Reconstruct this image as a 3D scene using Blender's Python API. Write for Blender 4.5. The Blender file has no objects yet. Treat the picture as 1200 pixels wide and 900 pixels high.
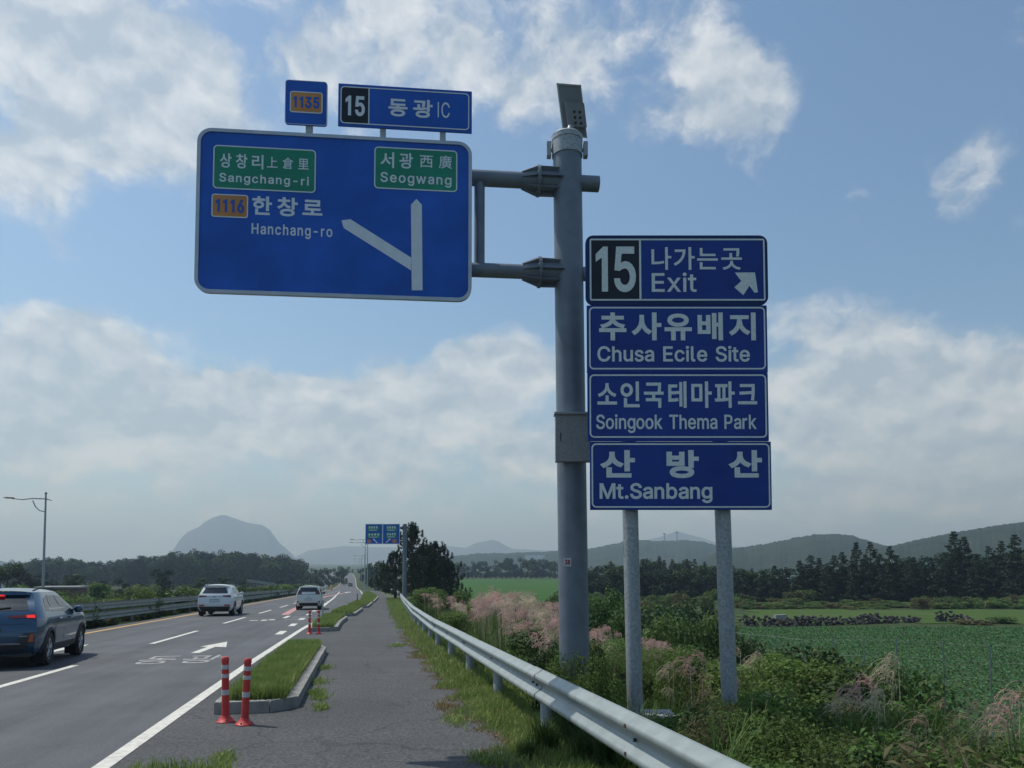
import bpy, math, random
import numpy as np
from mathutils import Vector, Matrix
from mathutils.geometry import tessellate_polygon, delaunay_2d_cdt
random.seed(7); rng = np.random.default_rng(7)
R = math.radians
scene = bpy.context.scene
COL = scene.collection

# ------------------------------------------------------------------ camera
TH = R(11.03); PITCH = R(3.0); FPX = 900.0; HORIZON = 658.0
CX = 600.0; CY = HORIZON - FPX * math.tan(PITCH)
CAMZ = 1.6
cam_data = bpy.data.cameras.new('camera'); cam = bpy.data.objects.new('camera', cam_data); COL.objects.link(cam)
cam.location = (0, 0, CAMZ)
cam.rotation_euler = (R(90) + PITCH, 0, -TH)
cam_data.sensor_width = 36; cam_data.lens = 36 * FPX / 1200
cam_data.shift_y = (CY - 450) / 1200
cam_data.clip_start = 0.1; cam_data.clip_end = 30000
scene.camera = cam

FH = Vector((math.sin(TH), math.cos(TH), 0)); RT = Vector((math.cos(TH), -math.sin(TH), 0)); UPV = Vector((0, 0, 1))
CF = FH * math.cos(PITCH) + UPV * math.sin(PITCH); CU = UPV * math.cos(PITCH) - FH * math.sin(PITCH)
C0 = Vector((0, 0, CAMZ))
def ray(x, y): return CF + RT * ((x - CX) / FPX) + CU * ((CY - y) / FPX)
def P(x, y, d):
    r = ray(x, y); return C0 + r * (d / r.dot(FH))
def zat(y, d):
    return P(600, y, d).z

# ------------------------------------------------------------------ light
SUN_AZ = R(-54)      # measured from +Y (the road's direction), negative = to the west of it
SUN_EL = R(60.5)
SUN_DIR = Vector((math.sin(SUN_AZ) * math.cos(SUN_EL), math.cos(SUN_AZ) * math.cos(SUN_EL), math.sin(SUN_EL)))
sun_data = bpy.data.lights.new('sun', 'SUN'); sun_data.energy = 2.8; sun_data.angle = R(0.53); sun_data.color = (1, .965, .90)
sun = bpy.data.objects.new('sun', sun_data); COL.objects.link(sun)
sun.rotation_euler = (-SUN_DIR).to_track_quat('-Z', 'Y').to_euler()
scene.view_settings.view_transform = 'Standard'; scene.view_settings.look = 'None'
scene.view_settings.exposure = 0.34; scene.view_settings.gamma = 1
scene.cycles.volume_bounces = 0
scene.cycles.max_bounces = 6; scene.cycles.diffuse_bounces = 2; scene.cycles.glossy_bounces = 2
scene.cycles.transmission_bounces = 3; scene.cycles.transparent_max_bounces = 6

world = bpy.data.worlds.new('World'); scene.world = world; world.use_nodes = True
def build_world():
    nt = world.node_tree; N = nt.nodes; L = nt.links; N.clear()
    out = N.new('ShaderNodeOutputWorld'); bg = N.new('ShaderNodeBackground'); L.new(bg.outputs[0], out.inputs[0])
    bg.inputs[1].default_value = 0.1
    sky = N.new('ShaderNodeTexSky'); sky.sky_type = 'NISHITA'; sky.sun_disc = False
    sky.sun_elevation = SUN_EL; sky.sun_rotation = SUN_AZ
    sky.air_density = 1.0; sky.dust_density = 1.2; sky.ozone_density = 1.6
    def math_(op, a, b=None, c=None, clamp=False):
        n = N.new('ShaderNodeMath'); n.operation = op; n.use_clamp = clamp
        for i, v in enumerate((a, b, c)):
            if v is None: continue
            if isinstance(v, (int, float)): n.inputs[i].default_value = v
            else: L.new(v, n.inputs[i])
        return n.outputs[0]
    tc = N.new('ShaderNodeTexCoord')
    sep = N.new('ShaderNodeSeparateXYZ'); L.new(tc.outputs['Generated'], sep.inputs[0])
    az = math_('ARCTAN2', sep.outputs[0], sep.outputs[1]); el = math_('ARCSINE', sep.outputs[2])
    cmb = N.new('ShaderNodeCombineXYZ'); L.new(az, cmb.inputs[0]); L.new(math_('MULTIPLY', el, 1.35), cmb.inputs[1])
    def fbm(vec, scale, detail=8, rough=.55, dist=0.0, off=(0, 0, 0)):
        m = N.new('ShaderNodeMapping'); m.inputs['Location'].default_value = off; L.new(vec, m.inputs[0])
        n = N.new('ShaderNodeTexNoise'); n.inputs['Scale'].default_value = scale; n.inputs['Detail'].default_value = detail
        n.inputs['Roughness'].default_value = rough; n.inputs['Distortion'].default_value = dist; L.new(m.outputs[0], n.inputs[0])
        return n.outputs['Fac']
    # warp the lookup so that the clouds billow
    wn = N.new('ShaderNodeTexNoise'); wn.inputs['Scale'].default_value = 9; wn.inputs['Detail'].default_value = 5; wn.inputs['Roughness'].default_value = .6; L.new(cmb.outputs[0], wn.inputs[0])
    wv = N.new('ShaderNodeVectorMath'); wv.operation = 'MULTIPLY_ADD'; L.new(wn.outputs['Color'], wv.inputs[0]); wv.inputs[1].default_value = (.065, .065, .065); wv.inputs[2].default_value = (-.0325, -.0325, -.0325)
    wa = N.new('ShaderNodeVectorMath'); wa.operation = 'ADD'; L.new(cmb.outputs[0], wa.inputs[0]); L.new(wv.outputs[0], wa.inputs[1])
    ws = N.new('ShaderNodeSeparateXYZ'); L.new(wa.outputs[0], ws.inputs[0]); azw = ws.outputs[0]; elw = math_('DIVIDE', ws.outputs[1], 1.35)
    n1 = fbm(wa.outputs[0], 9.0, 10, .60, .0)
    n2 = fbm(cmb.outputs[0], 3.0, 4, .5, 0, (3, 1, 0))
    n1a = fbm(wa.outputs[0], 9.0, 5, .55, 0)
    n1s = fbm(wa.outputs[0], 9.0, 5, .55, 0, (0.008, -0.024, 0))
    # the clouds of the day: direction, width, height, thickness
    blobs = CLOUDS
    bias = None
    for (px, py, rx, ry, w) in blobs:
        r = ray(px, py).normalized(); a = math.atan2(r.x, r.y); e = math.asin(r.z)
        dx = math_('MULTIPLY', math_('SUBTRACT', azw, a), FPX / rx)
        dy = math_('MULTIPLY', math_('SUBTRACT', elw, e), FPX / ry)
        dd = math_('ADD', math_('MULTIPLY', dx, dx), math_('MULTIPLY', dy, dy))
        g = math_('MULTIPLY', math_('POWER', 2.718, math_('MULTIPLY', math_('POWER', dd, 1.3), -.8)), w)
        bias = g if bias is None else math_('ADD', bias, g)
    # a bank of cloud that lies all round the horizon, clearer higher up
    bank = math_('MULTIPLY', math_('POWER', 2.718, math_('MULTIPLY', math_('MULTIPLY', el, el), -30.0)), .22)
    tot = math_('ADD', math_('ADD', bias, bank), math_('MULTIPLY', math_('SUBTRACT', n1, .5), 1.9))
    tot = math_('ADD', tot, math_('MULTIPLY', math_('SUBTRACT', n2, .5), .55))
    ss = N.new('ShaderNodeMapRange'); ss.interpolation_type = 'SMOOTHSTEP'
    ss.inputs['From Min'].default_value = 0.04; ss.inputs['From Max'].default_value = .60; L.new(tot, ss.inputs[0])
    ss.inputs['To Max'].default_value = .82
    shade = math_('MULTIPLY_ADD', math_('SUBTRACT', n1a, n1s), 4.2, .40, clamp=True)
    shade = math_('SUBTRACT', shade, math_('MULTIPLY', math_('SUBTRACT', tot, .55, clamp=True), .25), clamp=True)
    cr = N.new('ShaderNodeMix'); cr.data_type = 'RGBA'; L.new(shade, cr.inputs[0])
    cr.inputs[6].default_value = (3.7, 4.3, 4.9, 1); cr.inputs[7].default_value = (6.9, 7.05, 7.1, 1)
    tint = N.new('ShaderNodeMix'); tint.data_type = 'RGBA'; tint.blend_type = 'MULTIPLY'; tint.inputs[0].default_value = 1
    L.new(sky.outputs[0], tint.inputs[6]); tint.inputs[7].default_value = SKY_TINT
    mx = N.new('ShaderNodeMix'); mx.data_type = 'RGBA'; L.new(ss.outputs[0], mx.inputs[0]); L.new(tint.outputs[2], mx.inputs[6]); L.new(cr.outputs[2], mx.inputs[7])
    L.new(mx.outputs[2], bg.inputs[0])
SKY_TINT = (.80, .96, 1.02, 1)
CLOUDS = [(90, 70, 140, 75, .70), (200, 155, 95, 50, .62), (40, 20, 120, 50, .3), (25, 215, 60, 50, .72), (240, 110, 40, 40, .2),
          (470, 30, 170, 50, .34), (380, 90, 90, 40, .16), (620, 60, 130, 60, .26), (590, 120, 80, 30, .25),
          (840, 75, 38, 34, .62), (890, 118, 50, 38, .66), (820, 135, 60, 34, .55), (1050, 68, 26, 20, .45), (1130, 215, 38, 32, .34),
          (1120, 190, 90, 60, .12), (980, 378, 70, 36, .75), (1045, 425, 60, 34, .5), (1170, 465, 110, 40, .7), (1000, 470, 120, 40, .5),
          (100, 400, 62, 36, .75), (25, 445, 70, 42, .7), (150, 430, 50, 30, .35), (240, 475, 90, 30, .45), (585, 425, 80, 34, .75),
          (480, 450, 90, 30, .45), (350, 480, 120, 34, .45), (100, 500, 160, 50, .5), (500, 520, 200, 50, .45), (1050, 540, 240, 50, .45),
          (700, 230, 180, 60, -.35), (1080, 300, 150, 70, -.3), (400, 320, 220, 70, -.35), (1000, 140, 60, 60, -.3), (440, 200, 160, 30, .12), (250, 465, 70, 26, .3), (1000, 290, 40, 20, .2), (80, 290, 40, 16, .3),
          (120, 290, 130, 50, -.25), (1120, 30, 100, 60, -.25), (300, 130, 30, 30, -.2)]
build_world()

# ------------------------------------------------------------------ helpers
def link(o, parent=None):
    COL.objects.link(o)
    if parent is not None: o.parent = parent
    return o
def tag(o, label=None, cat=None, group=None, kind=None):
    if label: o['label'] = label
    if cat: o['category'] = cat
    if group: o['group'] = group
    if kind: o['kind'] = kind
    return o
def empty(name, loc, rz=0, label=None, cat=None, group=None):
    o = bpy.data.objects.new(name, None); link(o); o.location = loc; o.rotation_euler = (0, 0, rz); o.empty_display_size = .2
    return tag(o, label, cat, group)
def mesh_np(name, V, F, mats=None, midx=None, smooth=False):
    """V (n,3) array; F (m,k) array of equal-size faces."""
    V = np.asarray(V, dtype=np.float32); F = np.asarray(F, dtype=np.int32)
    me = bpy.data.meshes.new(name); k = F.shape[1]
    me.vertices.add(len(V)); me.vertices.foreach_set('co', V.ravel())
    me.loops.add(F.size); me.loops.foreach_set('vertex_index', F.ravel())
    me.polygons.add(len(F)); me.polygons.foreach_set('loop_start', np.arange(0, F.size, k, dtype=np.int32))
    me.polygons.foreach_set('loop_total', np.full(len(F), k, dtype=np.int32))
    for m in (mats or []): me.materials.append(m)
    if midx is not None: me.polygons.foreach_set('material_index', np.asarray(midx, dtype=np.int32))
    if smooth: me.polygons.foreach_set('use_smooth', np.ones(len(F), dtype=bool))
    me.update(calc_edges=True); me.validate()
    return me
def obj(name, me, parent=None, loc=None):
    o = bpy.data.objects.new(name, me); link(o, parent)
    if loc is not None: o.location = loc
    return o
def copy_tree(o, parent=None):
    c = o.copy(); COL.objects.link(c); c.parent = parent
    for ch in KIDS.get(o.name, [k for k in o.children]): copy_tree(ch, c)
    return c
KIDS = {}

class MB:
    def __init__(s): s.v = []; s.f = []; s.m = []
    def add(s, vs, fs, m=0):
        o = len(s.v); s.v += [tuple(p) for p in vs]
        s.f += [tuple(i + o for i in f) for f in fs]; s.m += [m] * len(fs); return s
    def box(s, c, d, rz=0, m=0, M=None):
        hx, hy, hz = d[0] / 2, d[1] / 2, d[2] / 2
        vs = [Vector((x * hx, y * hy, z * hz)) for x in (-1, 1) for y in (-1, 1) for z in (-1, 1)]
        rot = M if M is not None else Matrix.Rotation(rz, 3, 'Z')
        vs = [rot @ v + Vector(c) for v in vs]
        return s.add(vs, [(0, 1, 3, 2), (4, 6, 7, 5), (0, 4, 5, 1), (2, 3, 7, 6), (0, 2, 6, 4), (1, 5, 7, 3)], m)
    def tube(s, pts, rads, n=12, cap=True, m=0):
        pts = [Vector(p) for p in pts]
        if isinstance(rads, (int, float)): rads = [rads] * len(pts)
        vs = []; fs = []; prev = None
        for i, p in enumerate(pts):
            a = pts[max(i - 1, 0)]; b = pts[min(i + 1, len(pts) - 1)]; t = (b - a).normalized()
            ref = prev if prev is not None else (Vector((1, 0, 0)) if abs(t.x) < .9 else Vector((0, 1, 0)))
            x = (ref - t * ref.dot(t)).normalized(); y = t.cross(x); prev = x
            for k in range(n):
                an = 2 * math.pi * k / n; vs.append(p + (x * math.cos(an) + y * math.sin(an)) * rads[i])
        for i in range(len(pts) - 1):
            for k in range(n): fs.append((i * n + k, i * n + (k + 1) % n, (i + 1) * n + (k + 1) % n, (i + 1) * n + k))
        if cap: fs.append(tuple(range(n - 1, -1, -1))); fs.append(tuple(range((len(pts) - 1) * n, len(pts) * n)))
        return s.add(vs, fs, m)
    def lathe(s, prof, c=(0, 0, 0), n=20, m=0):
        vs = []; fs = []
        for (r, z) in prof:
            for k in range(n):
                a = 2 * math.pi * k / n; vs.append((c[0] + r * math.cos(a), c[1] + r * math.sin(a), c[2] + z))
        for i in range(len(prof) - 1):
            for k in range(n): fs.append((i * n + k, i * n + (k + 1) % n, (i + 1) * n + (k + 1) % n, (i + 1) * n + k))
        fs.append(tuple(range(n - 1, -1, -1))); fs.append(tuple(range((len(prof) - 1) * n, len(prof) * n)))
        return s.add(vs, fs, m)
    def prism(s, poly, y0, y1, m=0):
        """poly in (x,z), extruded along y from y0 (front, towards -y) to y1"""
        n = len(poly); vs = [(x, y0, z) for x, z in poly] + [(x, y1, z) for x, z in poly]
        fs = [tuple(range(n)), tuple(range(2 * n - 1, n - 1, -1))]
        for i in range(n): j = (i + 1) % n; fs.append((i, n + i, n + j, j))
        return s.add(vs, fs, m)
    def mesh(s, name, mats, smooth=False):
        me = bpy.data.meshes.new(name); me.from_pydata([tuple(v) for v in s.v], [], s.f)
        for mt in (mats if isinstance(mats, (list, tuple)) else [mats]): me.materials.append(mt)
        me.polygons.foreach_set('material_index', s.m)
        if smooth:
            me.polygons.foreach_set('use_smooth', [True] * len(s.f))
            me.update(); me.set_sharp_from_angle(angle=R(40))
        me.update(); return me
    def build(s, name, mats, parent=None, loc=None, smooth=False, rz=None):
        o = obj(name, s.mesh(name, mats, smooth), parent, loc)
        if rz is not None: o.rotation_euler = (0, 0, rz)
        return o

# ------------------------------------------------------------------ materials
def mat(name, col, rough=.6, metal=0., var=0., vscale=3., bump=0., bscale=40., spec=.5, trans=0., col2=None, detail=5, coat=0., emit=0., coord='Object', objvar=0.):
    m = bpy.data.materials.new(name); m.use_nodes = True; nt = m.node_tree; N = nt.nodes; L = nt.links
    b = N['Principled BSDF']; out = N['Material Output']
    b.inputs['Base Color'].default_value = (*col, 1); b.inputs['Roughness'].default_value = rough; b.inputs['Metallic'].default_value = metal
    b.inputs['Specular IOR Level'].default_value = spec; b.inputs['Coat Weight'].default_value = coat; b.inputs['Coat Roughness'].default_value = .05
    tc = N.new('ShaderNodeTexCoord')
    csock = None
    if var or col2:
        n = N.new('ShaderNodeTexNoise'); n.inputs['Scale'].default_value = vscale; n.inputs['Detail'].default_value = detail; n.inputs['Roughness'].default_value = .6
        L.new(tc.outputs[coord], n.inputs[0])
        mr = N.new('ShaderNodeMapRange'); mr.inputs[1].default_value = .3; mr.inputs[2].default_value = .7; L.new(n.outputs['Fac'], mr.inputs[0])
        mx = N.new('ShaderNodeMix'); mx.data_type = 'RGBA'; L.new(mr.outputs[0], mx.inputs[0])
        c2 = col2 if col2 else tuple(min(1, c * (1 + var)) for c in col); c1 = col if col2 else tuple(c * (1 - var) for c in col)
        mx.inputs[6].default_value = (*c1, 1); mx.inputs[7].default_value = (*c2, 1); csock = mx.outputs[2]
        L.new(csock, b.inputs['Base Color'])
    if objvar:
        oi = N.new('ShaderNodeObjectInfo'); hs = N.new('ShaderNodeHueSaturation')
        mr2 = N.new('ShaderNodeMapRange'); mr2.inputs[3].default_value = 1 - objvar; mr2.inputs[4].default_value = 1 + objvar
        L.new(oi.outputs['Random'], mr2.inputs[0]); L.new(mr2.outputs[0], hs.inputs['Value'])
        mr3 = N.new('ShaderNodeMapRange'); mr3.inputs[3].default_value = .5 - .03 * objvar / .3; mr3.inputs[4].default_value = .5 + .025 * objvar / .3
        mm = N.new('ShaderNodeMath'); mm.operation = 'FRACT'; m7 = N.new('ShaderNodeMath'); m7.operation = 'MULTIPLY'; m7.inputs[1].default_value = 7.31
        L.new(oi.outputs['Random'], m7.inputs[0]); L.new(m7.outputs[0], mm.inputs[0]); L.new(mm.outputs[0], mr3.inputs[0]); L.new(mr3.outputs[0], hs.inputs['Hue'])
        if csock: L.new(csock, hs.inputs['Color'])
        else: hs.inputs['Color'].default_value = (*col, 1)
        csock = hs.outputs[0]; L.new(csock, b.inputs['Base Color'])
    if bump:
        n2 = N.new('ShaderNodeTexNoise'); n2.inputs['Scale'].default_value = bscale; n2.inputs['Detail'].default_value = 4; L.new(tc.outputs[coord], n2.inputs[0])
        bp = N.new('ShaderNodeBump'); bp.inputs['Strength'].default_value = bump; bp.inputs['Distance'].default_value = .02
        L.new(n2.outputs['Fac'], bp.inputs['Height']); L.new(bp.outputs[0], b.inputs['Normal'])
    if trans:
        t = N.new('ShaderNodeBsdfTranslucent'); t.inputs[0].default_value = (*col, 1)
        if csock: L.new(csock, t.inputs[0])
        ms = N.new('ShaderNodeMixShader'); ms.inputs[0].default_value = trans
        L.new(b.outputs[0], ms.inputs[1]); L.new(t.outputs[0], ms.inputs[2]); L.new(ms.outputs[0], out.inputs[0])
    if emit:
        b.inputs['Emission Color'].default_value = (*col, 1); b.inputs['Emission Strength'].default_value = emit
    return m
def asphalt_mat(name, c1, c2, grain, patches=True, streak=0.):
    m = bpy.data.materials.new(name); m.use_nodes = True; nt = m.node_tree; N = nt.nodes; L = nt.links; b = N['Principled BSDF']
    b.inputs['Roughness'].default_value = .85; b.inputs['Specular IOR Level'].default_value = .35
    tc = N.new('ShaderNodeTexCoord')
    def noise(sc, det, vec=None, rough=.6):
        n = N.new('ShaderNodeTexNoise'); n.inputs['Scale'].default_value = sc; n.inputs['Detail'].default_value = det; n.inputs['Roughness'].default_value = rough
        L.new(vec or tc.outputs['Object'], n.inputs[0]); return n.outputs['Fac']
    def rng_(s, a, b_, lo, hi):
        r = N.new('ShaderNodeMapRange'); r.inputs[1].default_value = a; r.inputs[2].default_value = b_; r.inputs[3].default_value = lo; r.inputs[4].default_value = hi; L.new(s, r.inputs[0]); return r.outputs[0]
    def mul(a, b_):
        n = N.new('ShaderNodeMath'); n.operation = 'MULTIPLY'; L.new(a, n.inputs[0]); L.new(b_, n.inputs[1]); return n.outputs[0]
    mx = N.new('ShaderNodeMix'); mx.data_type = 'RGBA'; L.new(rng_(noise(grain, 3, rough=.8), .35, .68, 0, 1), mx.inputs[0])
    mx.inputs[6].default_value = (*c1, 1); mx.inputs[7].default_value = (*c2, 1)
    f = rng_(noise(.55, 5), .3, .7, .82, 1.16)
    mp = N.new('ShaderNodeMapping'); mp.inputs['Scale'].default_value = (1, .04, 1); L.new(tc.outputs['Object'], mp.inputs[0])
    f = mul(f, rng_(noise(1.7, 4, mp.outputs[0]), .3, .7, 1 - streak, 1 + streak))
    vo = N.new('ShaderNodeTexVoronoi'); vo.feature = 'DISTANCE_TO_EDGE'; vo.inputs['Scale'].default_value = .35
    ds = N.new('ShaderNodeVectorMath'); ds.operation = 'ADD'
    nn = N.new('ShaderNodeTexNoise'); nn.inputs['Scale'].default_value = 1.5; nn.inputs['Detail'].default_value = 6; L.new(tc.outputs['Object'], nn.inputs[0])
    L.new(tc.outputs['Object'], ds.inputs[0]); L.new(nn.outputs['Color'], ds.inputs[1]); L.new(ds.outputs[0], vo.inputs[0])
    f = mul(f, rng_(vo.outputs['Distance'], 0, .012 if patches else .0, .62 if patches else 1., 1.))
    vm = N.new('ShaderNodeVectorMath'); vm.operation = 'SCALE'; L.new(mx.outputs[2], vm.inputs[0]); L.new(f, vm.inputs['Scale'])
    L.new(vm.outputs[0], b.inputs['Base Color'])
    bp = N.new('ShaderNodeBump'); bp.inputs['Strength'].default_value = .6; bp.inputs['Distance'].default_value = .012; L.new(noise(grain * .8, 3, rough=.7), bp.inputs['Height']); L.new(bp.outputs[0], b.inputs['Normal'])
    return m
def face_mat(name, col, stripe=.12):
    """retro-reflective sign sheeting: fine mottling and faint weathering"""
    m = mat(name, col, .5, 0, var=.2, vscale=1.6, bump=.03, bscale=25, spec=.25)
    return m

MT = {}
MT['road'] = asphalt_mat('road asphalt', (.070, .073, .078), (.125, .129, .136), 55, False, .20)
MT['walk'] = asphalt_mat('coarse asphalt', (.034, .036, .038), (.120, .120, .120), 30, True, .05)
MT['paint'] = mat('road paint', (.62, .60, .53), .7, var=.22, vscale=11, bump=.1, bscale=80)
MT['paint_worn'] = mat('half worn road paint', (.52, .51, .47), .75, col2=(.22, .22, .22), vscale=9)
MT['paint_old'] = mat('worn road paint', (.55, .55, .52), .75, col2=(.24, .24, .24), vscale=14)
MT['paint_yellow'] = mat('yellow road paint', (.62, .36, .10), .7, var=.15, vscale=6)
MT['paint_pink'] = mat('pink road paint', (.50, .24, .23), .75, var=.15, vscale=5)
MT['kerb'] = mat('kerb concrete', (.34, .335, .31), .9, col2=(.21, .205, .19), vscale=5, bump=.5, bscale=60, objvar=.12)
MT['concrete'] = mat('concrete', (.34, .34, .33), .9, col2=(.24, .24, .23), vscale=5, bump=.4, bscale=50)
MT['galv'] = mat('galvanised steel', (.42, .45, .46), .55, .3, col2=(.23, .26, .28), vscale=34, bump=.05, bscale=30, detail=3)
MT['pole'] = mat('painted grey pole', (.19, .225, .265), .5, .2, col2=(.125, .155, .19), vscale=3.5, bump=.02, bscale=20)
MT['rail'] = mat('guardrail steel', (.37, .41, .40), .5, .35, col2=(.28, .315, .31), vscale=6, bump=.04, bscale=30)
MT['bolt'] = mat('rusty bolt', (.10, .075, .06), .7, .5)
MT['blue'] = face_mat('blue sheeting', (.018, .105, .47))
MT['blue2'] = face_mat('navy blue sheeting', (.016, .048, .255))
MT['navy'] = face_mat('deep blue border', (.012, .030, .12))
MT['green'] = face_mat('green sheeting', (.020, .24, .15))
MT['orange'] = face_mat('orange sheeting', (.52, .24, .08))
MT['black'] = face_mat('black sheeting', (.018, .022, .035))
MT['white'] = mat('white sheeting', (.66, .73, .78), .5, var=.06, vscale=9, spec=.25)
MT['white2'] = mat('grey white lettering', (.66, .72, .71), .5, var=.1, vscale=30, spec=.25)
MT['alu'] = mat('sign back aluminium', (.42, .46, .50), .45, .5, var=.1, vscale=5)
MT['red_plastic'] = mat('red plastic', (.55, .045, .04), .45, var=.12, vscale=10)
MT['reflector'] = mat('white reflective band', (.48, .49, .48), .5, var=.1, vscale=30)
MT['rubber'] = mat('tyre rubber', (.02, .02, .022), .8)
MT['dark'] = mat('dark plastic', (.025, .027, .03), .6)
MT['glass'] = mat('tinted car glass', (.012, .016, .022), .06, 0, spec=.8)
MT['rim'] = mat('alloy rim', (.32, .34, .36), .35, .7)
MT['plate'] = mat('plate', (.45, .50, .50), .5, var=.05)
MT['plate_ink'] = mat('plate print', (.05, .05, .06), .6)
MT['tail'] = mat('tail lamp red', (.13, .008, .010), .2, coat=.5)
MT['tail_lit'] = mat('lit lamp red', (1, .03, .02), .3, emit=.35)
MT['amber'] = mat('amber reflector', (.40, .09, .03), .3)
MT['pv'] = mat('solar panel back', (.24, .27, .32), .5, .2, var=.1)
MT['boxgrey'] = mat('speckled grey cabinet', (.36, .37, .36), .8, col2=(.20, .21, .21), vscale=60, bump=.2, bscale=80)
MT['sky_plate'] = mat('white sticker', (.55, .58, .60), .6)
MT['red_ink'] = mat('dark red print', (.25, .02, .05), .6)
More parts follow.
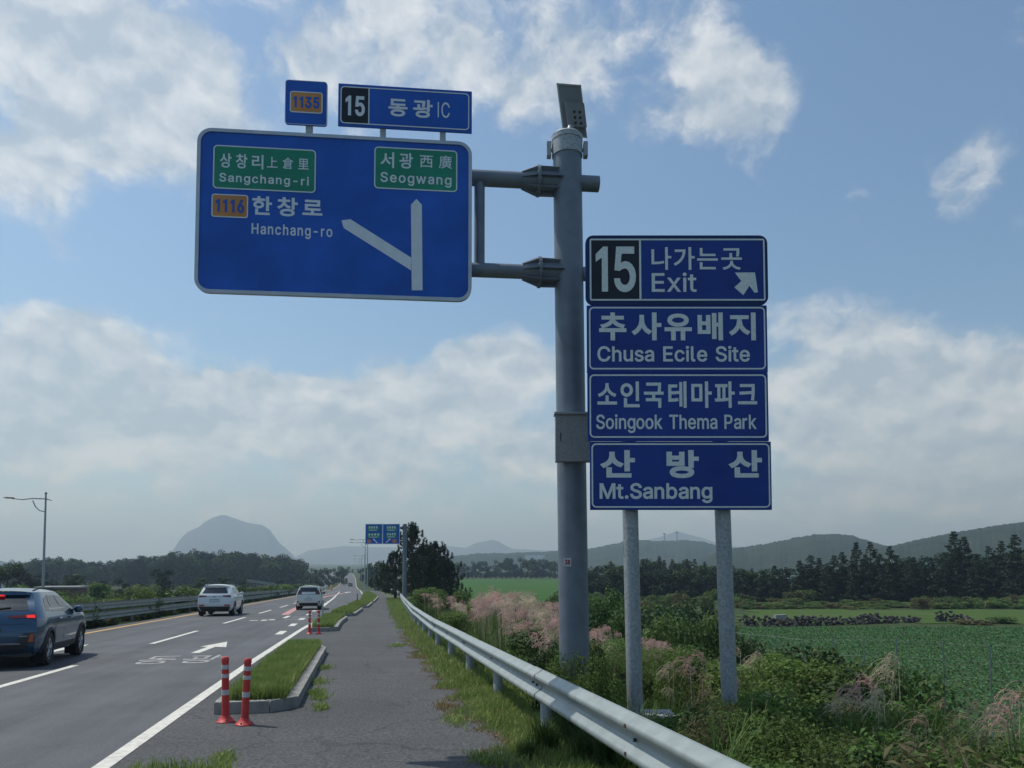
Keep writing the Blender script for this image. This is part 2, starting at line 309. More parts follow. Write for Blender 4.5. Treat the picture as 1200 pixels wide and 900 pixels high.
GLYPHS = {
  '上': '.:0S.:,%,(,%,(+D1F+D1F,%.U,%.U.>1-.>1-.Y.U.Y.U0S',
  '倉': "-?-Z0,-Z0,-C-=-C|-?.3-?.I0,.I0,.3|.6/D/#.[-%.[-%.+,[-7,K,A,'+N,:+<,O+P-&,.-1,G-1+/-H+/-H+<03+<03+30K+30K,T-5,T-:-10F-10F.[/&.[/7//.H/Q|-H+Q-H,?03,?03+Q|.S0Y.(0--'/C+Y/),1.K-//).(/G.S03/D/H0>/*1:.N1L/-0M/@/R0#/)0D/10N",
  '廣': "/O+Y18+21E+E/Y,1|.B,1,Y+D-.+2.W+Y|.J0T.S0:,C0:,C.H,A-H,8,C+Z+C,7+6,O,:,Z-C-#.H-#0$1D0$1D0:/60:/+0Y|-A.%-A,21+,21+.%/@.%/@.71D.71D.L05.L05/,16/,16/A05/A05/X/V/X/V/A.K/A.K/X.2/X.2/A-6/A-6/,.2/,.2.L-+.L-+.7/'.7/'.%|.K.L.K/,/V/,/V.L|-Y-$/'-$/',D-Y,D|/@-$0K-$0K,D/@,D|-Y-L/'-L/'-4-Y-4|/@-L0K-L0K-4/@-4",
  '西': ',+0A,+0(-Z0(-Z/.,>/.,>+4,W+4,W+J0Q+J0Q+512+512/./K/./K0(1B0(1B0A|,W,*,W-2-.,Y-V->.1.).8.O/2.O/2-Q/5-;/@-0/V--0Q--0Q,*|,W-3,W.O-Y.O-T.0-B-L|.8/..80(/20(/2/.|/K.O0Q.O0Q-F0J-F/Y-F/P-F/L-J/K-Q',
  '里': '--/).H/).H.6--.6|/(/)0D/)0D.6/(.6|--02.H02.H/@--/@|/(020D020D/@/(/@|,A-/,A,O.F,O.F+V,)+V,)+=1E+=1E+V/)+V/),O12,O12-//)-//)-W1&-W1&0J,L0J,L-W.F-W.F-/',
  '가': "/S0T/S+407+407.-10.-10.E07.E070T|,802,8/R.:/R.2/'-Y.9-?-N,U-/,),M,9,7-7,Y.&-H.B.=.R/6.W02",
  '곳': ",I0D,I0-/Y0-/Y/N/W/2/Q.J05.G0;/00=/M0=0D|.+/8.+.1,(.1,(-S1(-S1(.1.H.1.H/8|.5-9.5-+./,M-Y,8-B,'-$+T,<+L,G+5-<+B.)+W.C,=/%+W/K+B0@+50K+L0)+T/E,'/.,8.X,M.R-+.R-9",
  '광': '.F-5-[-2->-+-(,Y,S,I,O,5,S+Z-(+J->+>-[+7.F+5/1+7/N+>0++J08+Z0=,508,I0+,Y/N-+/1-2|.F,W/5,S/O,G/X,5/O+[/5+P.F+L-V+P-<+[-3,5-<,G-V,S|,90@,90(.G0(.?.M.[.K/(/4/*/Q/+0@|,)-N---O.8-S/B-[/A.7-L./-L/4-//4-/..,%..|/V0T/V-90:-90:.W1..W1./60:/60:0T',
  '국': ',E--,E,N/[,N/[+40?+40?--.S--.S..1*..1*.E05.E0;//0=/M0>0E,L0E,L0-/Z0-/Y/L/W///Q.E,(.E,(...6...6--',
  '나': '/S0T/S+407+407./10./10.G07.G070T|,4,K,M,K-E,L.>,Q/9,Y/5-9.=-0-F-,,Q-*,Q04,404',
  '는': ",'.$,'-F1)-F1).$|,N0H,N.O0A.O0A/--2/--20H|,L-&,L+;0C+;0C+S-0+S-0-&",
  '동': '.D-4-X-2-:-+-$,X,O,H,J,4,O+Y-$+I-:+>-X+6.D+4/1+6/O+>0,+I0:+Y0?,40:,H0,,X/O-+/1-2|.D,V/6,R/Q,G/Z,4/Q+Z/6+O.D+K-S+O-8+Z-.,4-8,G-S,R|,L0E,L.N.6.N.6.),(.),(-K1)-K1).).S.).S.N0@.N0@/,-//,-/0.0>0.0>0E',
  '로': ',K-<.6-<.6,:,(,:,(+[1*+[1*,:.S,:.S-<0F-<0F-T-/-T-/.N0?.N0?0<,K0<,K0$/[0$/[/,,K/,',
  '리': "0*0T0*+30G+30G0T|,906,9/W.</W.<.O,:.O,:,G,T,G-P,H.K,K/H,S/E-1.J-+-Q-',W-&,W.7.Y.7.Y06",
  '마': ',404,4,K.S,K.S04|.7/V.7-*,P-*,P/V|/S0T/S+407+407./12./12.G07.G070T',
  '방': '.F-8.#-5-?-.-),[,U,J,P,6,U+[-)+J-?+>.#+7.F+4/1+7/N+>0*+J08+[0<,608,J0*,[/N-./1-5|.F,Z/6,U/P,I/Y,6/P,#/6+O.F+K-W+O-=,#-4,6-=,I-W,U|,40@,4-Y.U-Y.U0@.80@.8/I,Q/I,Q0@|,Q/2.8/2.8.7,Q.7|/U0T/U-@09-@09/%1//%1//=09/=090T',
  '배': ",305,3,J.:,J.:05-X05-X.Z,N.Z,N05|,N.C-X.C-X-),N-)|/'0M/'+D/C+D/C.005.005+40Q+40Q0T050T05.H/C.H/C0M",
  '사': '-<08-</9-1.8,M-?,#,V,5,>,V,X-8-C-K.5.$-E.>-#/%,E/7-#.G-C.+.:-Y/9-Y08|/S0T/S+407+407.-12.-12.E07.E070T',
  '산': '-<0@-</R-2/$,P.8,&-X,6-@,X-S-:.6-L.X.%.9.?-Y/&-H/5.&.E.>.*/(-Y/Q-Y0@|/U0T/U,N09,N09.L1/.L1//,09/,090T|,Y-+,Y+;0G+;0G+S-=+S-=-+',
  '상': '.F-6.#-3-?-,-),Y,U,I,P,5,U+Z-)+J-?+>.#+7.F+4/1+7/N+>0*+J08+Z0<,508,I0*,Y/N-,/1-3|.F,X/6,T/P,H/Y,5/P+[/6+P.F+K-W+P-=+[-4,5-=,H-W,T|-<0C-<0#-2/.,P.A,&.(,6-J,W.$-9.?-K/(.#.C.=.+/$-S/3.0.D.G.)/1-X/Y-X0C|/U0T/U->09->09.[1/.[1//;09/;090T',
  '서': "0+0T0+.Z.T.Z.T.B0+.B0++30H+30H0T|-@08-@/9-5.8,Q->,',U,9,>,[,W-=-C-O.6.)-E.C-#/,,C/=,[.M-B./.9.%/9.%08",
  '소': ".5-P.5,<,(,<,(,$1*,$1*,<.R,<.R-P|.40>.40&../@-U/%-;.G,T.5,3.+,?-L-6.$.'.B.D/2/(.B/R.$0H-L0U.+03.5/M.G/3/%.Y/@.S0&.S0>",
  '유': ".D0G-X0D-:0;,[0,,M/R,G/;,M/#,[.I-:.;-X.2.D.//0.2/O.;0-.I0</#0A/;0</R0-0,/O0;/00D|.D00/60*/R/S0#/;/R/#/6.L.D.F-S.L-6/#-,/;-6/S-S0*|,'-J,'-2-8-2-8+4-V+4-V-2/3-2/3+4/P+4/P-21)-21)-J",
  '인': "0*0S0*,P0G,P0G0S|-H0=-.09,P0/,>/W,3/B,//(,3.H,>.2,P-[-.-P-H-L.*-P.A-[.R.2/%.H/)/(/%/B.R/W.A0/.*09|-H0$.+/V.>/D.E/(.>.F.+.4-H.--,.4,R.F,K/(,R/D-,/V|-'-/-'+;0Q+;0Q+S-D+S-D-/",
  '지': "0*0T0*+40G+40G0T|,203,2/T-B/T-B/,-7..,Q-7,(,O,8,8,Z,P->-;-Q...,->.H,V/2,?/B,V.P-<.2.0.'/,.'/T/7/T/703",
  '창': '.F-5.#-2-?-+-),X,U,H,P,4,U+Z-)+J-?+>.#+7.F+5/1+7/N+>0*+J08+Z0<,408,H0*,X/N-+/1-2|.F,W/6,S/P,G/Y,4/P+[/6+O.F+K-W+O-=+[-4,4-=,G-W,S|->0U->0-,00-,0/O->/O->/H-4.Y,Q.8,(-[,6-D,X-U-:.5-L.T.&.8.@-[/(-L/6.*.F.>.+/$-Z/H-Z/O/./O/.0--[0--[0U|/U0T/U-=09-=09.[1/.[1//;09/;090T',
  '추': ",(-?,(-'.6-'.6+3.S+3.S-'1)-'1)-?|.60T.60,,C0,,C/N.6/N.0/7-X.[-@.J,[.=,9.5,D-W-:.+.).A.E/'/'.A/O.+0E-W0O.50..=/I.J/0/#.Y/7.S/N0F/N0F0,.S0,.S0T",
  '크': ",(,?,(,'1),'1),?|,J03,J/U/[/U/[/E/Z.M,A.E,E.-/Y.7/M,Y01,V0;-X0>.P0?/E0?03",
  '테': '040T04+40P+40P0T|/.0L/..M.9.M.9.6/..6/.+D/I+D/I0L|,30-,3,G,G,G-:,G.&,J.I,O.F-.,O-%,O.3.(.3.(.J,O.J,O/O.7/O.70-',
  '파': ",',I-+,J.6,M/A,U/?-1.H--.H/S/1/S/102,+02,+/S,M/S,M-),$-)|-1/S.,/S.,-+-1-)|/S0T/S+407+407./12./12.G07.G070T",
  '한': '-M/=-%/6,C.Z,:.;,C-U-%-@-M-9.;-@.V-U/&.;.V.Z.;/6|-M/&.-.[.>.N.D.;.>.(.--T-M-P-3-T-#.(,V.;-#.N-3.[|/U0S/U,J09,J09.E1/.E1//$09/$090S|->0S->0-,(0-,(/N/8/N/80--[0--[0S|,X-$,X+;0G+;0G+S-<+S-<-$',
  '-': "1J0&1J/'-O/'-O0&",
  '.': '-<+K-0+L-&+P,U+X,M,(,I,3,H,?,I,K,M,V,U-&-&-.-0-2-<-4-H-2-S-..$-&.+,V.0,K.1,?.0,3.+,(.$+X-S+P-H+L',
  '1': '-)+O-),M2G,M2G+O|0F4K0F+O/?+O/?3G-32&-332/14K',
  '3': "/E+H/'+J.C+P.)+Y-I,,-5,<-#,O,O-,,F-E,B.(-J.(-M-P-S-A-[-4.--).:,X.I,Q/F,H0E,S0U,[1)--14-:1<-I1A-Z1B.51A.G1<.X15//1+/>0V/J0E/U000#/P0(/40*.A0*.A1$0R3G-#3K-#4K244K243T/>0H/>0S0)0T0I0P1-0F1F081[0&23/I2?/12G.Q2I.52F-Q2?-722,X1[,C1F,11.+[0K+Q0-+J",
  '5': '/H+H/++J.I+P.0+Z-S,/-@,?-0,R-$-/,U-F,R.&-W.&-Z-P.&-C..-6.Q,R/H,H0#,I05,N0F,V0U-(1)-613-E1;-W1?.11A.F1?.[1:/613/H1(/X0T0-0E08030@/Y0E/E0G.K0>.$0(,Y0/-=4K2.4K2.3K.;3K.*1&.V1>/P1G0.1E0D1A0X1:12101C1$1R0O2&0?220-2;/R2B/=2F/&2G.G2D.(2=-C21-)1Y,J1E,61.,%0L+R0/+K',
  '6': "/M+H//+K.L+R.2,%-T,5-A,I-1-'-&-B,X.&,V.F,W/&-$/?--/Z.-1M0.4K1;4K.;07.507.I0R//1,/V130;110U1*150Y1J0J2#0822/[2</B2C/&2E.A2C.#2;-?20-&1Y,H1F,41/,$0N+R03+K|/M,F0',H09,M0I,U0W-&1)-313-B1;-T1?.-1@.A1?.V1;//13/@1)/O0W0#0I0-09050'0:/M0;/:0:/)05.R0..D0#.8/P../A.'/0-[.W-Z.B-[...'-T..-C.8-3.D-&.R,U/),M/:,H",
  '8': "/M+H/,+J.G+P.,+Z-L,/-8,@-',T,T-1,L-J,J.+,K.@,P.T,W/.-(/?-4/O-B0#-R0..*06.=0;.%0F-J0S-:1---1C-&1[-#2<-&2U-,34-73I-G4#-Y43.64@.N4J/04P/M4R014P0L4J1+4@1A431S4#2)3I25342;2U2>2<2;1[241C2'1-1P0S1<0F1%0=18061H0.1X0#2-/O29/?2C/.2K.T2O.@2Q.+2N-J2G-12:,T2*,@1N,/16+Z0S+P05+J|/M,G0*,H0=,L0O,R1%,[12-,1<-81D-G1H-V1J./1H.A1C.Q1;/(11/51#/@0M/J0;/Q0)/U/M/V/9/U/&/Q.M/J.>/@.0/5.&/(-W.Q-R.A-P./-R-V-V-G.%-8./-,.<,[.K,R/$,L/8,H|/M0T0D1%0Q1-1#171,1C131Q172'1828172H132W1-3+1$370R3A0E3H/M3S.U3H.H3A.=37.53+..2W.*2H.)28.*2'..1Q.51C.>17.I1-.V1%",
  'C': "0=+H/L+L/%+V.:,/-T,G-9-,-#-P,K.A,B/6,>00,B1*,K1Y-#2I-934-T3R.:42/%4C/L4N0=4R1M4F2*4>2?432R4%3*3O3:3=3G3)3R2M3Z254'1U2X1U2E2K2%33143H0=3O/X3L/<3D/#37.E3%.12G-Z2,-N1E-G0Y-D00-G/@-N.U-Z.5.1-R.E-;/#-)/=,U/X,N0=,K14,R2%-.2E-O2X.D4'.D3Z.+3R-M3G-83:-$3+,K2R,<2?,.2+,#1N+T16+M0W+I",
  'E': ',R+O,R4K244K243K-Z3K-Z0P2#0P2#/P-Z/P-Z,O27,O27+O',
  'H': ',R+O,R4K-Z4K-Z0S2H0S2H4K3P4K3P+O2H+O2H/S-Z/S-Z+O',
  'I': ',5+O,5,O-S,O-S3K,53K,54K0?4K0?3K.[3K.[,O0?,O0?+O',
  'M': ",R+O,R4K.<4K0G/&0Q.C1$-X10-11;,G1,,G1C-V1O.B1Y/&4*4K5M4K5M+O4F+O4F0U4F1@4G214I3P4O3P4@2Y402+3Z1;3O0U1O+O0P+O.N0U.C1:.52)-M3P-T3P-U3'-W1A-W0U-W+O",
  'P': ",R+O,R4K/V4K0B4H1*4A1E452$4%273K2F352P2T2W292Y1U2W172P0U2F0;270%2$/J1E/:1*/.0B/'/V/%-J/%-J0$/T0$030&0I0*0[02110<1=0I1F0X1L1/1P1A1Q1U1P2/1L2A1F2R1=3'11330[3>0I3E033J/S3K-Z3K-Z+O",
  'S': "/K+F/'+H.@+N.$+X-C,--.,>,V,R,I-0,@-J,<.--E.--I-S-O-C-X-5.,-).:,X.J,Q/K,G0(,H0=,L0P,R1(,[16-,1B-91K-G1Q-W1S./1Q.>1M.L1E.W0Z/80'/I/#/Z.50/-M0?-30S,Y12,N1N,J24,L2P,T30-(3G-93[-N42..4@.I4J/.4P/N4R054P0S4J154@1M422(3[293H2F322N2S2Q2:1J2:1E2R193,1'3<0J3H003O/L3R/73P/$3M.K3G.<3?./35.%3)-V2U-R2G-P28-R2'-W1R.'1G.M1-/?0W0:0I110:2'/Y2K/12R.X2W.E2X./2V-M2O-42B,V22,A1V,/1<+Z0X+O07+H",
  'T': ',63K,64K3(4K3(3K033K03+O/,+O/,3K',
  'a': '.D+F.-+H-P+L-;+T-),%,R,3,F,C,<,U,6-1,4-I,6.$,:.6,A.E,K.R,V/#-+/,-Z/>.V/G/U/N0;/V0A/[0D0(0F010=0[/[1;//1D.91;-S1&-A0D,?0U,I12,V1D-,1S-<2&-O20.)27/-2@/Z2;0P2(1%1W111I1;191C1&1H0H1J0-1J+O0G+O0G,J0B,J0.,//B+P|.N,C/+,E/>,I/O,Q0$,Z00--09-:0@-I0D-W0F..0F/)05.Z/R.T/3.O.S.L.*.C-D./->.&-:-S-9-F-C-%.&,J',
  'b': "/P+G/;+H/(+L.P+S..,5-S,Q-M,Q-M+O,K+O,K4K-O4K-O18-S18.-1S.O25/'2;/:2?/P2@052>0Q26122)1H1O1[19220W2=072D/N2F/(2D.;2=-Q22-12#,O1I,812,&0R+R06+I|/G,E0$,G08,M0I,X0X--1+->15-R1<./1@.G1A/(1@/B1</Z15071,0K0Y1#0J10081;0%1A/G1C/11A.V1;.E11.71$.*0L-Z09-S0#-O/C-N/(-O.F-S..-Z-P.+-<.7-+.F,W.W,M/1,G",
  'c': '/:+G.R+J.4+R-R,&-:,9-%,P,N-2,B-Q,;.:,8/&,;/L,B06,N0U-%17-:1N-R2(.426.R2>/:2@06291*2$1M1;2*0G1(080T0S0@100$1>/:1C/#1A.G1:.51/.&0Z-S0H-I04-C/W-?/?-=/&-?.G-C./-I-R-S->.&--.5,X.G,M/#,G/:,D0%,J0A,X0V-61)-R2+-C1N,N1+,+07+N',
  'e': "/?+G.U+J.5+R-R,&-9,9-%,P,N-2,B-Q,;.:,8/&,:/K,B04,M0T-$16-81M-P2'.225.P2>/82@0<260O2.1(2#181N1G1=1T1*2%0L2-0222/N23/-23.M-(.M-(/H1K/H1//51-/M1)0*1#0?0R0P0G1&09130(1</N1A/81C.[1A.H1<.612.'1&-T0P-J0@-C0-->/R-=/>-=.V-?.;-C.#-K-G-V-5.+-&.;,S.M,K/),F/?,D00,K0O-&1+-F2--82&-%1U,M1H,=19,01',$0M+S07+L/X+H",
  'g': "/:)*.X),.@)/.*)5-/)S,I*C-B+&-W*F.>*0/:*'/W*)07*10L*=1#*N1-+-10+I10,Z1+,Z0Q,?0.,&/W+Y/D+U/.+T.I+V..,$-N,1-7,A-$,W,M-7,A-U,:.>,8/*,:/P,A09,M0W-$19-71O-M2)..26.J2>//2@/E2?/X2;0/250R1S1-181218122;242;24+F22+'2+*E1W*.1G)T13)E0U)90;)1/X),|/8,Q/N,S0(,X0:-(0H-40T-D1%-V1,.210.J11/,10/F1,0$1%0:0U0M0I1$0:110)1;/N1A/81C.Z1A.G1;.511.&1#-S0L-J08-C0#-?/E-=/,-?.K-C.4-J-X-S-E.'-5.5-).G,X.[,S",
  'h': '-O/N-O+O,K+O,K4K-O4K-O0Q-C0Q-Q18.(1Q.<2*.S26/32>/N2@0.2?0E290Y21122$1A1M1N1:1W1#2#0A2%/[2%+O0Z+O0Z/V0W090P0P0C1)0217/V1?/=1B/+1A.T1=.E16.71-.,0[-[0M-T0<-P0*',
  'i': ',K+O,K2;-O2;-O+O|-13B-&3C,U3G,L3N,E3V,A4&,?41,A4<,E4F,L4N,U4T-&4X-14Z-<4X-F4T-O4N-V4F-Z4<-[41-Z4&-V3V-O3N-F3G-<3C',
  'k': '-K.--K/?-V/?0N2;2(2;/#/2.U/2|,K+O,K4K-O4K-O+O|0X+O.8/%/*/P24+O',
  'l': "./+M-M+O-8+W-',*,T,;,M,Q,K-1,K4K-O4K-O-@-U,T-[,O.+,K.6,J.D,K.N,L.Y+R.F+N",
  'm': ",K+O,K2;-M2;-M0Y-I0Y-O13-W1D.(1S.P28/F2B0'2?0>270Q2)1(1O13191:0Y110Y17111?1B1J1P2=273<2B3Q2A4,2<4?244P2)5&1S521A5;1,5@0M5B015B+O4>+O4>004;0I431#4'123O1<3=1B3*1C2R1B2C1?26191R0T1H0)1H+O0D+O0D060B0J0;0[0/10/Y1;/G1A/21C.B19.511.+1'-[0S-T0D-P03-O/Y-O+O",
  'n': '-O/N-O+O,K+O,K2;-M2;-M0Q-C0Q-Q18.(1Q.<2*.S26/32>/N2@0.2?0E290Y21122$1A1M1N1:1W1#2#0A2%/[2%+O0Z+O0Z/V0W090P0P0C1)0217/V1?/=1B/+1A.T1=.E16.71-.,0[-[0M-T0<-P0*',
  'o': "/:+G.R+J.4+R-R,&-:,9-%,P,N-2,B-Q,;.:,8/&,;/L,B06,N0U-%17-:1N-R2(.426.R2>/:2@0#2>0A261$2(1<1N1P172'0U23062;/L2=/&2;.:23-Q2'-21P,P1<,91$,&0A+R0#+J|/:,D/R,G0.,M0@,X0O--1#->1,-R13./17.G18/&17/?13/W1,041#0H0O0Z0@1/0.1:/R1A/:1C/#1A.G1:.51/.&0Z-S0H-I04-C/W-?/?-=/&-?.G-C./-I-R-S->.&--.5,X.G,M/#,G",
  'r': ',K+O,K2;-M2;-M1:-Y1L.-1[.<2/.O29/*2?/@2A0%2@0%1;/Q1=/:1?/)1=.R1:.C14.61+.+0Z-[0N-T0?-P00-O/X-O+O',
  's': ".Z+G.A+H.)+L-M+R-:+[-),.,T,<,H,L,?-&,:-;-;-H-B-4-L-%-Y,R.1,J.D,E.Y,C/9,E/N,K0&,T04-'0;-50>-D0<-P08-[00.,0%.4/P.:/?.?.9.N-S.X-9/+-%/;,P/N,H0+,E0D,G0Y,M13,W1E-,1T-<2(-P22.-2:.E2?/&2@/?2?/U2;00240A2+0P1Y1$1L1=0T0>0G080U001)0%15/O1>/=1D/&1F.J1D.71?.'16-T1*-L0V-J0G-K0:-P0/-Y0%.P/J/P/<07/30Q/&1+.O19.=1A.'1D-H1B-21<,W11,E1#,50K,(06+U/W+M/=+H",
  't': '/72;/71@+U1@+U2;|,W4%-[4%-[-?.#-0.&-#.,,S.4,M.@,I.N,H/$,I/5,L/@+Q/++L.L+K..+N-N+V-9,+-*,?,Z,V,W-:',
  'u': ".Z+J.B+L.++Q-P+Z->,--/,=,[,Q,R-/,L-J,K./,K2;-O2;-O.4-Q-R-Y-;.--(.>,S.S,K/3,H/E,I/U,M0+,T09-$0D-00M->0T-N0Y.(0Z.=0Z2;2%2;2%+O1#+O1#-91,-90X,R0G,903,'/U+T/<+L",
  'w': '..+O,-2;-42;.)/A.>.-.S,?.I,?/%.+/9/A0.2;152;2*/A2>.,2R,?2G,?3$.+39/A4.2;562;34+O20+O18.P1*/L0U0J0G1K0U1K0G0J09/L0*.P/2+O',
  'x': ',++O.O/E.O.O,32;-A2;.71+.W0//:/9.S/9/50//T1+0L2;1Y2;/<.M/</A2&+O0Q+O/R-2/3.,.Q.Z/8.Z.V.,.8-2-8+O',
}
# ------------------------------------------------------------------ lettering: glyph outlines as point data (500-offset, two characters a number)
def load_glyphs():
    g = {}
    for ch, s in GLYPHS.items():
        s = s.replace('~', '\\'); cs = []
        for c in s.split('|'):
            v = [((ord(c[i]) - 35) * 57 + ord(c[i + 1]) - 35 - 500) / 1000 for i in range(0, len(c), 2)]
            p = np.array(v).reshape(-1, 2); cs.append(p)
        if ord(ch) < 256: cs = [p[::-1] for p in cs]
        g[ch] = cs
    return g
G_ = load_glyphs()
# road-sign figures: plain 1 and I without feet
_h = max(c[:, 1].max() for c in G_['5']); _lo = min(c[:, 1].min() for c in G_['5']) * 0
G_['1'] = [np.array([(.17, 0), (.26, 0), (.26, 1), (.19, 1), (.02, .84), (.02, .72), (.17, .82)]) * (_h / 1.0 * 1.25 if False else 1, 1)]
G_['1'] = [c * np.array([_h / .73, _h]) + (.075, 0) for c in G_['1']]
G_['I'] = [np.array([(.03, 0), (.105, 0), (.105, 1), (.03, 1)]) * np.array([_h / .73, _h])]
def area2(p): return float(np.sum(p[:, 0] * np.roll(p[:, 1], -1) - np.roll(p[:, 0], -1) * p[:, 1]))
def inside(pt, poly):
    x, y = pt; c = False; n = len(poly)
    for i in range(n):
        x1, y1 = poly[i]; x2, y2 = poly[i - 1]
        if (y1 > y) != (y2 > y) and x < (x2 - x1) * (y - y1) / (y2 - y1) + x1: c = not c
    return c
def grow(p, d):
    if abs(d) < 1e-6: return p
    a = np.roll(p, 1, 0); b = np.roll(p, -1, 0)
    e1 = p - a; e2 = b - p
    e1 = e1 / (np.linalg.norm(e1, axis=1)[:, None] + 1e-9); e2 = e2 / (np.linalg.norm(e2, axis=1)[:, None] + 1e-9)
    n1 = np.stack([e1[:, 1], -e1[:, 0]], 1); n2 = np.stack([e2[:, 1], -e2[:, 0]], 1)
    m = n1 + n2; l = np.maximum(np.sum(m * m, 1) / 2, .45)
    return p + m / l[:, None] * d
TRACK = 0.
def text_polys(s, box, bold=0., spans=None):
    """fit the string's bounding box to box=(x0,z0,x1,z1) in board metres; bold = outward growth in metres"""
    chars = []; pen = 0.
    for ch in s:
        if ch == ' ': pen += .26; continue
        cs = G_[ch]; al = np.vstack(cs)
        if ord(ch) > 255: chars.append([c + (pen, 0) for c in cs]); pen += .92
        else:
            lo, hi = al[:, 0].min(), al[:, 0].max()
            chars.append([c + (pen, 0) for c in cs]); pen += hi + max(lo, .03) + TRACK
    al = np.vstack([c for cs in chars for c in cs]); mn, mx = al.min(0), al.max(0)
    x0, z0, x1, z1 = box; x0 += bold; x1 -= bold; z0 += bold; z1 -= bold
    out = []
    for k, cs in enumerate(chars):
        if spans:
            a2 = np.vstack(cs); m0, m1 = a2[:, 0].min(), a2[:, 0].max(); sx0, sx1 = spans[k]; sx0 += bold; sx1 -= bold
            f = lambda c: np.stack([sx0 + (c[:, 0] - m0) / (m1 - m0) * (sx1 - sx0), z0 + (c[:, 1] - mn[1]) / (mx[1] - mn[1]) * (z1 - z0)], 1)
        else:
            f = lambda c: np.stack([x0 + (c[:, 0] - mn[0]) / (mx[0] - mn[0]) * (x1 - x0), z0 + (c[:, 1] - mn[1]) / (mx[1] - mn[1]) * (z1 - z0)], 1)
        out.append([grow(f(c), bold) for c in cs])
    return out
def winding(pts, loops):
    w = np.zeros(len(pts), int)
    for L_ in loops:
        a = np.asarray(L_); b = np.roll(a, -1, 0)
        for (x1, y1), (x2, y2) in zip(a, b):
            cr = (x2 - x1) * (pts[:, 1] - y1) - (pts[:, 0] - x1) * (y2 - y1)
            w += ((y1 <= pts[:, 1]) & (y2 > pts[:, 1]) & (cr > 0)).astype(int) - ((y1 > pts[:, 1]) & (y2 <= pts[:, 1]) & (cr < 0)).astype(int)
    return w
def fill_loops(loops):
    """triangles of the non-zero-winding area of possibly overlapping outlines"""
    vs = []; es = []
    for l in loops:
        o = len(vs); n = len(l); vs += [Vector((float(p[0]) * 10, float(p[1]) * 10)) for p in l]; es += [(o + k, o + (k + 1) % n) for k in range(n)]
    r = delaunay_2d_cdt(vs, es, [], 0, 1e-6)
    v = np.array([tuple(p) for p in r[0]]) / 10; f = np.array(r[2]); c = v[f].mean(1); k = winding(c, loops) != 0; f = f[k]
    ar = (v[f[:, 1], 0] - v[f[:, 0], 0]) * (v[f[:, 2], 1] - v[f[:, 0], 1]) - (v[f[:, 1], 1] - v[f[:, 0], 1]) * (v[f[:, 2], 0] - v[f[:, 0], 0])
    f[ar < 0] = f[ar < 0][:, ::-1]
    return v, f
def add_text(mb, s, box, y, bold=0., spans=None, m=0):
    for cs in text_polys(s, box, bold, spans):
        v, f = fill_loops(cs); mb.add([(p[0], y, p[1]) for p in v], [tuple(t) for t in f], m)
    return mb
def rrect(x0, z0, x1, z1, r, n=6):
    out = []
    if r <= 0: return [(x0, z0), (x1, z0), (x1, z1), (x0, z1)]
    for (cx, cz, a0) in ((x1 - r, z0 + r, -90), (x1 - r, z1 - r, 0), (x0 + r, z1 - r, 90), (x0 + r, z0 + r, 180)):
        for k in range(n + 1):
            a = R(a0 + 90 * k / n); out.append((cx + r * math.cos(a), cz + r * math.sin(a)))
    return out
def ring(mb, box, r, w, y, y2=None, m=0):
    """flat frame line of width w just inside box"""
    a = rrect(*box, r); b = rrect(box[0] + w, box[1] + w, box[2] - w, box[3] - w, max(r - w, .002)); n = len(a)
    vs = [(x, y, z) for x, z in a] + [(x, y, z) for x, z in b]
    fs = [(i, (i + 1) % n, n + (i + 1) % n, n + i) for i in range(n)]
    mb.add(vs, fs, m)
    if y2 is not None:
        o = len(mb.v); mb.add([(x, y, z) for x, z in a] + [(x, y2, z) for x, z in a], [(i, n + i, n + (i + 1) % n, (i + 1) % n) for i in range(n)], m)
        mb.add([(x, y, z) for x, z in b] + [(x, y2, z) for x, z in b], [((i + 1) % n, n + (i + 1) % n, n + i, i) for i in range(n)], m)
    return mb
# ------------------------------------------------------------------ terrain
def interp(x, pts): return float(np.interp(x, [p[0] for p in pts], [p[1] for p in pts]))
ROAD_Z = [(-400, 11.6), (0, 0), (250, -7.25), (320, -8.35), (400, -8.6), (500, -8.2), (592, -7.7), (640, -7.9), (760, -9.6), (9000, -10)]
def road_z(v): return interp(v, ROAD_Z)
def drift(v): return interp(v, [(200, 0), (320, -.2), (450, -1.4), (592, -4.2), (900, -16)])
EDGE = [(-60, -2.3), (16, -2.3), (30, -2.15), (38, -1.85), (60, -.9), (92, .24), (113, .2), (137, 0), (220, -.6), (280, -1.7), (320, -2.3), (450, -3.6), (592, -6.4), (900, -18)]
def edge_u(v): return interp(v, EDGE)
RAIL = [(-20, 1.87), (20, 1.87), (32, 2.1), (54, 2.87), (80, 3.9), (109, 4.9), (150, 5.3), (200, 4.6), (230, 3.4)]
def rail_u(v): return interp(v, RAIL)
def sstep(t): t = np.clip(t, 0, 1); return t * t * (3 - 2 * t)
def field_z(v): return np.maximum(-4.0 - .010 * np.maximum(v, -40), -9.5)
_rx = np.array([p[0] for p in ROAD_Z]); _rz = np.array([p[1] for p in ROAD_Z])
_ex = np.array([p[0] for p in RAIL]); _ez = np.array([p[1] for p in RAIL])
def bumps(u, v):
    return .5 * np.sin(u * .071 + 1.3) * np.sin(v * .053) + .35 * np.sin(u * .19 + v * .11) * np.sin(v * .17 - 1) 
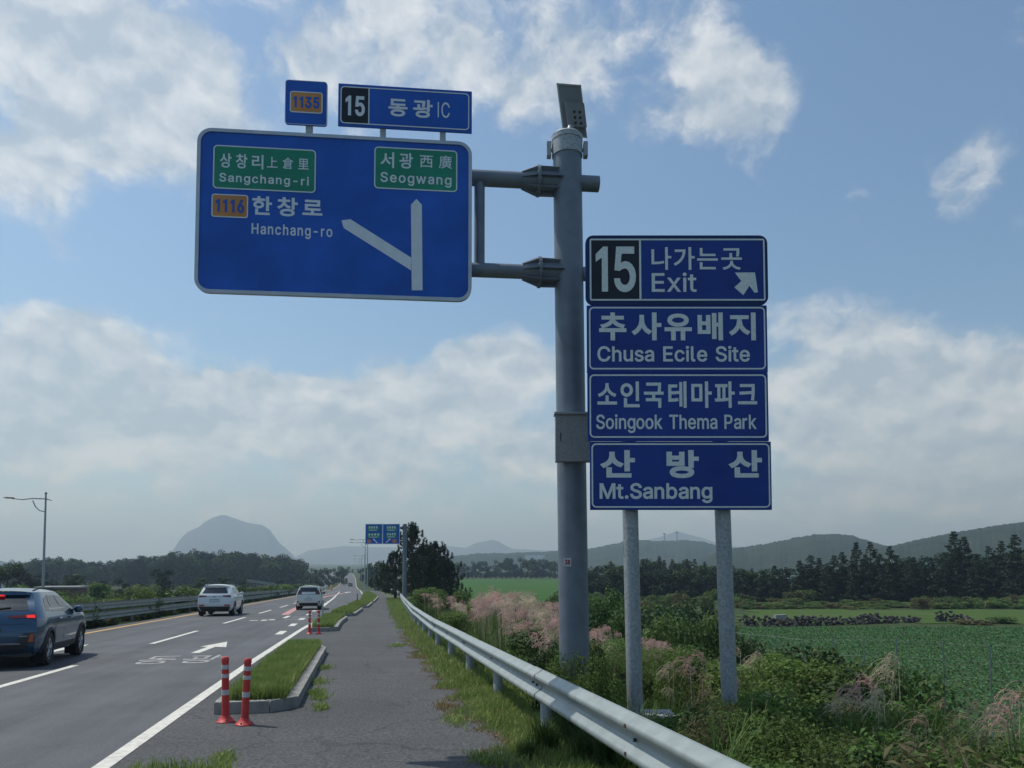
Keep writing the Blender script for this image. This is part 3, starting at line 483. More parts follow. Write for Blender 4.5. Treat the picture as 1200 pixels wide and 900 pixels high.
def terrain_z(u, v):
    u = np.asarray(u, float); v = np.asarray(v, float)
    rz = np.interp(v, _rx, _rz) - .07
    rr = np.interp(v, _ex, _ez) + .55
    fz = field_z(v) + .12 * bumps(u, v)
    wR = sstep((u - rr) / 13.0)
    z = rz * (1 - wR) + fz * wR
    lz = np.minimum(rz - .5, -1.2) + .3 * bumps(u, v)
    wL = sstep((-23.5 - u) / 14.0)
    z = z * (1 - wL) + lz * wL
    far = sstep((v - 520) / 120.0) * sstep((np.abs(u + 8) - 25) / 60.0)
    z = z * (1 - far) + (-9.8) * far
    return z
def tz(u, v): return float(terrain_z(u, v))
def G(x, y, it=14):
    """the point of the ground seen at pixel x, y"""
    r = ray(x, y); t = 10.0; z = 0.0
    for _ in range(60):
        p = C0 + r * t; zz = road_z(p.y) if -22 < p.x < rail_u(p.y) + .5 else tz(p.x, p.y)
        if r.z >= 0: break
        t = t * .5 + .5 * ((zz - CAMZ) / r.z)
    return C0 + r * t
def grid_axis(parts):
    out = []
    for a, b, s in parts: out += list(np.arange(a, b, s))
    out.append(parts[-1][1]); return np.array(out)
def ground_material():
    m = bpy.data.materials.new('grassland ground'); m.use_nodes = True; nt = m.node_tree; N = nt.nodes; L = nt.links; b = N['Principled BSDF']
    b.inputs['Roughness'].default_value = .95; b.inputs['Specular IOR Level'].default_value = .1
    tc = N.new('ShaderNodeTexCoord')
    def noise(sc, det=6):
        n = N.new('ShaderNodeTexNoise'); n.inputs['Scale'].default_value = sc; n.inputs['Detail'].default_value = det; L.new(tc.outputs['Object'], n.inputs[0])
        r = N.new('ShaderNodeMapRange'); r.inputs[1].default_value = .35; r.inputs[2].default_value = .65; L.new(n.outputs['Fac'], r.inputs[0]); return r.outputs[0]
    def mix(f, a, c):
        x = N.new('ShaderNodeMix'); x.data_type = 'RGBA'; L.new(f, x.inputs[0])
        for i, s in ((6, a), (7, c)):
            if isinstance(s, tuple): x.inputs[i].default_value = (*s, 1)
            else: L.new(s, x.inputs[i])
        return x.outputs[2]
    a = mix(noise(.6), (.040, .065, .022), (.075, .105, .035))
    c = mix(noise(3), (.030, .045, .018), a)
    d = mix(noise(.012, 4), c, (.045, .065, .028))
    L.new(d, b.inputs['Base Color'])
    return m
MT['ground'] = ground_material()
U = np.concatenate([-np.geomspace(9000, 120, 26), np.arange(-100, -24, 5.), np.arange(-24, 1, 1.5), np.arange(1, 24, .75), np.arange(24, 110, 5.), np.geomspace(115, 9000, 28)])
V = np.concatenate([np.arange(-300, -20, 20.), np.arange(-20, 130, 1.5), np.arange(130, 700, 10.), np.geomspace(710, 14000, 26)])
uu, vv = np.meshgrid(U, V); Z = terrain_z(uu, vv)
nu, nv = len(U), len(V); idx = np.arange(nu * nv).reshape(nv, nu)
F = np.stack([idx[:-1, :-1], idx[:-1, 1:], idx[1:, 1:], idx[1:, :-1]], -1).reshape(-1, 4)
ground = obj('ground', mesh_np('ground', np.stack([uu, vv, Z], -1).reshape(-1, 3), F, [MT['ground']], smooth=True)); tag(ground, kind='structure', label='grassy ground sloping from the road down to the fields')

def strip(name, ufun0, ufun1, vs, dz, m, parent=None, zf=road_z, ncross=1):
    V_ = []; F_ = []
    for i, v in enumerate(vs):
        a, b = ufun0(v), ufun1(v)
        for k in range(ncross + 1): V_.append((a + (b - a) * k / ncross, v, zf(v) + dz))
    n = ncross + 1
    for i in range(len(vs) - 1):
        for k in range(ncross): F_.append((i * n + k, i * n + k + 1, (i + 1) * n + k + 1, (i + 1) * n + k))
    return obj(name, mesh_np(name, V_, F_, [m]), parent)
VR = list(np.arange(-60, 130, 3.)) + list(np.arange(130, 930, 10.))
road = strip('road', lambda v: -9.75 + drift(v), lambda v: edge_u(v) + .12, VR, 0, MT['road']); tag(road, kind='structure', label='grey asphalt carriageway of two lanes going down a long slope')
other = strip('opposite_road', lambda v: -21.5 + drift(v), lambda v: -12.9 + drift(v), VR, 0, MT['road']); tag(other, kind='structure', label='opposite carriageway behind the median shrubs')
walk_end = 205
def walk_r(v): return 1.42 + .05 * math.sin(v * 1.7) + .04 * math.sin(v * 3.9 + 1) + (rail_u(v) - 1.87) * .75 - .25 * sstep((v - 12) / 40)
VW = list(np.arange(-12, 60, .5)) + list(np.arange(60, walk_end, 5.))
walk = strip('pavement', lambda v: edge_u(v) + .12, walk_r, VW, 0.0, MT['walk'], ncross=1); tag(walk, kind='structure', label='coarse dark asphalt pavement beside the road')

def marking(name, poly, m=MT['paint'], dz=.004, parent=road):
    """poly in (u, v), convex or simple"""
    tris = tessellate_polygon([[Vector((a, b, 0)) for a, b in poly]])
    fs = []
    for t in tris:
        a, b, c = [poly[i] for i in t]
        ar = (b[0] - a[0]) * (c[1] - a[1]) - (c[0] - a[0]) * (b[1] - a[1]); fs.append(tuple(t) if ar > 0 else tuple(reversed(t)))
    me = bpy.data.meshes.new(name); me.from_pydata([(a, b, road_z(b) + dz) for a, b in poly], [], fs); me.materials.append(m)
    return obj(name, me, parent)
VL = list(np.arange(-20, 130, 3.)) + list(np.arange(130, 910, 10.))
strip('edge_line', lambda v: edge_u(v) - .02, lambda v: edge_u(v) + .14, VL, .0045, MT['paint'], road)
strip('yellow_line', lambda v: -9.2 + drift(v), lambda v: -9.03 + drift(v), VL, .0045, MT['paint_yellow'], road)
for k in range(-1, 18):
    v0 = 11.2 + 11.25 * k if k > 0 else 11.0 + 11.25 * k
    v0 += .3 if k > 0 else 0
    marking('lane_dash', [(-5.73, v0), (-5.58, v0), (-5.58, v0 + 6), (-5.73, v0 + 6)])
# wide short dashes, then the solid line, that divide off the exit lane
for k in range(9):
    v0 = 25.9 + 5.0 * k * (1 + .02 * k); u0 = -2.62 - .05 * k
    marking('exit_dash', [(u0 - .12, v0), (u0 + .12, v0), (u0 + .1, v0 + 1.9), (u0 - .14, v0 + 1.9)])
GL = [(56, -2.75), (70, -2.95), (90, -3.2), (123, -3.8), (160, -4.5), (172, -4.75)]
strip('exit_line', lambda v: interp(v, GL) - .1, lambda v: interp(v, GL) + .1, [v for v in VL if 56 <= v <= 173], .0045, MT['paint'], road)
PK = [(42.5, -4.0), (52, -4.3), (80, -4.75), (106, -4.6), (128, -3.8), (160, -2.8)]
strip('pink_guide_line', lambda v: interp(v, PK) - .2, lambda v: interp(v, PK) + .2, list(np.arange(42.5, 161, 4.)), .0085, MT['paint_pink'], road)
marking('guide_arrow', [(-3.2, 146), (-2.8, 146), (-2.7, 158), (-2.1, 156), (-2.4, 168), (-3.5, 160), (-3.05, 158.5)], dz=.0125)
for du_ in (0, -3.6): marking('straight_arrow', [(a + du_, b) for a, b in [(-3.95, 19.4), (-3.76, 19.4), (-3.72, 21.2), (-3.42, 21.0), (-3.72, 23.0), (-4.12, 21.35), (-3.92, 21.25)]])
def road_text(s, u0, v0, u1, v1, m=MT['paint'], bold=.0, name='road_lettering'):
    mb = MB(); add_text(mb, s, (u0, v0, u1, v1), 0, bold)
    mb.v = [(x, z, road_z(z) + .0045 + (.001 if y < 0 else 0)) for (x, y, z) in mb.v]
    return mb.build(name, m, road)
road_text('동', -4.66, 16.9, -3.92, 18.7, MT['paint_worn'], .0)
road_text('광', -3.78, 16.9, -3.02, 18.7, MT['paint_worn'], .0)
# worn strokes farther on, too flat to read
for (a, b, w, h) in ((-4.95, 36.2, .35, .5), (-4.45, 36, .25, .9), (-4.15, 36.4, .25, .8), (-3.75, 38.5, .2, 2.6), (-3.5, 37, 1.0, .28), (-3.35, 39.4, .95, .3)):
    marking('worn_stroke', [(a, b), (a + w, b + .05), (a + w, b + h), (a, b + h - .05)], MT['paint'] if w < .5 else MT['paint_old'])

# ------------------------------------------------------------------ kerbed grass islands
GR = {'blade': mat('grass blade', (.145, .24, .048), .6, col2=(.32, .37, .12), vscale=2.6, trans=.25, spec=.2),
      'blade_dark': mat('coarse grass blade', (.045, .085, .022), .6, col2=(.09, .14, .035), vscale=2.5, trans=.35, spec=.2),
      'dry': mat('dry grass', (.30, .22, .10), .8, col2=(.20, .15, .07), vscale=3, trans=.3)}
def blades(n, area, hmin, hmax, w, zfun, lean=.5, seed=1, fall=None):
    """area: function(rng, n) -> u, v arrays. three-vertex-wide curved blades; returns V, F"""
    g = np.random.default_rng(seed); u, v = area(g, n); n = len(u)
    z = np.array([zfun(a, b) for a, b in zip(u, v)]) if not hasattr(zfun, 'vec') else zfun.vec(u, v)
    h = g.uniform(hmin, hmax, n) * (fall(u, v) if fall else 1); an = g.uniform(0, 2 * np.pi, n); la = g.uniform(0, 2 * np.pi, n); ln = g.uniform(.1, 1, n) * lean * h
    dx, dy = np.cos(an) * w / 2, np.sin(an) * w / 2; lx, ly = np.cos(la) * ln, np.sin(la) * ln
    B = np.stack([u, v, z], 1)
    p0 = B + np.stack([-dx, -dy, 0 * h], 1); p1 = B + np.stack([dx, dy, 0 * h], 1)
    M_ = B + np.stack([lx * .35, ly * .35, h * .62], 1); p2 = M_ + np.stack([dx * .8, dy * .8, 0 * h], 1); p3 = M_ - np.stack([dx * .8, dy * .8, 0 * h], 1)
    T = B + np.stack([lx, ly, h * np.sqrt(np.maximum(0.1, 1 - (ln / h) ** 2 * .4))], 1)
    Vv = np.stack([p0, p1, p2, p3, T], 1).reshape(-1, 3); b = np.arange(n)[:, None] * 5
    Fq = np.concatenate([b + [0, 1, 2], b + [0, 2, 3], b + [3, 2, 4]], 0)
    return Vv, Fq
def island(v0, v1, u0f, u1f, nose0=.35, nose1=.2, blades_n=2500, far=False, label='', glabel=''):
    """u0f/u1f: left and right side as functions of v."""
    pts = []
    ch = .22
    left = [(u0f(v), v) for v in np.linspace(v0 + ch, v1 - .3, max(2, int((v1 - v0) / 4) + 1))]
    right = [(u1f(v), v) for v in np.linspace(v1 - .5, v0 + ch * 1.6, max(2, int((v1 - v0) / 4) + 1))]
    outer = [(u0f(v0) + .02, v0)] + left + [(u0f(v1) + .35, v1), (u1f(v1) - .12, v1)] + right + [(u1f(v0) - .32, v0)]
    n = len(outer); cen = Vector((sum(p[0] for p in outer) / n, sum(p[1] for p in outer) / n))
    # inner line at kerb width
    A = np.array(outer); 
    W = .15
    inner = grow(A, -W) if area2(A) > 0 else grow(A, W)
    orient = 1 if area2(A) > 0 else -1
    root = empty('kerb_island', (0, 0, 0)); tag(root, kind='structure', label=label)
    # kerb stones of about a metre
    for i in range(n):
        a0, a1 = A[i], A[(i + 1) % n]; b0, b1 = inner[i], inner[(i + 1) % n]
        ln = np.linalg.norm(a1 - a0); k = max(1, int(round(ln / 1.0)))
        if far: k = max(1, int(round(ln / 4)))
        for j in range(k):
            g_ = .006 / max(ln, .1); t0 = j / k + g_; t1 = (j + 1) / k - g_
            q = [a0 + (a1 - a0) * t0, a0 + (a1 - a0) * t1, b0 + (b1 - b0) * t1, b0 + (b1 - b0) * t0]
            if orient < 0: q = q[::-1]
            jz = random.uniform(-.004, .004); bev = .012
            c = sum(q) / 4
            q2 = [p + (c - p) / max(np.linalg.norm(c - p), 1e-6) * bev for p in q]
            vs = [(p[0], p[1], road_z(p[1]) - .1) for p in q] + [(p[0], p[1], road_z(p[1]) + .145 - bev + jz) for p in q] + [(p[0], p[1], road_z(p[1]) + .145 + jz) for p in q2]
            fs = [(l, (l + 1) % 4, 4 + (l + 1) % 4, 4 + l) for l in range(4)] + [(4 + l, 4 + (l + 1) % 4, 8 + (l + 1) % 4, 8 + l) for l in range(4)] + [(8, 9, 10, 11)]
            MB().add(vs, fs).build('kerb_stone', MT['kerb'], root)
    pl = inner; tris = tessellate_polygon([[Vector((a, b, 0)) for a, b in pl]])
    fs = []
    for t in tris:
        a, b, c = [pl[i] for i in t]; ar = (b[0] - a[0]) * (c[1] - a[1]) - (c[0] - a[0]) * (b[1] - a[1]); fs.append(tuple(t) if ar > 0 else tuple(reversed(t)))
    me = bpy.data.meshes.new('soil'); me.from_pydata([(a, b, road_z(b) + .115) for a, b in pl], [], fs); me.materials.append(MT['soil']); obj('soil', me, root)
    def area(g, n_):
        u = g.uniform(min(p[0] for p in pl), max(p[0] for p in pl), n_ * 2); v = g.uniform(v0, v1, n_ * 2)
        lo = np.interp(v, [v0, v0 + .3, v1], [u0f(v0) + W + .02, u0f(v0) + W, u0f(v1) + W]); hi = np.array([u1f(x) for x in v]) - W
        k = (u > lo) & (u < hi) & (v > v0 + W) & (v < v1 - W) ; return u[k], v[k]
    zf = lambda a, b: road_z(b) + .11
    Vb, Fb = blades(blades_n, area, .07, .26, .015 if not far else .03, zf, .6, int(v0 * 10) + 99)
    o = obj('grass', mesh_np('island_grass', Vb, Fb, [GR['blade']])); tag(o, kind='stuff', label=glabel, cat='grass')
    Vb, Fb = blades(blades_n // 6, area, .05, .20, .009 if not far else .03, zf, .9, int(v0 * 10) + 199)
    o = obj('grass', mesh_np('island_straw', Vb, Fb, [GR['dry']])); tag(o, kind='stuff', label=glabel.replace('grass on', 'dry stalks on').replace('short green dry', 'short dry'), cat='grass')
    return root
MT['soil'] = mat('turf soil', (.045, .06, .02), .95, col2=(.09, .12, .04), vscale=4)
ul = lambda v: -1.80 + max(0, edge_u(v) + 1.95) ; ur = lambda v: -.80 + max(0, edge_u(v) + 2.1) * 1.02
island(-2.0, 6.4, ul, ur, blades_n=7000, label='kerbed grass island cut off by the lower picture edge', glabel='grass on the kerbed island at the lower picture edge')
island(10.15, 19.1, ul, ur, blades_n=17000, label='kerbed grass island just behind the two red posts', glabel='green grass on the island behind the red posts')
island(27.0, 36.5, ul, ur, blades_n=14000, label='kerbed grass island behind the farther red posts', glabel='green grass on the island behind the farther red posts')
island(39.5, 49.5, ul, lambda v: ur(v) + .15, blades_n=9000, far=True, label='kerbed grass island third along the pavement', glabel='grass on the third island along the pavement')
island(53.0, 66.0, ul, lambda v: ur(v) + .3, blades_n=8000, far=True, label='kerbed grass island fourth along the pavement', glabel='grass on the fourth island along the pavement')
island(68.0, 150.0, lambda v: edge_u(v) + .35, lambda v: edge_u(v) + 1.7, blades_n=22000, far=True, label='long grass verge carrying the lamp posts', glabel='grass on the long verge below the lamp posts')

# ------------------------------------------------------------------ verge grass along the guardrail
class Zf: pass
zroad = Zf(); zroad.vec = lambda u, v: np.where(u < np.interp(v, _ex, _ez) + .5, np.interp(v, _rx, _rz) - .03, terrain_z(u, v) - .02)
def verge_area(va, vb, off0=-.12, off1=1.7, power=1.0):
    def f(g, n):
        v = va + (vb - va) * g.uniform(0, 1, n) ** power
        e = np.array([walk_r(x) for x in v]) + .10 * np.sin(v * 5.1) + .08 * np.sin(v * 2.3 + 2) + .05 * np.sin(v * 11)
        u = e + off0 + (off1 - off0) * g.uniform(0, 1, n) ** .9
        return u, v
    return f
verge = strip('verge', lambda v: walk_r(v), lambda v: rail_u(v) + .7, VW, -.008, MT['soil']); tag(verge, kind='structure', label='soil verge between the pavement and the guardrail')
Vb, Fb = blades(42000, verge_area(2.5, 12), .03, .15, .009, zroad, .8, 5); 
tag(obj('grass', mesh_np('verge_grass', Vb, Fb, [GR['blade']])), kind='stuff', label='green grass on the verge under the near guardrail', cat='grass')
Vb, Fb = blades(34000, verge_area(12, 90, power=1.6), .04, .18, .015, zroad, .8, 6)
tag(obj('grass', mesh_np('verge_grass_far', Vb, Fb, [GR['blade']])), kind='stuff', label='green grass on the verge along the distant guardrail', cat='grass')
Vb, Fb = blades(9000, verge_area(2.5, 40, -.05, 1.5, power=1.5), .03, .16, .008, zroad, 1.2, 15)
tag(obj('grass', mesh_np('verge_straw', Vb, Fb, [GR['dry']])), kind='stuff', label='dry stalks among the green verge grass', cat='grass')
def fringe(g, n):
    v = 3 + 22 * g.uniform(0, 1, n) ** 1.2; e = np.array([walk_r(x) for x in v]) + .10 * np.sin(v * 5.1) + .08 * np.sin(v * 2.3 + 2) + .05 * np.sin(v * 11)
    return e - .14 + g.normal(0, .05, n), v
Vb, Fb = blades(13000, fringe, .015, .07, .012, zroad, 1.6, 8)
tag(obj('grass', mesh_np('dry_fringe', Vb, Fb, [GR['dry']])), kind='stuff', label='dry trampled grass along the pavement edge', cat='grass')
# small tufts that grow through the pavement
for (x, y, s, dry) in ((505, 777, .16, 0), (465, 757, .22, 0), (492, 770, .2, 1), (534, 845, .16, 0), (522, 829, .14, 1), (568, 892, .14, 0), (381, 783, .16, 0), (372, 800, .2, 0), (375, 818, .12, 0), (377, 830, .1, 0), (371, 812, .12, 0), (262, 890, .1, 0)):
    p = G(x, y)
    def ar(g, n, p=p, s=s): return p.x + g.normal(0, s * .5, n), p.y + g.normal(0, s * 1.2, n)
    Vb, Fb = blades(260, ar, .02, .09, .010, lambda a, b: road_z(b), 1.3, int(x))
    o = obj('weed_tuft', mesh_np('weed_tuft', Vb, Fb, [GR['dry' if dry else 'blade']])); o['kind'] = 'stuff'; o['category'] = 'grass'
    o['label'] = 'small %s tuft growing from a crack in the pavement' % ('dry' if dry else 'green'); o['group'] = 'tufts in the pavement'
# ------------------------------------------------------------------ sign boards
class Board:
    """local frame: x to the right, z up, face towards local -y. px() turns picture points into board metres."""
    def __init__(s, pl, pr, dl, dr, zref):
        a = P(pl, zref, dl); b = P(pr, zref, dr); s.o = (a + b) / 2
        s.x = Vector((b.x - a.x, b.y - a.y, 0)).normalized(); s.n = Vector((s.x.y, -s.x.x, 0)); s.rz = math.atan2(s.x.y, s.x.x)
    def px(s, x, y, off=0.):
        r = ray(x, y); t = (s.o + s.n * off - C0).dot(s.n) / r.dot(s.n); p = C0 + r * t - s.o
        return (p.dot(s.x), p.z)
    def box(s, x0, y0, x1, y1):
        a = s.px(x0, y0); b = s.px(x1, y1); return (min(a[0], b[0]), min(a[1], b[1]), max(a[0], b[0]), max(a[1], b[1]))
def panel(parent, name, mats, box, r, y0, y1, label=None):
    o = MB().prism(rrect(*box, r), y0, y1).build(name, mats, parent)
    if label: o['label'] = label
    return o
def letters(parent, s, box, y, m, bold=0., spans=None, name='lettering'):
    return add_text(MB(), s, box, y, bold, spans).build(name, m, parent)

# ================= the cantilever sign over the pavement
TRACK = .07
B = Board(230, 552, 8.12, 8.42, 250)
PD = 8.8
pb = P(672, 700, PD); pt_ = P(665, 200, PD)
gantry = empty('overhead_sign', (pb.x, pb.y, road_z(pb.y) - .2), 0, 'tall grey pole carrying the big blue direction board on two arms', 'road sign')
GO = gantry.location
inv = lambda p: Vector(p) - GO
def sub(name, mb, mats, parent=gantry, smooth=True, off=None):
    o = mb.build(name, mats, parent, smooth=smooth); return o
lean = Vector((pt_.x - pb.x, pt_.y - pb.y, 0)) / (pt_.z - pb.z)
def pole_at(z): return Vector((pb.x, pb.y, 0)) + lean * (z - pb.z) + Vector((0, 0, z))
z_top = zat(163, PD)
pole = MB().tube([inv(pole_at(tz(pb.x, pb.y) - .3)), inv(pole_at(z_top - .3)), inv(pole_at(z_top))], [.170, .168, .168], 32)
pole = sub('pole', pole, MT['pole'])
mb = MB()
for (za, zb, rr_) in ((zat(184, PD), zat(167, PD), .180), (zat(166.5, PD), zat(161, PD), .184)):
    mb.tube([inv(pole_at(za)), inv(pole_at(zb))], rr_, 32)
cap_p = pole_at(zat(161, PD)); mb.tube([inv(cap_p), inv(cap_p + Vector((0, 0, .025)))], [.184, .16], 32)
sub('cap', mb, MT['galv'])
for sx in (-1, 1):
    c = pole_at(zat(176, PD)) + RT * sx * .215; mb = MB(); mb.box(inv(c), (.05, .09, .17), -TH)
    mb.box(inv(c - RT * sx * .03), (.05, .03, .03), -TH); sub('clamp_lug', mb, MT['galv'], smooth=False)
# solar panel on the cap
def frame_box(mb, c, ax, ay, az, dims):
    M = Matrix((ax, ay, az)).transposed(); mb.box(inv(c), dims, M=M)
a = P(650.5, 99.5, PD + .0); b = P(676.5, 99.5, PD); c = P(671, 160, PD + .28); top_mid = (a + b) / 2
ax = (RT * 1 + FH * .12).normalized(); upd = (top_mid - c).normalized(); nrm = ax.cross(upd).normalized()
L_ = (top_mid - c).length; cc = (top_mid + c) / 2 + RT * .03
mb = MB(); frame_box(mb, cc, ax, nrm, upd, (.27, .025, L_)); pv = sub('solar_panel', mb, MT['pv'], smooth=False)
mb = MB()
for s_ in (-1, 1): frame_box(mb, cc + ax * s_ * .137, ax, nrm, upd, (.018, .045, L_ + .01))
frame_box(mb, cc + upd * (L_ / 2), ax, nrm, upd, (.29, .045, .018)); frame_box(mb, cc - upd * (L_ / 2), ax, nrm, upd, (.29, .045, .018))
sub('panel_frame', mb, MT['alu'], parent=pv, smooth=False)
bx = cc + nrm * .075 - upd * .04 + ax * .025
mb = MB(); frame_box(mb, bx, ax, nrm, upd, (.225, .10, .26)); hb = sub('battery_box', mb, MT['pv'], smooth=False)
mb = MB()
for i in range(3):
    for j in range(2): mb.tube([inv(bx + nrm * .045 + ax * (-.02 + j * .065) - upd * (-.03 + i * .06)), inv(bx + nrm * .053 + ax * (-.02 + j * .065) - upd * (-.03 + i * .06))], .017, 8)
sub('vent', mb, MT['dark'], parent=hb); hb.children[0]['kind'] = 'stuff'
mb = MB().tube([inv(pole_at(zat(163, PD))), inv(P(669, 148, PD + .1))], .035, 12); sub('mast', mb, MT['galv'])
# arms
for (yc, rad) in ((214.0, .092), (320.5, .082)):
    zc = zat(yc, PD); c = pole_at(zc); d = -B.x
    lft = c + d * 3.9; stub = c - d * (.17 + .20)
    arm = MB(); arm.tube([inv(stub), inv(c)], rad, 20); arm.tube([inv(c + d * .50), inv(lft)], rad * 1.0, 20); arm = sub('arm', arm, MT['pole'])
    fl = MB(); fx = [.16, .34, .36, .52]; fr = [.155, .17, .17, .10]
    fl.tube([inv(c + d * x) for x in (.10, .345)], [.125, .125], 20)
    fl.tube([inv(c + d * .355), inv(c + d * .53)], [.125, .098], 20)
    for x in (.343, .357): fl.tube([inv(c + d * (x - .008)), inv(c + d * (x + .008))], .178, 24)
    nrm_ = B.n
    for k in range(8):
        an = 2 * math.pi * k / 8; rd = nrm_ * math.cos(an) + UPV * math.sin(an); tn = d.cross(rd)
        for (x0, r0, x1, r1) in ((.08, .172, .335, .176), (.365, .176, .545, .105)):
            q = [c + d * x0 + rd * .08, c + d * x1 + rd * .08, c + d * x1 + rd * r1, c + d * x0 + rd * r0]
            vs = [inv(p + tn * .005) for p in q] + [inv(p - tn * .005) for p in q]
            fl.add(vs, [(0, 1, 2, 3), (7, 6, 5, 4), (0, 4, 5, 1), (1, 5, 6, 2), (2, 6, 7, 3), (3, 7, 4, 0)])
    fl = sub('flange', fl, MT['pole'], parent=arm, smooth=False)
    bl = MB()
    for k in range(12):
        an = 2 * math.pi * (k + .5) / 12; rd = nrm_ * math.cos(an) + UPV * math.sin(an)
        bl.tube([inv(c + d * .325 + rd * .155), inv(c + d * .375 + rd * .155)], .011, 6)
    bl = sub('bolt', bl, MT['alu'], parent=arm, smooth=False); bl['kind'] = 'stuff'
bk = B.n * -1
for px_ in (563.5, 500, 400, 290):
    cxl = B.px(px_, 250)[0]; p0 = B.o + B.x * cxl + bk * .46
    z0_, z1_ = (zat(320, PD), zat(214, PD)); mb = MB()
    dl_ = (pole_at(z0_) - B.o).dot(bk)          # distance of the arms behind the board
    p0 = B.o + B.x * cxl
    if px_ > 560: mb.tube([inv(Vector((p0.x, p0.y, z0_)) + bk * dl_), inv(Vector((p0.x, p0.y, z1_)) + bk * dl_)], .062, 16)
    else: mb.box(inv(Vector((p0.x, p0.y, (z0_ + z1_) / 2)) + bk * (dl_ - .085 + .032) / 2), (.08, max(dl_ - .085 - .032, .05), z1_ - z0_ + .3), B.rz)
    sub('upright', mb, MT['pole'], smooth=True)
# the boards themselves
def make_board(name, box, r, face, thick, border=None, label=None, y=0., parent=gantry, BB=B, back=None):
    o = MB().prism(rrect(*box, r), y, y + thick).build(name, face, parent)
    o.location = BB.o - parent.location if parent.parent is None else BB.o; o.rotation_euler = (0, 0, BB.rz)
    if label: o['label'] = label
    return o
bigbox = (B.px(230, 250)[0], B.px(230, 342.3)[1], B.px(552.5, 250)[0], B.px(552.5, 167.5)[1])
big = make_board('sign_board', bigbox, .15, [MT['blue']], .03, label='big blue board with two green panels and a forked arrow')
def fr(parent, box, r, w, m=MT['white'], y=-.0015, name='border', y2=None):
    return ring(MB(), box, r, w, y, y2).build(name, m, parent)
o = fr(big, (bigbox[0] - .004, bigbox[1] - .004, bigbox[2] + .004, bigbox[3] + .004), .154, .038, MT['alu'], -.012, 'board_rim', .034)
pxm = 8.6 / 900
for (bx_, txts) in (((250.4, 169.8, 369.8, 226.5), (('상창리', (258, 179.3, 308.8, 199), .0028), ('上倉里', (313, 183.5, 362, 199.7), .0012), ('Sangchang-ri', (257.3, 202.5, 362, 220.6), .0028))),
                    ((438.8, 171.8, 535.8, 225.5), (('서광', (446, 178, 484, 198.3), .0028), ('西廣', (492, 181, 529.5, 198.3), .0012), ('Seogwang', (446, 201.5, 529, 220.5), .0028)))):
    bb = B.box(*bx_)
    p = MB().prism(rrect(*bb, .045), -.004, -.0005).build('green_panel', MT['green'], big)
    p.rotation_euler = (0, 0, 0)
    fr(big, bb, .045, .013, MT['white'], -.0055, 'panel_border')
    for s_, tb, bold in txts:
        sp = None
        if len(s_) <= 3:
            n_ = len(s_); W_ = tb[2] - tb[0]; gw = .72 if s_ in ('상창리', '서광') else .68; wd = W_ / (n_ - 1 + gw) if n_ > 1 else W_
            sp = [(B.px(tb[0] + wd * k, 190)[0], B.px(tb[0] + wd * (k + gw), 190)[0]) for k in range(n_)]
        letters(big, s_, B.box(*tb), -.0055, MT['white'], bold, sp)
def shield(parent, bx_, s_, tb, bold, BB=B):
    bb = BB.box(*bx_); MB().prism(rrect(*bb, .03), -.004, -.0005).build('route_shield', MT['orange'], parent)
    fr(parent, bb, .03, .012, MT['white'], -.0055, 'shield_border'); letters(parent, s_, BB.box(*tb), -.0055, MT['blue'], bold)
shield(big, (248.3, 227, 290.6, 256), '1116', (253, 233, 286.2, 250), .006)
letters(big, '한창로', B.box(295.8, 229.5, 378, 255.5), -.003, MT['white'], .006, [tuple(B.px(x, 242)[0] for x in s) for s in ((295.6, 318.8), (325, 349), (354.6, 378))])
letters(big, 'Hanchang-ro', B.box(295, 261.5, 389.5, 281.5), -.003, MT['white'], .003)
mb = MB(); mb.add([(x, -.003, z) for x, z in [B.px(*q) for q in ((482.5, 340.3), (495.3, 340.3), (494.3, 240), (488, 233.2), (481.6, 240))]], [(0, 1, 2, 3, 4)]); mb.build('straight_arrow', MT['white'], big)
mb = MB(); mb.add([(x, -.003, z) for x, z in [B.px(*q) for q in ((400.2, 258.3), (402.8, 267.3), (481.85, 317), (481.85, 302), (410.7, 257))]], [(0, 1, 2, 3, 4)]); mb.build('branch_arrow', MT['white'], big)
# small boards on top
b1 = (B.px(334, 120)[0], B.px(359, 146.3)[1], B.px(383.5, 120)[0], B.px(359, 94.6)[1])
o1 = make_board('route_board', b1, .035, [MT['blue']], .025, label='small square blue board with the orange number 1135')
fr(o1, b1, .035, .008, MT['alu'], -.002)
shield(o1, (340, 106.6, 378, 133.8), '1135', (343.7, 112.6, 374.3, 127.8), .006)
b2 = (B.px(396.3, 125)[0], B.px(475, 151.3)[1], B.px(553, 125)[0], B.px(475, 102.4)[1])
o2 = make_board('exit_board', b2, 0, [MT['blue']], .025, label='long blue board with white 15 on black above the big board')
inn = (b2[0] + .025, b2[1] + .025, b2[2] - .03, b2[3] - .03)
blk = (inn[0], inn[1], B.px(432.3, 125)[0], inn[3])
MB().prism([(x, z) for x, z in rrect(*blk, .045) if x < blk[2] - .044] + [], -.003, -.0005)
poly = [p for p in rrect(*blk, .045) if p[0] < blk[2] - .05]; poly = [(blk[2], blk[3])] + poly + [(blk[2], blk[1])]
MB().prism(poly, -.0035, -.0005).build('number_panel', MT['black'], o2)
fr(o2, inn, .045, .012, MT['white'], -.005)
MB().prism([(blk[2] - .006, inn[1] + .012), (blk[2] + .006, inn[1] + .012), (blk[2] + .006, inn[3] - .012), (blk[2] - .006, inn[3] - .012)], -.005, -.001).build('divider', MT['white'], o2)
letters(o2, '15', B.box(405, 112, 427.5, 136.8), -.0055, MT['white'], .008)
letters(o2, '동광', B.box(455.2, 114.5, 507, 139), -.003, MT['white'], .006, [tuple(B.px(x, 127)[0] for x in s) for s in ((455.2, 477.5), (484, 507))])
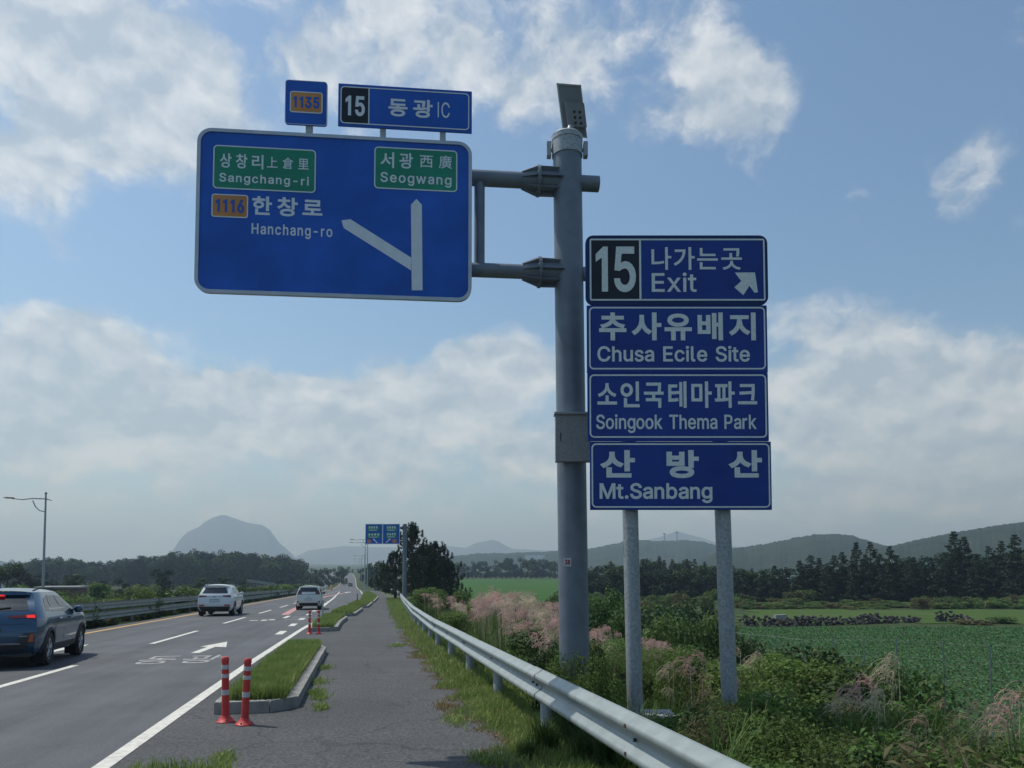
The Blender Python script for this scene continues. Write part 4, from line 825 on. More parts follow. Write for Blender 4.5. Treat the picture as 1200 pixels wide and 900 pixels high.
letters(o2, 'IC', B.box(513, 119.5, 527, 138.6), -.003, MT['white'], .001)
for (xa, xb, y0, y1) in ((358, 366, 145, 158), (445.3, 452, 149, 162), (515.5, 522.3, 151, 165)):
    a = B.px(xa, y0); b = B.px(xb, y1); o = MB().box(((a[0] + b[0]) / 2, .03, (a[1] + b[1]) / 2), (b[0] - a[0], .03, a[1] - b[1] + .12)).build('bracket', MT['galv'], gantry)
    o.location = B.o - GO; o.rotation_euler = (0, 0, B.rz)
TRACK = 0.
# cabinet and number sticker on the pole
cb = P(671.5, 512.5, PD - .26); w_ = (P(692, 512, PD - .26) - P(651, 512, PD - .26)).length; h_ = zat(485, PD - .26) - zat(541, PD - .26)
cab = MB().box(inv(cb + FH * .06), (w_, .14, h_), -TH).build('cabinet', MT['boxgrey'], gantry)
MB().box(inv(P(671.5, 484.5, PD - .26) + FH * .05), (w_ + .03, .19, .022), -TH).build('lid', MT['galv'], cab)
MB().box(inv(P(657, 512, PD - .35)), (.012, .02, .09), -TH).build('latch', MT['dark'], cab)
for y_ in (495, 530):
    MB().tube([inv(pole_at(zat(y_, PD) - .02)), inv(pole_at(zat(y_, PD) + .02))], .176, 28).build('strap', MT['galv'], cab)
BS = Board(660, 670, PD - .178, PD - .178, 659)
st = MB().prism(rrect(*BS.box(660.8, 654.2, 669.4, 663.6), .004), -.002, .003).build('number_plate', MT['sky_plate'], gantry); st.location = BS.o - GO; st.rotation_euler = (0, 0, BS.rz)
letters(st, '38', BS.box(661.9, 655.8, 668.4, 662.0), -.0035, MT['red_ink'], .003)

# ================= the column of four boards on two posts
CD = 8.0
Q = Board(688, 901, 8.0, 8.0, 440)
col_o = Vector((Q.o.x, Q.o.y, tz(Q.o.x, Q.o.y)))
colsign = empty('exit_sign', col_o, 0, 'stack of four dark blue place name boards on two round posts', 'road sign')
def put_board(o): o.location = Q.o - col_o; o.rotation_euler = (0, 0, Q.rz); return o
for (xb, yb, xt, yt) in ((744.2, 833, 738.6, 600), (854.3, 808, 846.8, 600)):
    lo = P(xb, yb, CD + .16); hi = P(xt, yt, CD + .16); dr = (hi - lo) / (hi.z - lo.z)
    g0 = tz(lo.x, lo.y); p0 = lo + dr * (g0 - .15 - lo.z); p1 = hi + dr * (zat(285, CD) - hi.z)
    MB().tube([p0 - col_o, p1 - col_o], .083, 24).build('post', MT['galv'], colsign, smooth=True)
    fb = Vector((p0.x, p0.y, 0))
    zc = zat(838, CD + .16) if xb < 800 else g0 + .1
    MB().box(Vector((p0.x + .12, p0.y + .05, (zc + g0 - .3) / 2)) - col_o, (.62, .5, zc - g0 + .3), -TH).build('footing', MT['concrete'], colsign)
def qbox(x0, y0, x1, y1):
    xm = (x0 + x1) / 2; ym = (y0 + y1) / 2; return (Q.px(x0, ym)[0], Q.px(xm, y1)[1], Q.px(x1, ym)[0], Q.px(xm, y0)[1])
def name_board(bx, r, frame, fr_r, label, face=MT['blue2'], rim=None, w=.016):
    b = qbox(*bx); o = put_board(MB().prism(rrect(*b, r), 0, .03).build('name_board', face, colsign)); o['label'] = label
    ring(MB(), qbox(*frame), fr_r, w, -.003).build('border', MT['white2'], o)
    return o
nb1 = put_board(MB().prism(rrect(*qbox(686.2, 275.8, 899.8, 357), .085), 0, .035).build('exit_board', MT['navy'], colsign)); nb1['label'] = 'top board with large 15 on black and a slanting arrow'
MB().prism(rrect(*qbox(691, 280.3, 896, 352.2), .02), -.003, -.0005).build('blue_face', MT['blue2'], nb1)
MB().prism(rrect(*qbox(692.5, 281.5, 749.5, 351), .01), -.005, -.002).build('number_panel', MT['black'], nb1)
ring(MB(), qbox(691, 280, 896.3, 352.5), .02, .017, -.0065).build('border', MT['white2'], nb1)
MB().prism(rrect(*qbox(749, 281, 751.3, 352), 0), -.0065, -.002).build('divider', MT['white2'], nb1)
letters(nb1, '15', qbox(698, 289.2, 745, 342.6), -.0068, MT['white2'], .013)
letters(nb1, '나가는곳', qbox(763, 289.8, 869.2, 316.4), -.005, MT['white2'], .004, [tuple(Q.px(x, 300)[0] for x in s) for s in ((763.3, 786.5), (789.5, 814), (816.8, 841), (845, 869.2))])
letters(nb1, 'Exit', qbox(763.6, 319.6, 816.2, 342.3), -.005, MT['white2'], .004)
ap = [Q.px(*q) for q in ((861, 319.6), (884.6, 319.4), (888, 342.6), (884, 343.2), (878, 335), (871, 346), (860.4, 337), (868.5, 329.5))]
tr = tessellate_polygon([[Vector((a, b, 0)) for a, b in ap]]); fs = []
for t in tr:
    a, b, c = [ap[i] for i in t]; ar = (b[0] - a[0]) * (c[1] - a[1]) - (c[0] - a[0]) * (b[1] - a[1]); fs.append(tuple(t) if ar > 0 else tuple(reversed(t)))
MB().add([(a, -.005, b) for a, b in ap], fs).build('exit_arrow', MT['white2'], nb1)
nb2 = name_board((687.8, 357.9, 899.2, 436.6), .004, (690.2, 359.8, 897, 433), .05, 'second board, of the exile site')
letters(nb2, '추사유배지', qbox(702, 366.3, 885.5, 399), -.003, MT['white2'], .0105, [tuple(Q.px(x, 380)[0] for x in s) for s in ((702, 734), (740.5, 775), (778.6, 810.6), (817.4, 847), (854.4, 885.5))])
letters(nb2, 'Chusa Ecile Site', qbox(700, 405.4, 878.6, 424), -.003, MT['white2'], .0045)
nb3 = name_board((688.6, 437.3, 900.4, 516.8), .004, (690.8, 438.8, 900 - 1.6, 513), .05, 'third board, of the theme park')
letters(nb3, '소인국테마파크', qbox(700, 447, 887, 478), -.003, MT['white2'], .0065, [tuple(Q.px(x, 460)[0] for x in s) for s in ((700, 723), (727, 749.5), (754.5, 777.5), (783, 804.5), (810, 834), (837.5, 861), (864.5, 887))])
letters(nb3, 'Soingook Thema Park', qbox(698.6, 485.5, 886.4, 507.5), -.003, MT['white2'], .0035)
nb4 = name_board((691.5, 517.5, 904.0, 597.5), .004, (693.2, 519.6, 902.3, 595), .05, 'fourth board, lowest, of the mountain')
letters(nb4, '산방산', qbox(704, 527.5, 892.6, 560.3), -.003, MT['white2'], .0125, [tuple(Q.px(x, 540)[0] for x in s) for s in ((704, 744), (781, 818.8), (854.4, 892.8))])
letters(nb4, 'Mt.Sanbang', qbox(702.6, 566, 834.8, 589.6), -.003, MT['white2'], .0055)
for y_ in (300, 335, 380, 415, 455, 495, 540, 580):
    a = Q.px(694, y_); b = Q.px(895, y_); o = put_board(MB().box(((a[0] + b[0]) / 2, .05, a[1]), (b[0] - a[0], .035, .05)).build('bracket', MT['galv'], colsign))

# ================= the distant pair of panels
FD = 68.
fp = P(474, 690, FD); g0 = tz(fp.x, fp.y)
far_s = empty('overhead_sign', (fp.x, fp.y, g0 - .1), 0, 'distant grey pole with a two-panel blue and green board over the road', 'road sign')
fi = lambda p: Vector(p) - far_s.location
MB().tube([fi((fp.x, fp.y, g0 - .2)), fi((fp.x, fp.y, zat(614, FD)))], .18, 16).build('pole', MT['pole'], far_s, smooth=True)
FB = Board(428, 469, FD + .3, FD - .3, 625)
for (y_) in (618, 634):
    a = P(480 if y_ < 620 else 474, y_, FD); b = FB.o - FB.x * 1.2 + FB.n * -.2; MB().tube([fi(a), fi(Vector((b.x, b.y, a.z)))], .085, 10).build('arm', MT['pole'], far_s, smooth=True)
a = P(472, 618.2, FD); b = P(468.5, 618.5, FD); MB().tube([fi(a), fi(b)], [.22, .1], 10).build('flange', MT['pole'], far_s)
def fput(o): o.location = FB.o - far_s.location; o.rotation_euler = (0, 0, FB.rz); return o
for (x0, x1, cols, lab) in ((428.2, 448.2, ((431, 444, 616, 622.5), (430.5, 446, 624.5, 630.5)), 'board half with the orange shield and the arrow to the left'), (448.6, 468.4, ((452.5, 465, 616, 622.5), (452.5, 465, 624, 630.5)), 'board half with the orange shield and the arrow to the right')):
    bb = FB.box(x0, 614, x1, 637.6); o = fput(MB().prism(rrect(*bb, .05), 0, .05).build('sign_board', MT['blue'], far_s)); o['label'] = lab
    ring(MB(), bb, .05, .04, -.006).build('border', MT['white'], o)
    for c in cols:
        gb = FB.box(c[0], c[2], c[1], c[3]); MB().prism(rrect(*gb, .03), -.01, 0).build('green_panel', MT['green'], o)
        mb = MB(); n_ = 4; W_ = gb[2] - gb[0]; H_ = gb[3] - gb[1]
        for k in range(n_): mb.prism([(gb[0] + W_ * (.1 + .22 * k), gb[1] + H_ * .48), (gb[0] + W_ * (.22 + .22 * k), gb[1] + H_ * .48), (gb[0] + W_ * (.22 + .22 * k), gb[1] + H_ * .88), (gb[0] + W_ * (.1 + .22 * k), gb[1] + H_ * .88)], -.016, -.01)
        mb.prism([(gb[0] + W_ * .1, gb[1] + H_ * .14), (gb[0] + W_ * .8, gb[1] + H_ * .14), (gb[0] + W_ * .8, gb[1] + H_ * .26), (gb[0] + W_ * .1, gb[1] + H_ * .26)], -.016, -.01)
        lt = mb.build('lettering', MT['white'], o); lt['kind'] = 'stuff'
    if x0 < 440: sh = (430.3, 435, 632.2, 636); ar_ = ((442.2, 636.4), (437.4, 631.4)) 
    else: sh = (459.6, 464.5, 632, 635.8); ar_ = ((452.5, 636), (457.4, 631.2))
    MB().prism(rrect(*FB.box(sh[0], sh[2], sh[1], sh[3]), .03), -.012, 0).build('route_shield', MT['orange'], o)
    a = Vector((*FB.px(*ar_[0]), 0)); b = Vector((*FB.px(*ar_[1]), 0)); d = (b - a).normalized(); n_ = Vector((-d.y, d.x, 0))
    q = [a + n_ * .045, a - n_ * .045, b - n_ * .045 - d * .12, b - n_ * .13 - d * .12, b + d * .02, b + n_ * .13 - d * .12, b + n_ * .045 - d * .12]
    mb = MB(); mb.add([(p.x, -.012, p.y) for p in q], [(0, 1, 2, 6), (3, 4, 5)]); mb.build('arrow', MT['white'], o)
# ------------------------------------------------------------------ right guardrail
def wprofile():
    # (offset towards the road, height) of the front face, from bottom to top
    pr = [(0.0, .345), (.006, .358), (.074, .395), (.082, .41), (.082, .432), (.074, .447), (.006, .495), (.0, .505), (.0, .535), (.006, .545), (.074, .593), (.082, .608), (.082, .63), (.074, .645), (.006, .682), (0.0, .695)]
    return pr
def beam(path, zfun, prof, t=.006, sign=-1, closed_ends=True):
    """path: list of (u, v); the profile offset goes to u + sign*off"""
    mb = MB(); vs = []; n = len(prof)
    front = prof; back = [(o - t - .002, z) for o, z in reversed(prof)]
    loop = front + back; m = len(loop)
    for i, (u, v) in enumerate(path):
        a = path[max(i - 1, 0)]; b = path[min(i + 1, len(path) - 1)]; d = Vector((b[0] - a[0], b[1] - a[1])).normalized(); nx, ny = sign * d.y, -sign * d.x
        for (o, z) in loop: vs.append((u + nx * o, v + ny * o, zfun(v) + z))
    fs = []
    for i in range(len(path) - 1):
        for k in range(m): fs.append((i * m + k, (i + 1) * m + k, (i + 1) * m + (k + 1) % m, i * m + (k + 1) % m))
    mb.add(vs, fs)
    for i in (0, len(path) - 1):
        for k in range(n - 1): mb.add([vs[i * m + k], vs[i * m + k + 1], vs[i * m + m - 2 - k], vs[i * m + m - 1 - k]], [(0, 1, 2, 3)])
    return mb
gr = empty('guardrail', (1.95, 2.0, road_z(2.0)), 0, 'galvanised steel guardrail winding along the pavement on round posts', 'guardrail')
gi = lambda p: tuple(Vector(p) - gr.location)
v_ = 2.1; k = 0; PR = wprofile()
joints = list(np.arange(2.1, 75, 6.0)) + list(np.arange(80, 231, 12.0))
for a, b in zip(joints[:-1], joints[1:]):
    n_ = 7 if b < 75 else 6
    ex = .16
    path = [(rail_u(v), v) for v in np.linspace(a - ex, b + ex, n_)]
    off = .010 if k % 2 else 0.0
    pr = [(o + off, z) for o, z in PR]
    mb = beam(path, road_z, pr); mb.v = [gi(p) for p in mb.v]; o = mb.build('rail_beam', MT['rail'], gr, smooth=True); k += 1
    if a < 40:
        for vb in ([a + .1] if a < 40 else []):
            for (du, dz_) in ((.075, .425), (.075, .615), (.012, .52)):
                for dv in (-.09, .09):
                    c = Vector((rail_u(vb) - du - .012, vb + dv, road_z(vb) + dz_)); MB().tube([gi(c + Vector((.012, 0, 0))), gi(c - Vector((.006, 0, 0)))], .014, 6).build('bolt', MT['bolt'], o)
        vb = (a + b) / 2
        for (du, dz_) in ((.078, .43), (.078, .62), (.012, .52)):
            c = Vector((rail_u(vb) - du - .006, vb, road_z(vb) + dz_)); MB().tube([gi(c + Vector((.012, 0, 0))), gi(c - Vector((.006, 0, 0)))], .014, 6).build('bolt', MT['bolt'], o)
post0 = MB().lathe([(.068, -.6), (.068, .60), (.06, .62), (.02, .63)], n=18).mesh('rail_post', MT['galv'], True)
blk0 = MB().box((0, 0, 0), (.06, .12, .16)).mesh('spacer', MT['galv'])
for v in list(np.arange(2.1, 76, 3.0)) + list(np.arange(78, 229, 4.0)):
    u = rail_u(v) + .085; o = obj('post', post0, gr, Vector((u, v, road_z(v))) - gr.location)
# ------------------------------------------------------------------ median barrier and the rail on the far bank
def side_barrier(name, uf, v0, v1, zf, rails, label, step=4., depth=.5, postr=.06, seg=8.):
    root = empty(name, (uf(v0), v0, zf(v0)), 0, label, 'guardrail'); li = lambda p: tuple(Vector(p) - root.location)
    for (zr, hh) in rails:
        prof = [(0, zr - hh / 2), (.05, zr - hh * .42), (.06, zr - hh * .2), (.02, zr), (.06, zr + hh * .2), (.05, zr + hh * .42), (0, zr + hh / 2)]
        vs_ = np.arange(v0, v1, seg)
        for i, a in enumerate(vs_):
            b = min(a + seg, v1); mb = beam([(uf(x), x) for x in np.linspace(a, b - .02, 3)], zf, prof, sign=1 if False else -1); mb.v = [li((p[0], p[1], p[2])) for p in mb.v]
            # the face looks at the carriageway on the right
            mb.build('rail_beam', MT['rail2'], root, smooth=True)
    me = MB().lathe([(postr, -depth), (postr, .95), (postr * .5, .98)], n=10).mesh('barrier_post', MT['pole'], True)
    for v in np.arange(v0 + .3, v1, step): obj('post', me, root, Vector((uf(v) - .14, v, zf(v))) - root.location)
    return root
MT['rail2'] = mat('weathered rail steel', (.24, .28, .265), .6, .3, var=.2, vscale=3)
side_barrier('median_guardrail', lambda v: -10.25 + drift(v), 6, 196, road_z, ((.42, .32), (.82, .30)), 'two-beam steel barrier along the median shrubs')
side_barrier('bank_guardrail', lambda v: -24 - (v - 172) * .004, 172, 300, lambda v: interp(v, [(172, -3.05), (230, -5.6), (300, -8.4)]), ((.46, .3), (.8, .26)), 'grey rail on the bank beyond the opposite carriageway', depth=3.0)

# ------------------------------------------------------------------ red flexible posts
def flex_post():
    root = empty('flexible_post', (0, 0, 0)); 
    MB().lathe([(.0, 0.0), (.105, 0.0), (.105, .012), (.085, .03), (.058, .055), (.05, .075), (.03, .08)], n=20).build('base', MT['red_plastic'], root, smooth=True)
    for k in range(4):
        a = R(45 + 90 * k); MB().lathe([(.012, .02), (.012, .034), (.004, .036)], c=(.084 * math.cos(a), .084 * math.sin(a), 0), n=8).build('bolt', MT['bolt'], root)
    MB().lathe([(.047, .06), (.044, .10), (.042, .35), (.040, .70), (.043, .705), (.043, .74), (.03, .757), (.0, .76)], n=20).build('tube', MT['red_plastic'], root, smooth=True)
    for (a, b) in ((.315, .375), (.515, .56), (.615, .665)):
        MB().lathe([(.0425, a), (.0445, a + .001), (.0435, b - .001), (.041, b)], n=20).build('reflective_band', MT['reflector'], root, smooth=True)
    return root
fp0 = flex_post(); first = True
for (x, y, ln, lab) in ((264.3, 846, .02, 'red and white flexible post, left of the nearer pair'), (286.5, 849.5, .035, 'red and white flexible post, right of the nearer pair'), (362.7, 743, 0, 'red and white flexible post by the second island, left of the farther pair'), (373.2, 743, 0, 'red and white flexible post by the second island, right of the farther pair')):
    p = G(x, y); o = fp0 if first else copy_tree(fp0); first = False
    o.location = (p.x, p.y, road_z(p.y) + .001); o.rotation_euler = (random.uniform(-.01, .01), ln, random.uniform(0, 3)); tag(o, lab, 'traffic post', 'red flexible posts')
# thin delineator on the second island and one beyond
for (x, y0, y1, lab) in ((378, 731, 706, 'thin grey delineator post with a round head on the second island'), (418.6, 709, 697, 'thin dark marker post on the verge beyond the islands')):
    p = G(x, y0); d = (p - C0).dot(FH); h = zat(y1, d) - p.z
    root = empty('delineator', (p.x, p.y, road_z(p.y) + .1), 0, lab, 'marker post')
    MB().lathe([(.035, -.05), (.035, h - .1), (.02, h - .09)], n=10).build('post', MT['galv'] if y0 > 720 else MT['dark'], root, smooth=True)
    MB().tube([(0, -.02, h - .06), (0, .02, h - .06)], .06, 14).build('reflector', MT['rail'], root)

# ------------------------------------------------------------------ street lamps
def lamp(h, arm, side=-1, scroll=True):
    root = empty('street_lamp', (0, 0, 0))
    MB().lathe([(.20, 0), (.20, .03), (.11, .06), (.095, 1.0), (.06, h)], n=14).build('pole', MT['galv'], root, smooth=True)
    MB().lathe([(.07, h), (.09, h + .05), (.05, h + .14), (.0, h + .16)], n=10).build('finial', MT['pole'], root, smooth=True)
    mb = MB(); z = h - .35
    mb.tube([(-side * .45, 0, z - .12), (0, 0, z), (side * arm * .35, 0, z + .03), (side * arm * .62, 0, z - .05), (side * (arm - .3), 0, z + .02)], [.025, .045, .04, .035, .03], 8)
    mb.tube([(0, 0, z - .95), (side * .45, 0, z - .85), (side * .75, 0, z - .55), (side * .95, 0, z - .12)], .035, 8)
    mb.build('arm', MT['pole'], root, smooth=True)
    mb = MB(); mb.tube([(side * (arm - .45), 0, z + .05), (side * (arm - .3), 0, z + .06), (side * (arm + .1), 0, z + .10), (side * (arm + .35), 0, z + .10)], [.05, .13, .14, .04], 12)
    mb.v = [(x, y, (zz - z - .08) * .45 + z + .08) for x, y, zz in mb.v]
    mb.build('lamp_head', MT['dark'], root, smooth=True)
    return root
p = P(50.3, 690, 56); zt = zat(579, 56); gz = tz(p.x, p.y)
l0 = lamp(zt - gz, 2.75); l0.location = (p.x, p.y, gz); l0.rotation_euler = (0, 0, -TH); tag(l0, 'grey street lamp with a scrolled arm, alone beyond the median on the far left', 'street lamp', 'street lamps along the road')
l1 = None
for (x, d, yt, side, lab) in ((430.3, 150, 630.5, -1, 'nearest of the street lamps standing below the distant blue board'), (427.6, 168, 634, -1, 'second street lamp in the row below the distant blue board'),
                        (427.0, 235, 650, -1, 'third street lamp in the row, beyond the distant blue board'), (423.5, 330, 654, -1, 'fourth street lamp in the row, far down the road'), (421.5, 430, 657, -1, 'fifth and smallest street lamp in the row down the road')):
    p = P(x, 690, d); gz = road_z(p.y) + .1
    if l1 is None: l1 = lamp(zat(yt, d) - gz, 3.2, side); o = l1; H0 = zat(yt, d) - gz
    else: o = copy_tree(l1); o.scale = (1, 1, (zat(yt, d) - gz) / H0)
    o.location = (p.x, p.y, gz); o.rotation_euler = (0, 0, -TH); tag(o, lab, 'street lamp', 'street lamps along the road')
# traffic drum and white marker at the far opening of the median
for (x, col, h, lab) in ((388.2, 'paint_yellow', 1.5, 'yellow warning drum at the far median opening'), (382.5, 'reflector', 1.4, 'white marker drum beside the yellow one at the median opening')):
    p = P(x, 688, 215); root = empty('traffic_drum', (p.x, p.y, road_z(p.y)), 0, lab, 'traffic drum')
    MB().lathe([(.42, -.1), (.42, .12), (.36, .16), (.32, h * .8), (.2, h), (.0, h + .02)], n=14).build('body', MT[col], root, smooth=True)
    MB().lathe([(.345, h * .4), (.36, h * .42), (.355, h * .55), (.34, h * .57)], n=14).build('band', MT['reflector' if col != 'reflector' else 'galv'], root, smooth=True)

# ------------------------------------------------------------------ field fence: thin posts with wire
fence = empty('wire_fence', (*P(880, 760, 24).xy, tz(*P(880, 760, 24).xy)), 0, 'thin wire fence on slim grey posts at the edge of the crop field', 'fence')
fpts = []
for (x, yt, d) in ((850, 738, 26), (880, 742, 25), (909, 744, 24), (941, 748, 23), (976, 748, 22.6), (1012, 748, 22.2), (1050, 748, 21.8), (1105, 752, 21.4), (1160, 754, 21), (1215, 757, 20.6)):
    top = P(x, yt, d); g0 = tz(top.x, top.y); fpts.append((top.x, top.y, top.z)); 
    MB().tube([Vector((top.x, top.y, g0 - .2)) - fence.location, top - fence.location], .014, 8).build('post', MT['pole'], fence, smooth=True)
for dz_ in (-.05, -.5, -.95):
    MB().tube([Vector(p) + Vector((0, 0, dz_)) - fence.location for p in fpts], .0022, 4, cap=False).build('wire', MT['galv'], fence)
# ------------------------------------------------------------------ cars (local: x right, y forward from the rear bumper, z up)
class Car:
    def __init__(s, L, W, H, rows, wheels, wr, bulge, hood):
        s.L, s.W, s.H, s.rows, s.wheels, s.wr, s.bulge, s.hood = L, W, H, rows, wheels, wr, bulge, hood
        s.rz = [r[0] for r in rows]
    def rv(s, z, k): return float(np.interp(z, s.rz, [r[k] for r in s.rows]))
    def hw(s, z): return s.rv(z, 1) * s.W / 2
    def plan(s, y, z):
        yr, yf = s.rv(z, 2), s.rv(z, 3); a = (y - yr) / .45; b = (yf - y) / .5; f = 1.
        if a < 1: f -= .075 * (1 - max(a, 0)) ** 2
        if b < 1: f -= .16 * (1 - max(b, 0)) ** 2
        return f
    def rear(s, xf, z, off=0.):
        yr = s.rv(z, 2); x = s.hw(z) * s.plan(yr, z) * xf; return (x, yr - s.bulge * (1 - xf * xf) - off, z)
    def side(s, y, z, off=0., sg=1):
        return (sg * (s.hw(z) * s.plan(y, z) + off), y, z)
    def body(s):
        mb = MB(); ns = 40; ss = np.unique(np.concatenate([np.linspace(0, .12, 6), np.linspace(.12, .88, 30), np.linspace(.88, 1, 6)]))
        zs = [r[0] for r in s.rows]; K = len(zs)
        for sg in (-1, 1):
            vs = []
            for k, z in enumerate(zs):
                yr, yf = s.rows[k][2], s.rows[k][3]
                for t in ss:
                    y = yr + (yf - yr) * t; zz = z
                    for yw in s.wheels:
                        q = s.wr * 1.13; dd = q * q - (y - yw) ** 2
                        if dd > 0: zz = max(zz, s.wr + math.sqrt(dd) + (k * .012))
                    if zz > z and z > s.wr * 2.3: zz = z
                    x = s.hw(z) * s.plan(y, z); vs.append((sg * x, y, min(zz, s.rows[k][0] if z > .8 else zz)))
            n = len(ss); fs = []
            for k in range(K - 1):
                for i in range(n - 1):
                    q = (k * n + i, k * n + i + 1, (k + 1) * n + i + 1, (k + 1) * n + i); fs.append(q if sg > 0 else q[::-1])
            mb.add(vs, fs)
        # rear and front caps
        C_ = np.linspace(-1, 1, 9)
        vs = [s.rear(c, z) for z in zs for c in C_]; n = 9
        mb.add(vs, [(k * n + i, k * n + i + 1, (k + 1) * n + i + 1, (k + 1) * n + i) for k in range(K - 1) for i in range(n - 1)])
        vs = [(s.hw(z) * s.plan(s.rows[k][3], z) * c, s.rows[k][3] + .10 * (1 - c * c), z) for k, z in enumerate(zs) for c in C_]
        mb.add(vs, [(k * n + i + 1, k * n + i, (k + 1) * n + i, (k + 1) * n + i + 1) for k in range(K - 1) for i in range(n - 1)])
        # roof
        zt = zs[-1]; y0, y1 = s.rows[-1][2], s.rows[-1][3]; T = np.linspace(0, 1, 12); vs = []
        for t in T:
            y = y0 + (y1 - y0) * t
            for c in C_:
                bl = -s.bulge * (1 - c * c) * (1 - t) + .10 * (1 - c * c) * t
                vs.append((s.hw(zt) * s.plan(y, zt) * c, y + bl, zt + (s.H - zt) * (1 - abs(c) ** 2.6) * min(1, (.35 + 2.2 * t)) * (1 - .35 * t ** 4)))
        mb.add(vs, [(i * n + k, i * n + k + 1, (i + 1) * n + k + 1, (i + 1) * n + k) for i in range(11) for k in range(n - 1)])
        # bonnet
        zh = s.hood; vs = []; y0, y1 = s.L * .60, s.rv(zh, 3)
        for t in T:
            y = y0 + (y1 - y0) * t
            for c in C_: vs.append((s.hw(zh) * s.plan(y, zh) * c, y + .1 * (1 - c * c) * t, zh + .09 * (1 - abs(c) ** 3) * (1 - t * .5) + .0))
        mb.add(vs, [(i * n + k, i * n + k + 1, (i + 1) * n + k + 1, (i + 1) * n + k) for i in range(11) for k in range(n - 1)])
        return mb
    def rpatch(s, c4, off, n=8, m=3):
        """c4: four (xf, z) corners, lower left, lower right, upper right, upper left, on the rear face"""
        mb = MB(); vs = []
        for j in range(m + 1):
            b = j / m
            for i in range(n + 1):
                a = i / n; p = [(c4[0][q] * (1 - a) + c4[1][q] * a) * (1 - b) + (c4[3][q] * (1 - a) + c4[2][q] * a) * b for q in (0, 1)]
                vs.append(s.rear(p[0], p[1], off))
        back = [(x, y + off + .03, z) for x, y, z in vs]; N_ = len(vs)
        fs = [(j * (n + 1) + i, j * (n + 1) + i + 1, (j + 1) * (n + 1) + i + 1, (j + 1) * (n + 1) + i) for j in range(m) for i in range(n)]
        rim = [i for i in range(n + 1)] + [j * (n + 1) + n for j in range(1, m + 1)] + [m * (n + 1) + i for i in range(n - 1, -1, -1)] + [j * (n + 1) for j in range(m - 1, 0, -1)]
        mb.add(vs + back, fs + [(rim[(q + 1) % len(rim)], rim[q], rim[q] + N_, rim[(q + 1) % len(rim)] + N_) for q in range(len(rim))]); return mb
    def spatch(s, c4, off, sg=1, n=6, m=3):
        vs = []; mb = MB()
        for j in range(m + 1):
            b = j / m
            for i in range(n + 1):
                a = i / n; p = [(c4[0][q] * (1 - a) + c4[1][q] * a) * (1 - b) + (c4[3][q] * (1 - a) + c4[2][q] * a) * b for q in (0, 1)]
                vs.append(s.side(p[0], p[1], off, sg))
        back = [(x - sg * (off + .03), y, z) for x, y, z in vs]; N_ = len(vs)
        fs = [(j * (n + 1) + i, j * (n + 1) + i + 1, (j + 1) * (n + 1) + i + 1, (j + 1) * (n + 1) + i) for j in range(m) for i in range(n)]
        rim = [i for i in range(n + 1)] + [j * (n + 1) + n for j in range(1, m + 1)] + [m * (n + 1) + i for i in range(n - 1, -1, -1)] + [j * (n + 1) for j in range(m - 1, 0, -1)]
        fs += [(rim[(q + 1) % len(rim)], rim[q], rim[q] + N_, rim[(q + 1) % len(rim)] + N_) for q in range(len(rim))]
        if sg < 0: fs = [f[::-1] for f in fs]
        mb.add(vs + back, fs); return mb
def wheel(parent, x, y, r, w, sg):
    t = MB(); prof = [(r * .66, -w / 2), (r * .93, -w / 2), (r, -w / 2 + .03), (r, w / 2 - .03), (r * .93, w / 2), (r * .66, w / 2)]
    n = 24; vs = []; fs = []
    for (rr_, xx) in prof:
        for k in range(n): a = 2 * math.pi * k / n; vs.append((x + xx, y + rr_ * math.cos(a), r + rr_ * math.sin(a)))
    for i in range(len(prof) - 1):
        for k in range(n): fs.append((i * n + k, (i + 1) * n + k, (i + 1) * n + (k + 1) % n, i * n + (k + 1) % n))
    t.add(vs, fs); wh = t.build('wheel', MT['rubber'], parent, smooth=True)
    rm = MB(); xo = x + sg * (w / 2 - .03)
    rm.tube([(x + sg * (w / 2 - .05), y, r), (x + sg * (w / 2 - .045), y, r)], r * .66, 24)
    rm2 = MB()
    for k in range(5):
        a = 2 * math.pi * k / 5 + .3
        for da in (-.14, .14):
            c = Vector((xo, y, r)); e = Vector((xo, y + math.cos(a + da) * r * .62, r + math.sin(a + da) * r * .62)); rm2.tube([c, e], [.032, .022], 6)
    rm2.tube([(xo - .02, y, r), (xo + sg * .012, y, r)], .06, 12)
    for k in range(24):
        a = 2 * math.pi * k / 24; b = 2 * math.pi * (k + 1) / 24
        rm2.tube([(xo, y + math.cos(a) * r * .65, r + math.sin(a) * r * .65), (xo, y + math.cos(b) * r * .65, r + math.sin(b) * r * .65)], .014, 5, cap=False)
    rm.build('brake_disc', MT['dark'], wh); rm2.build('rim', MT['rim'], wh)
    return wh
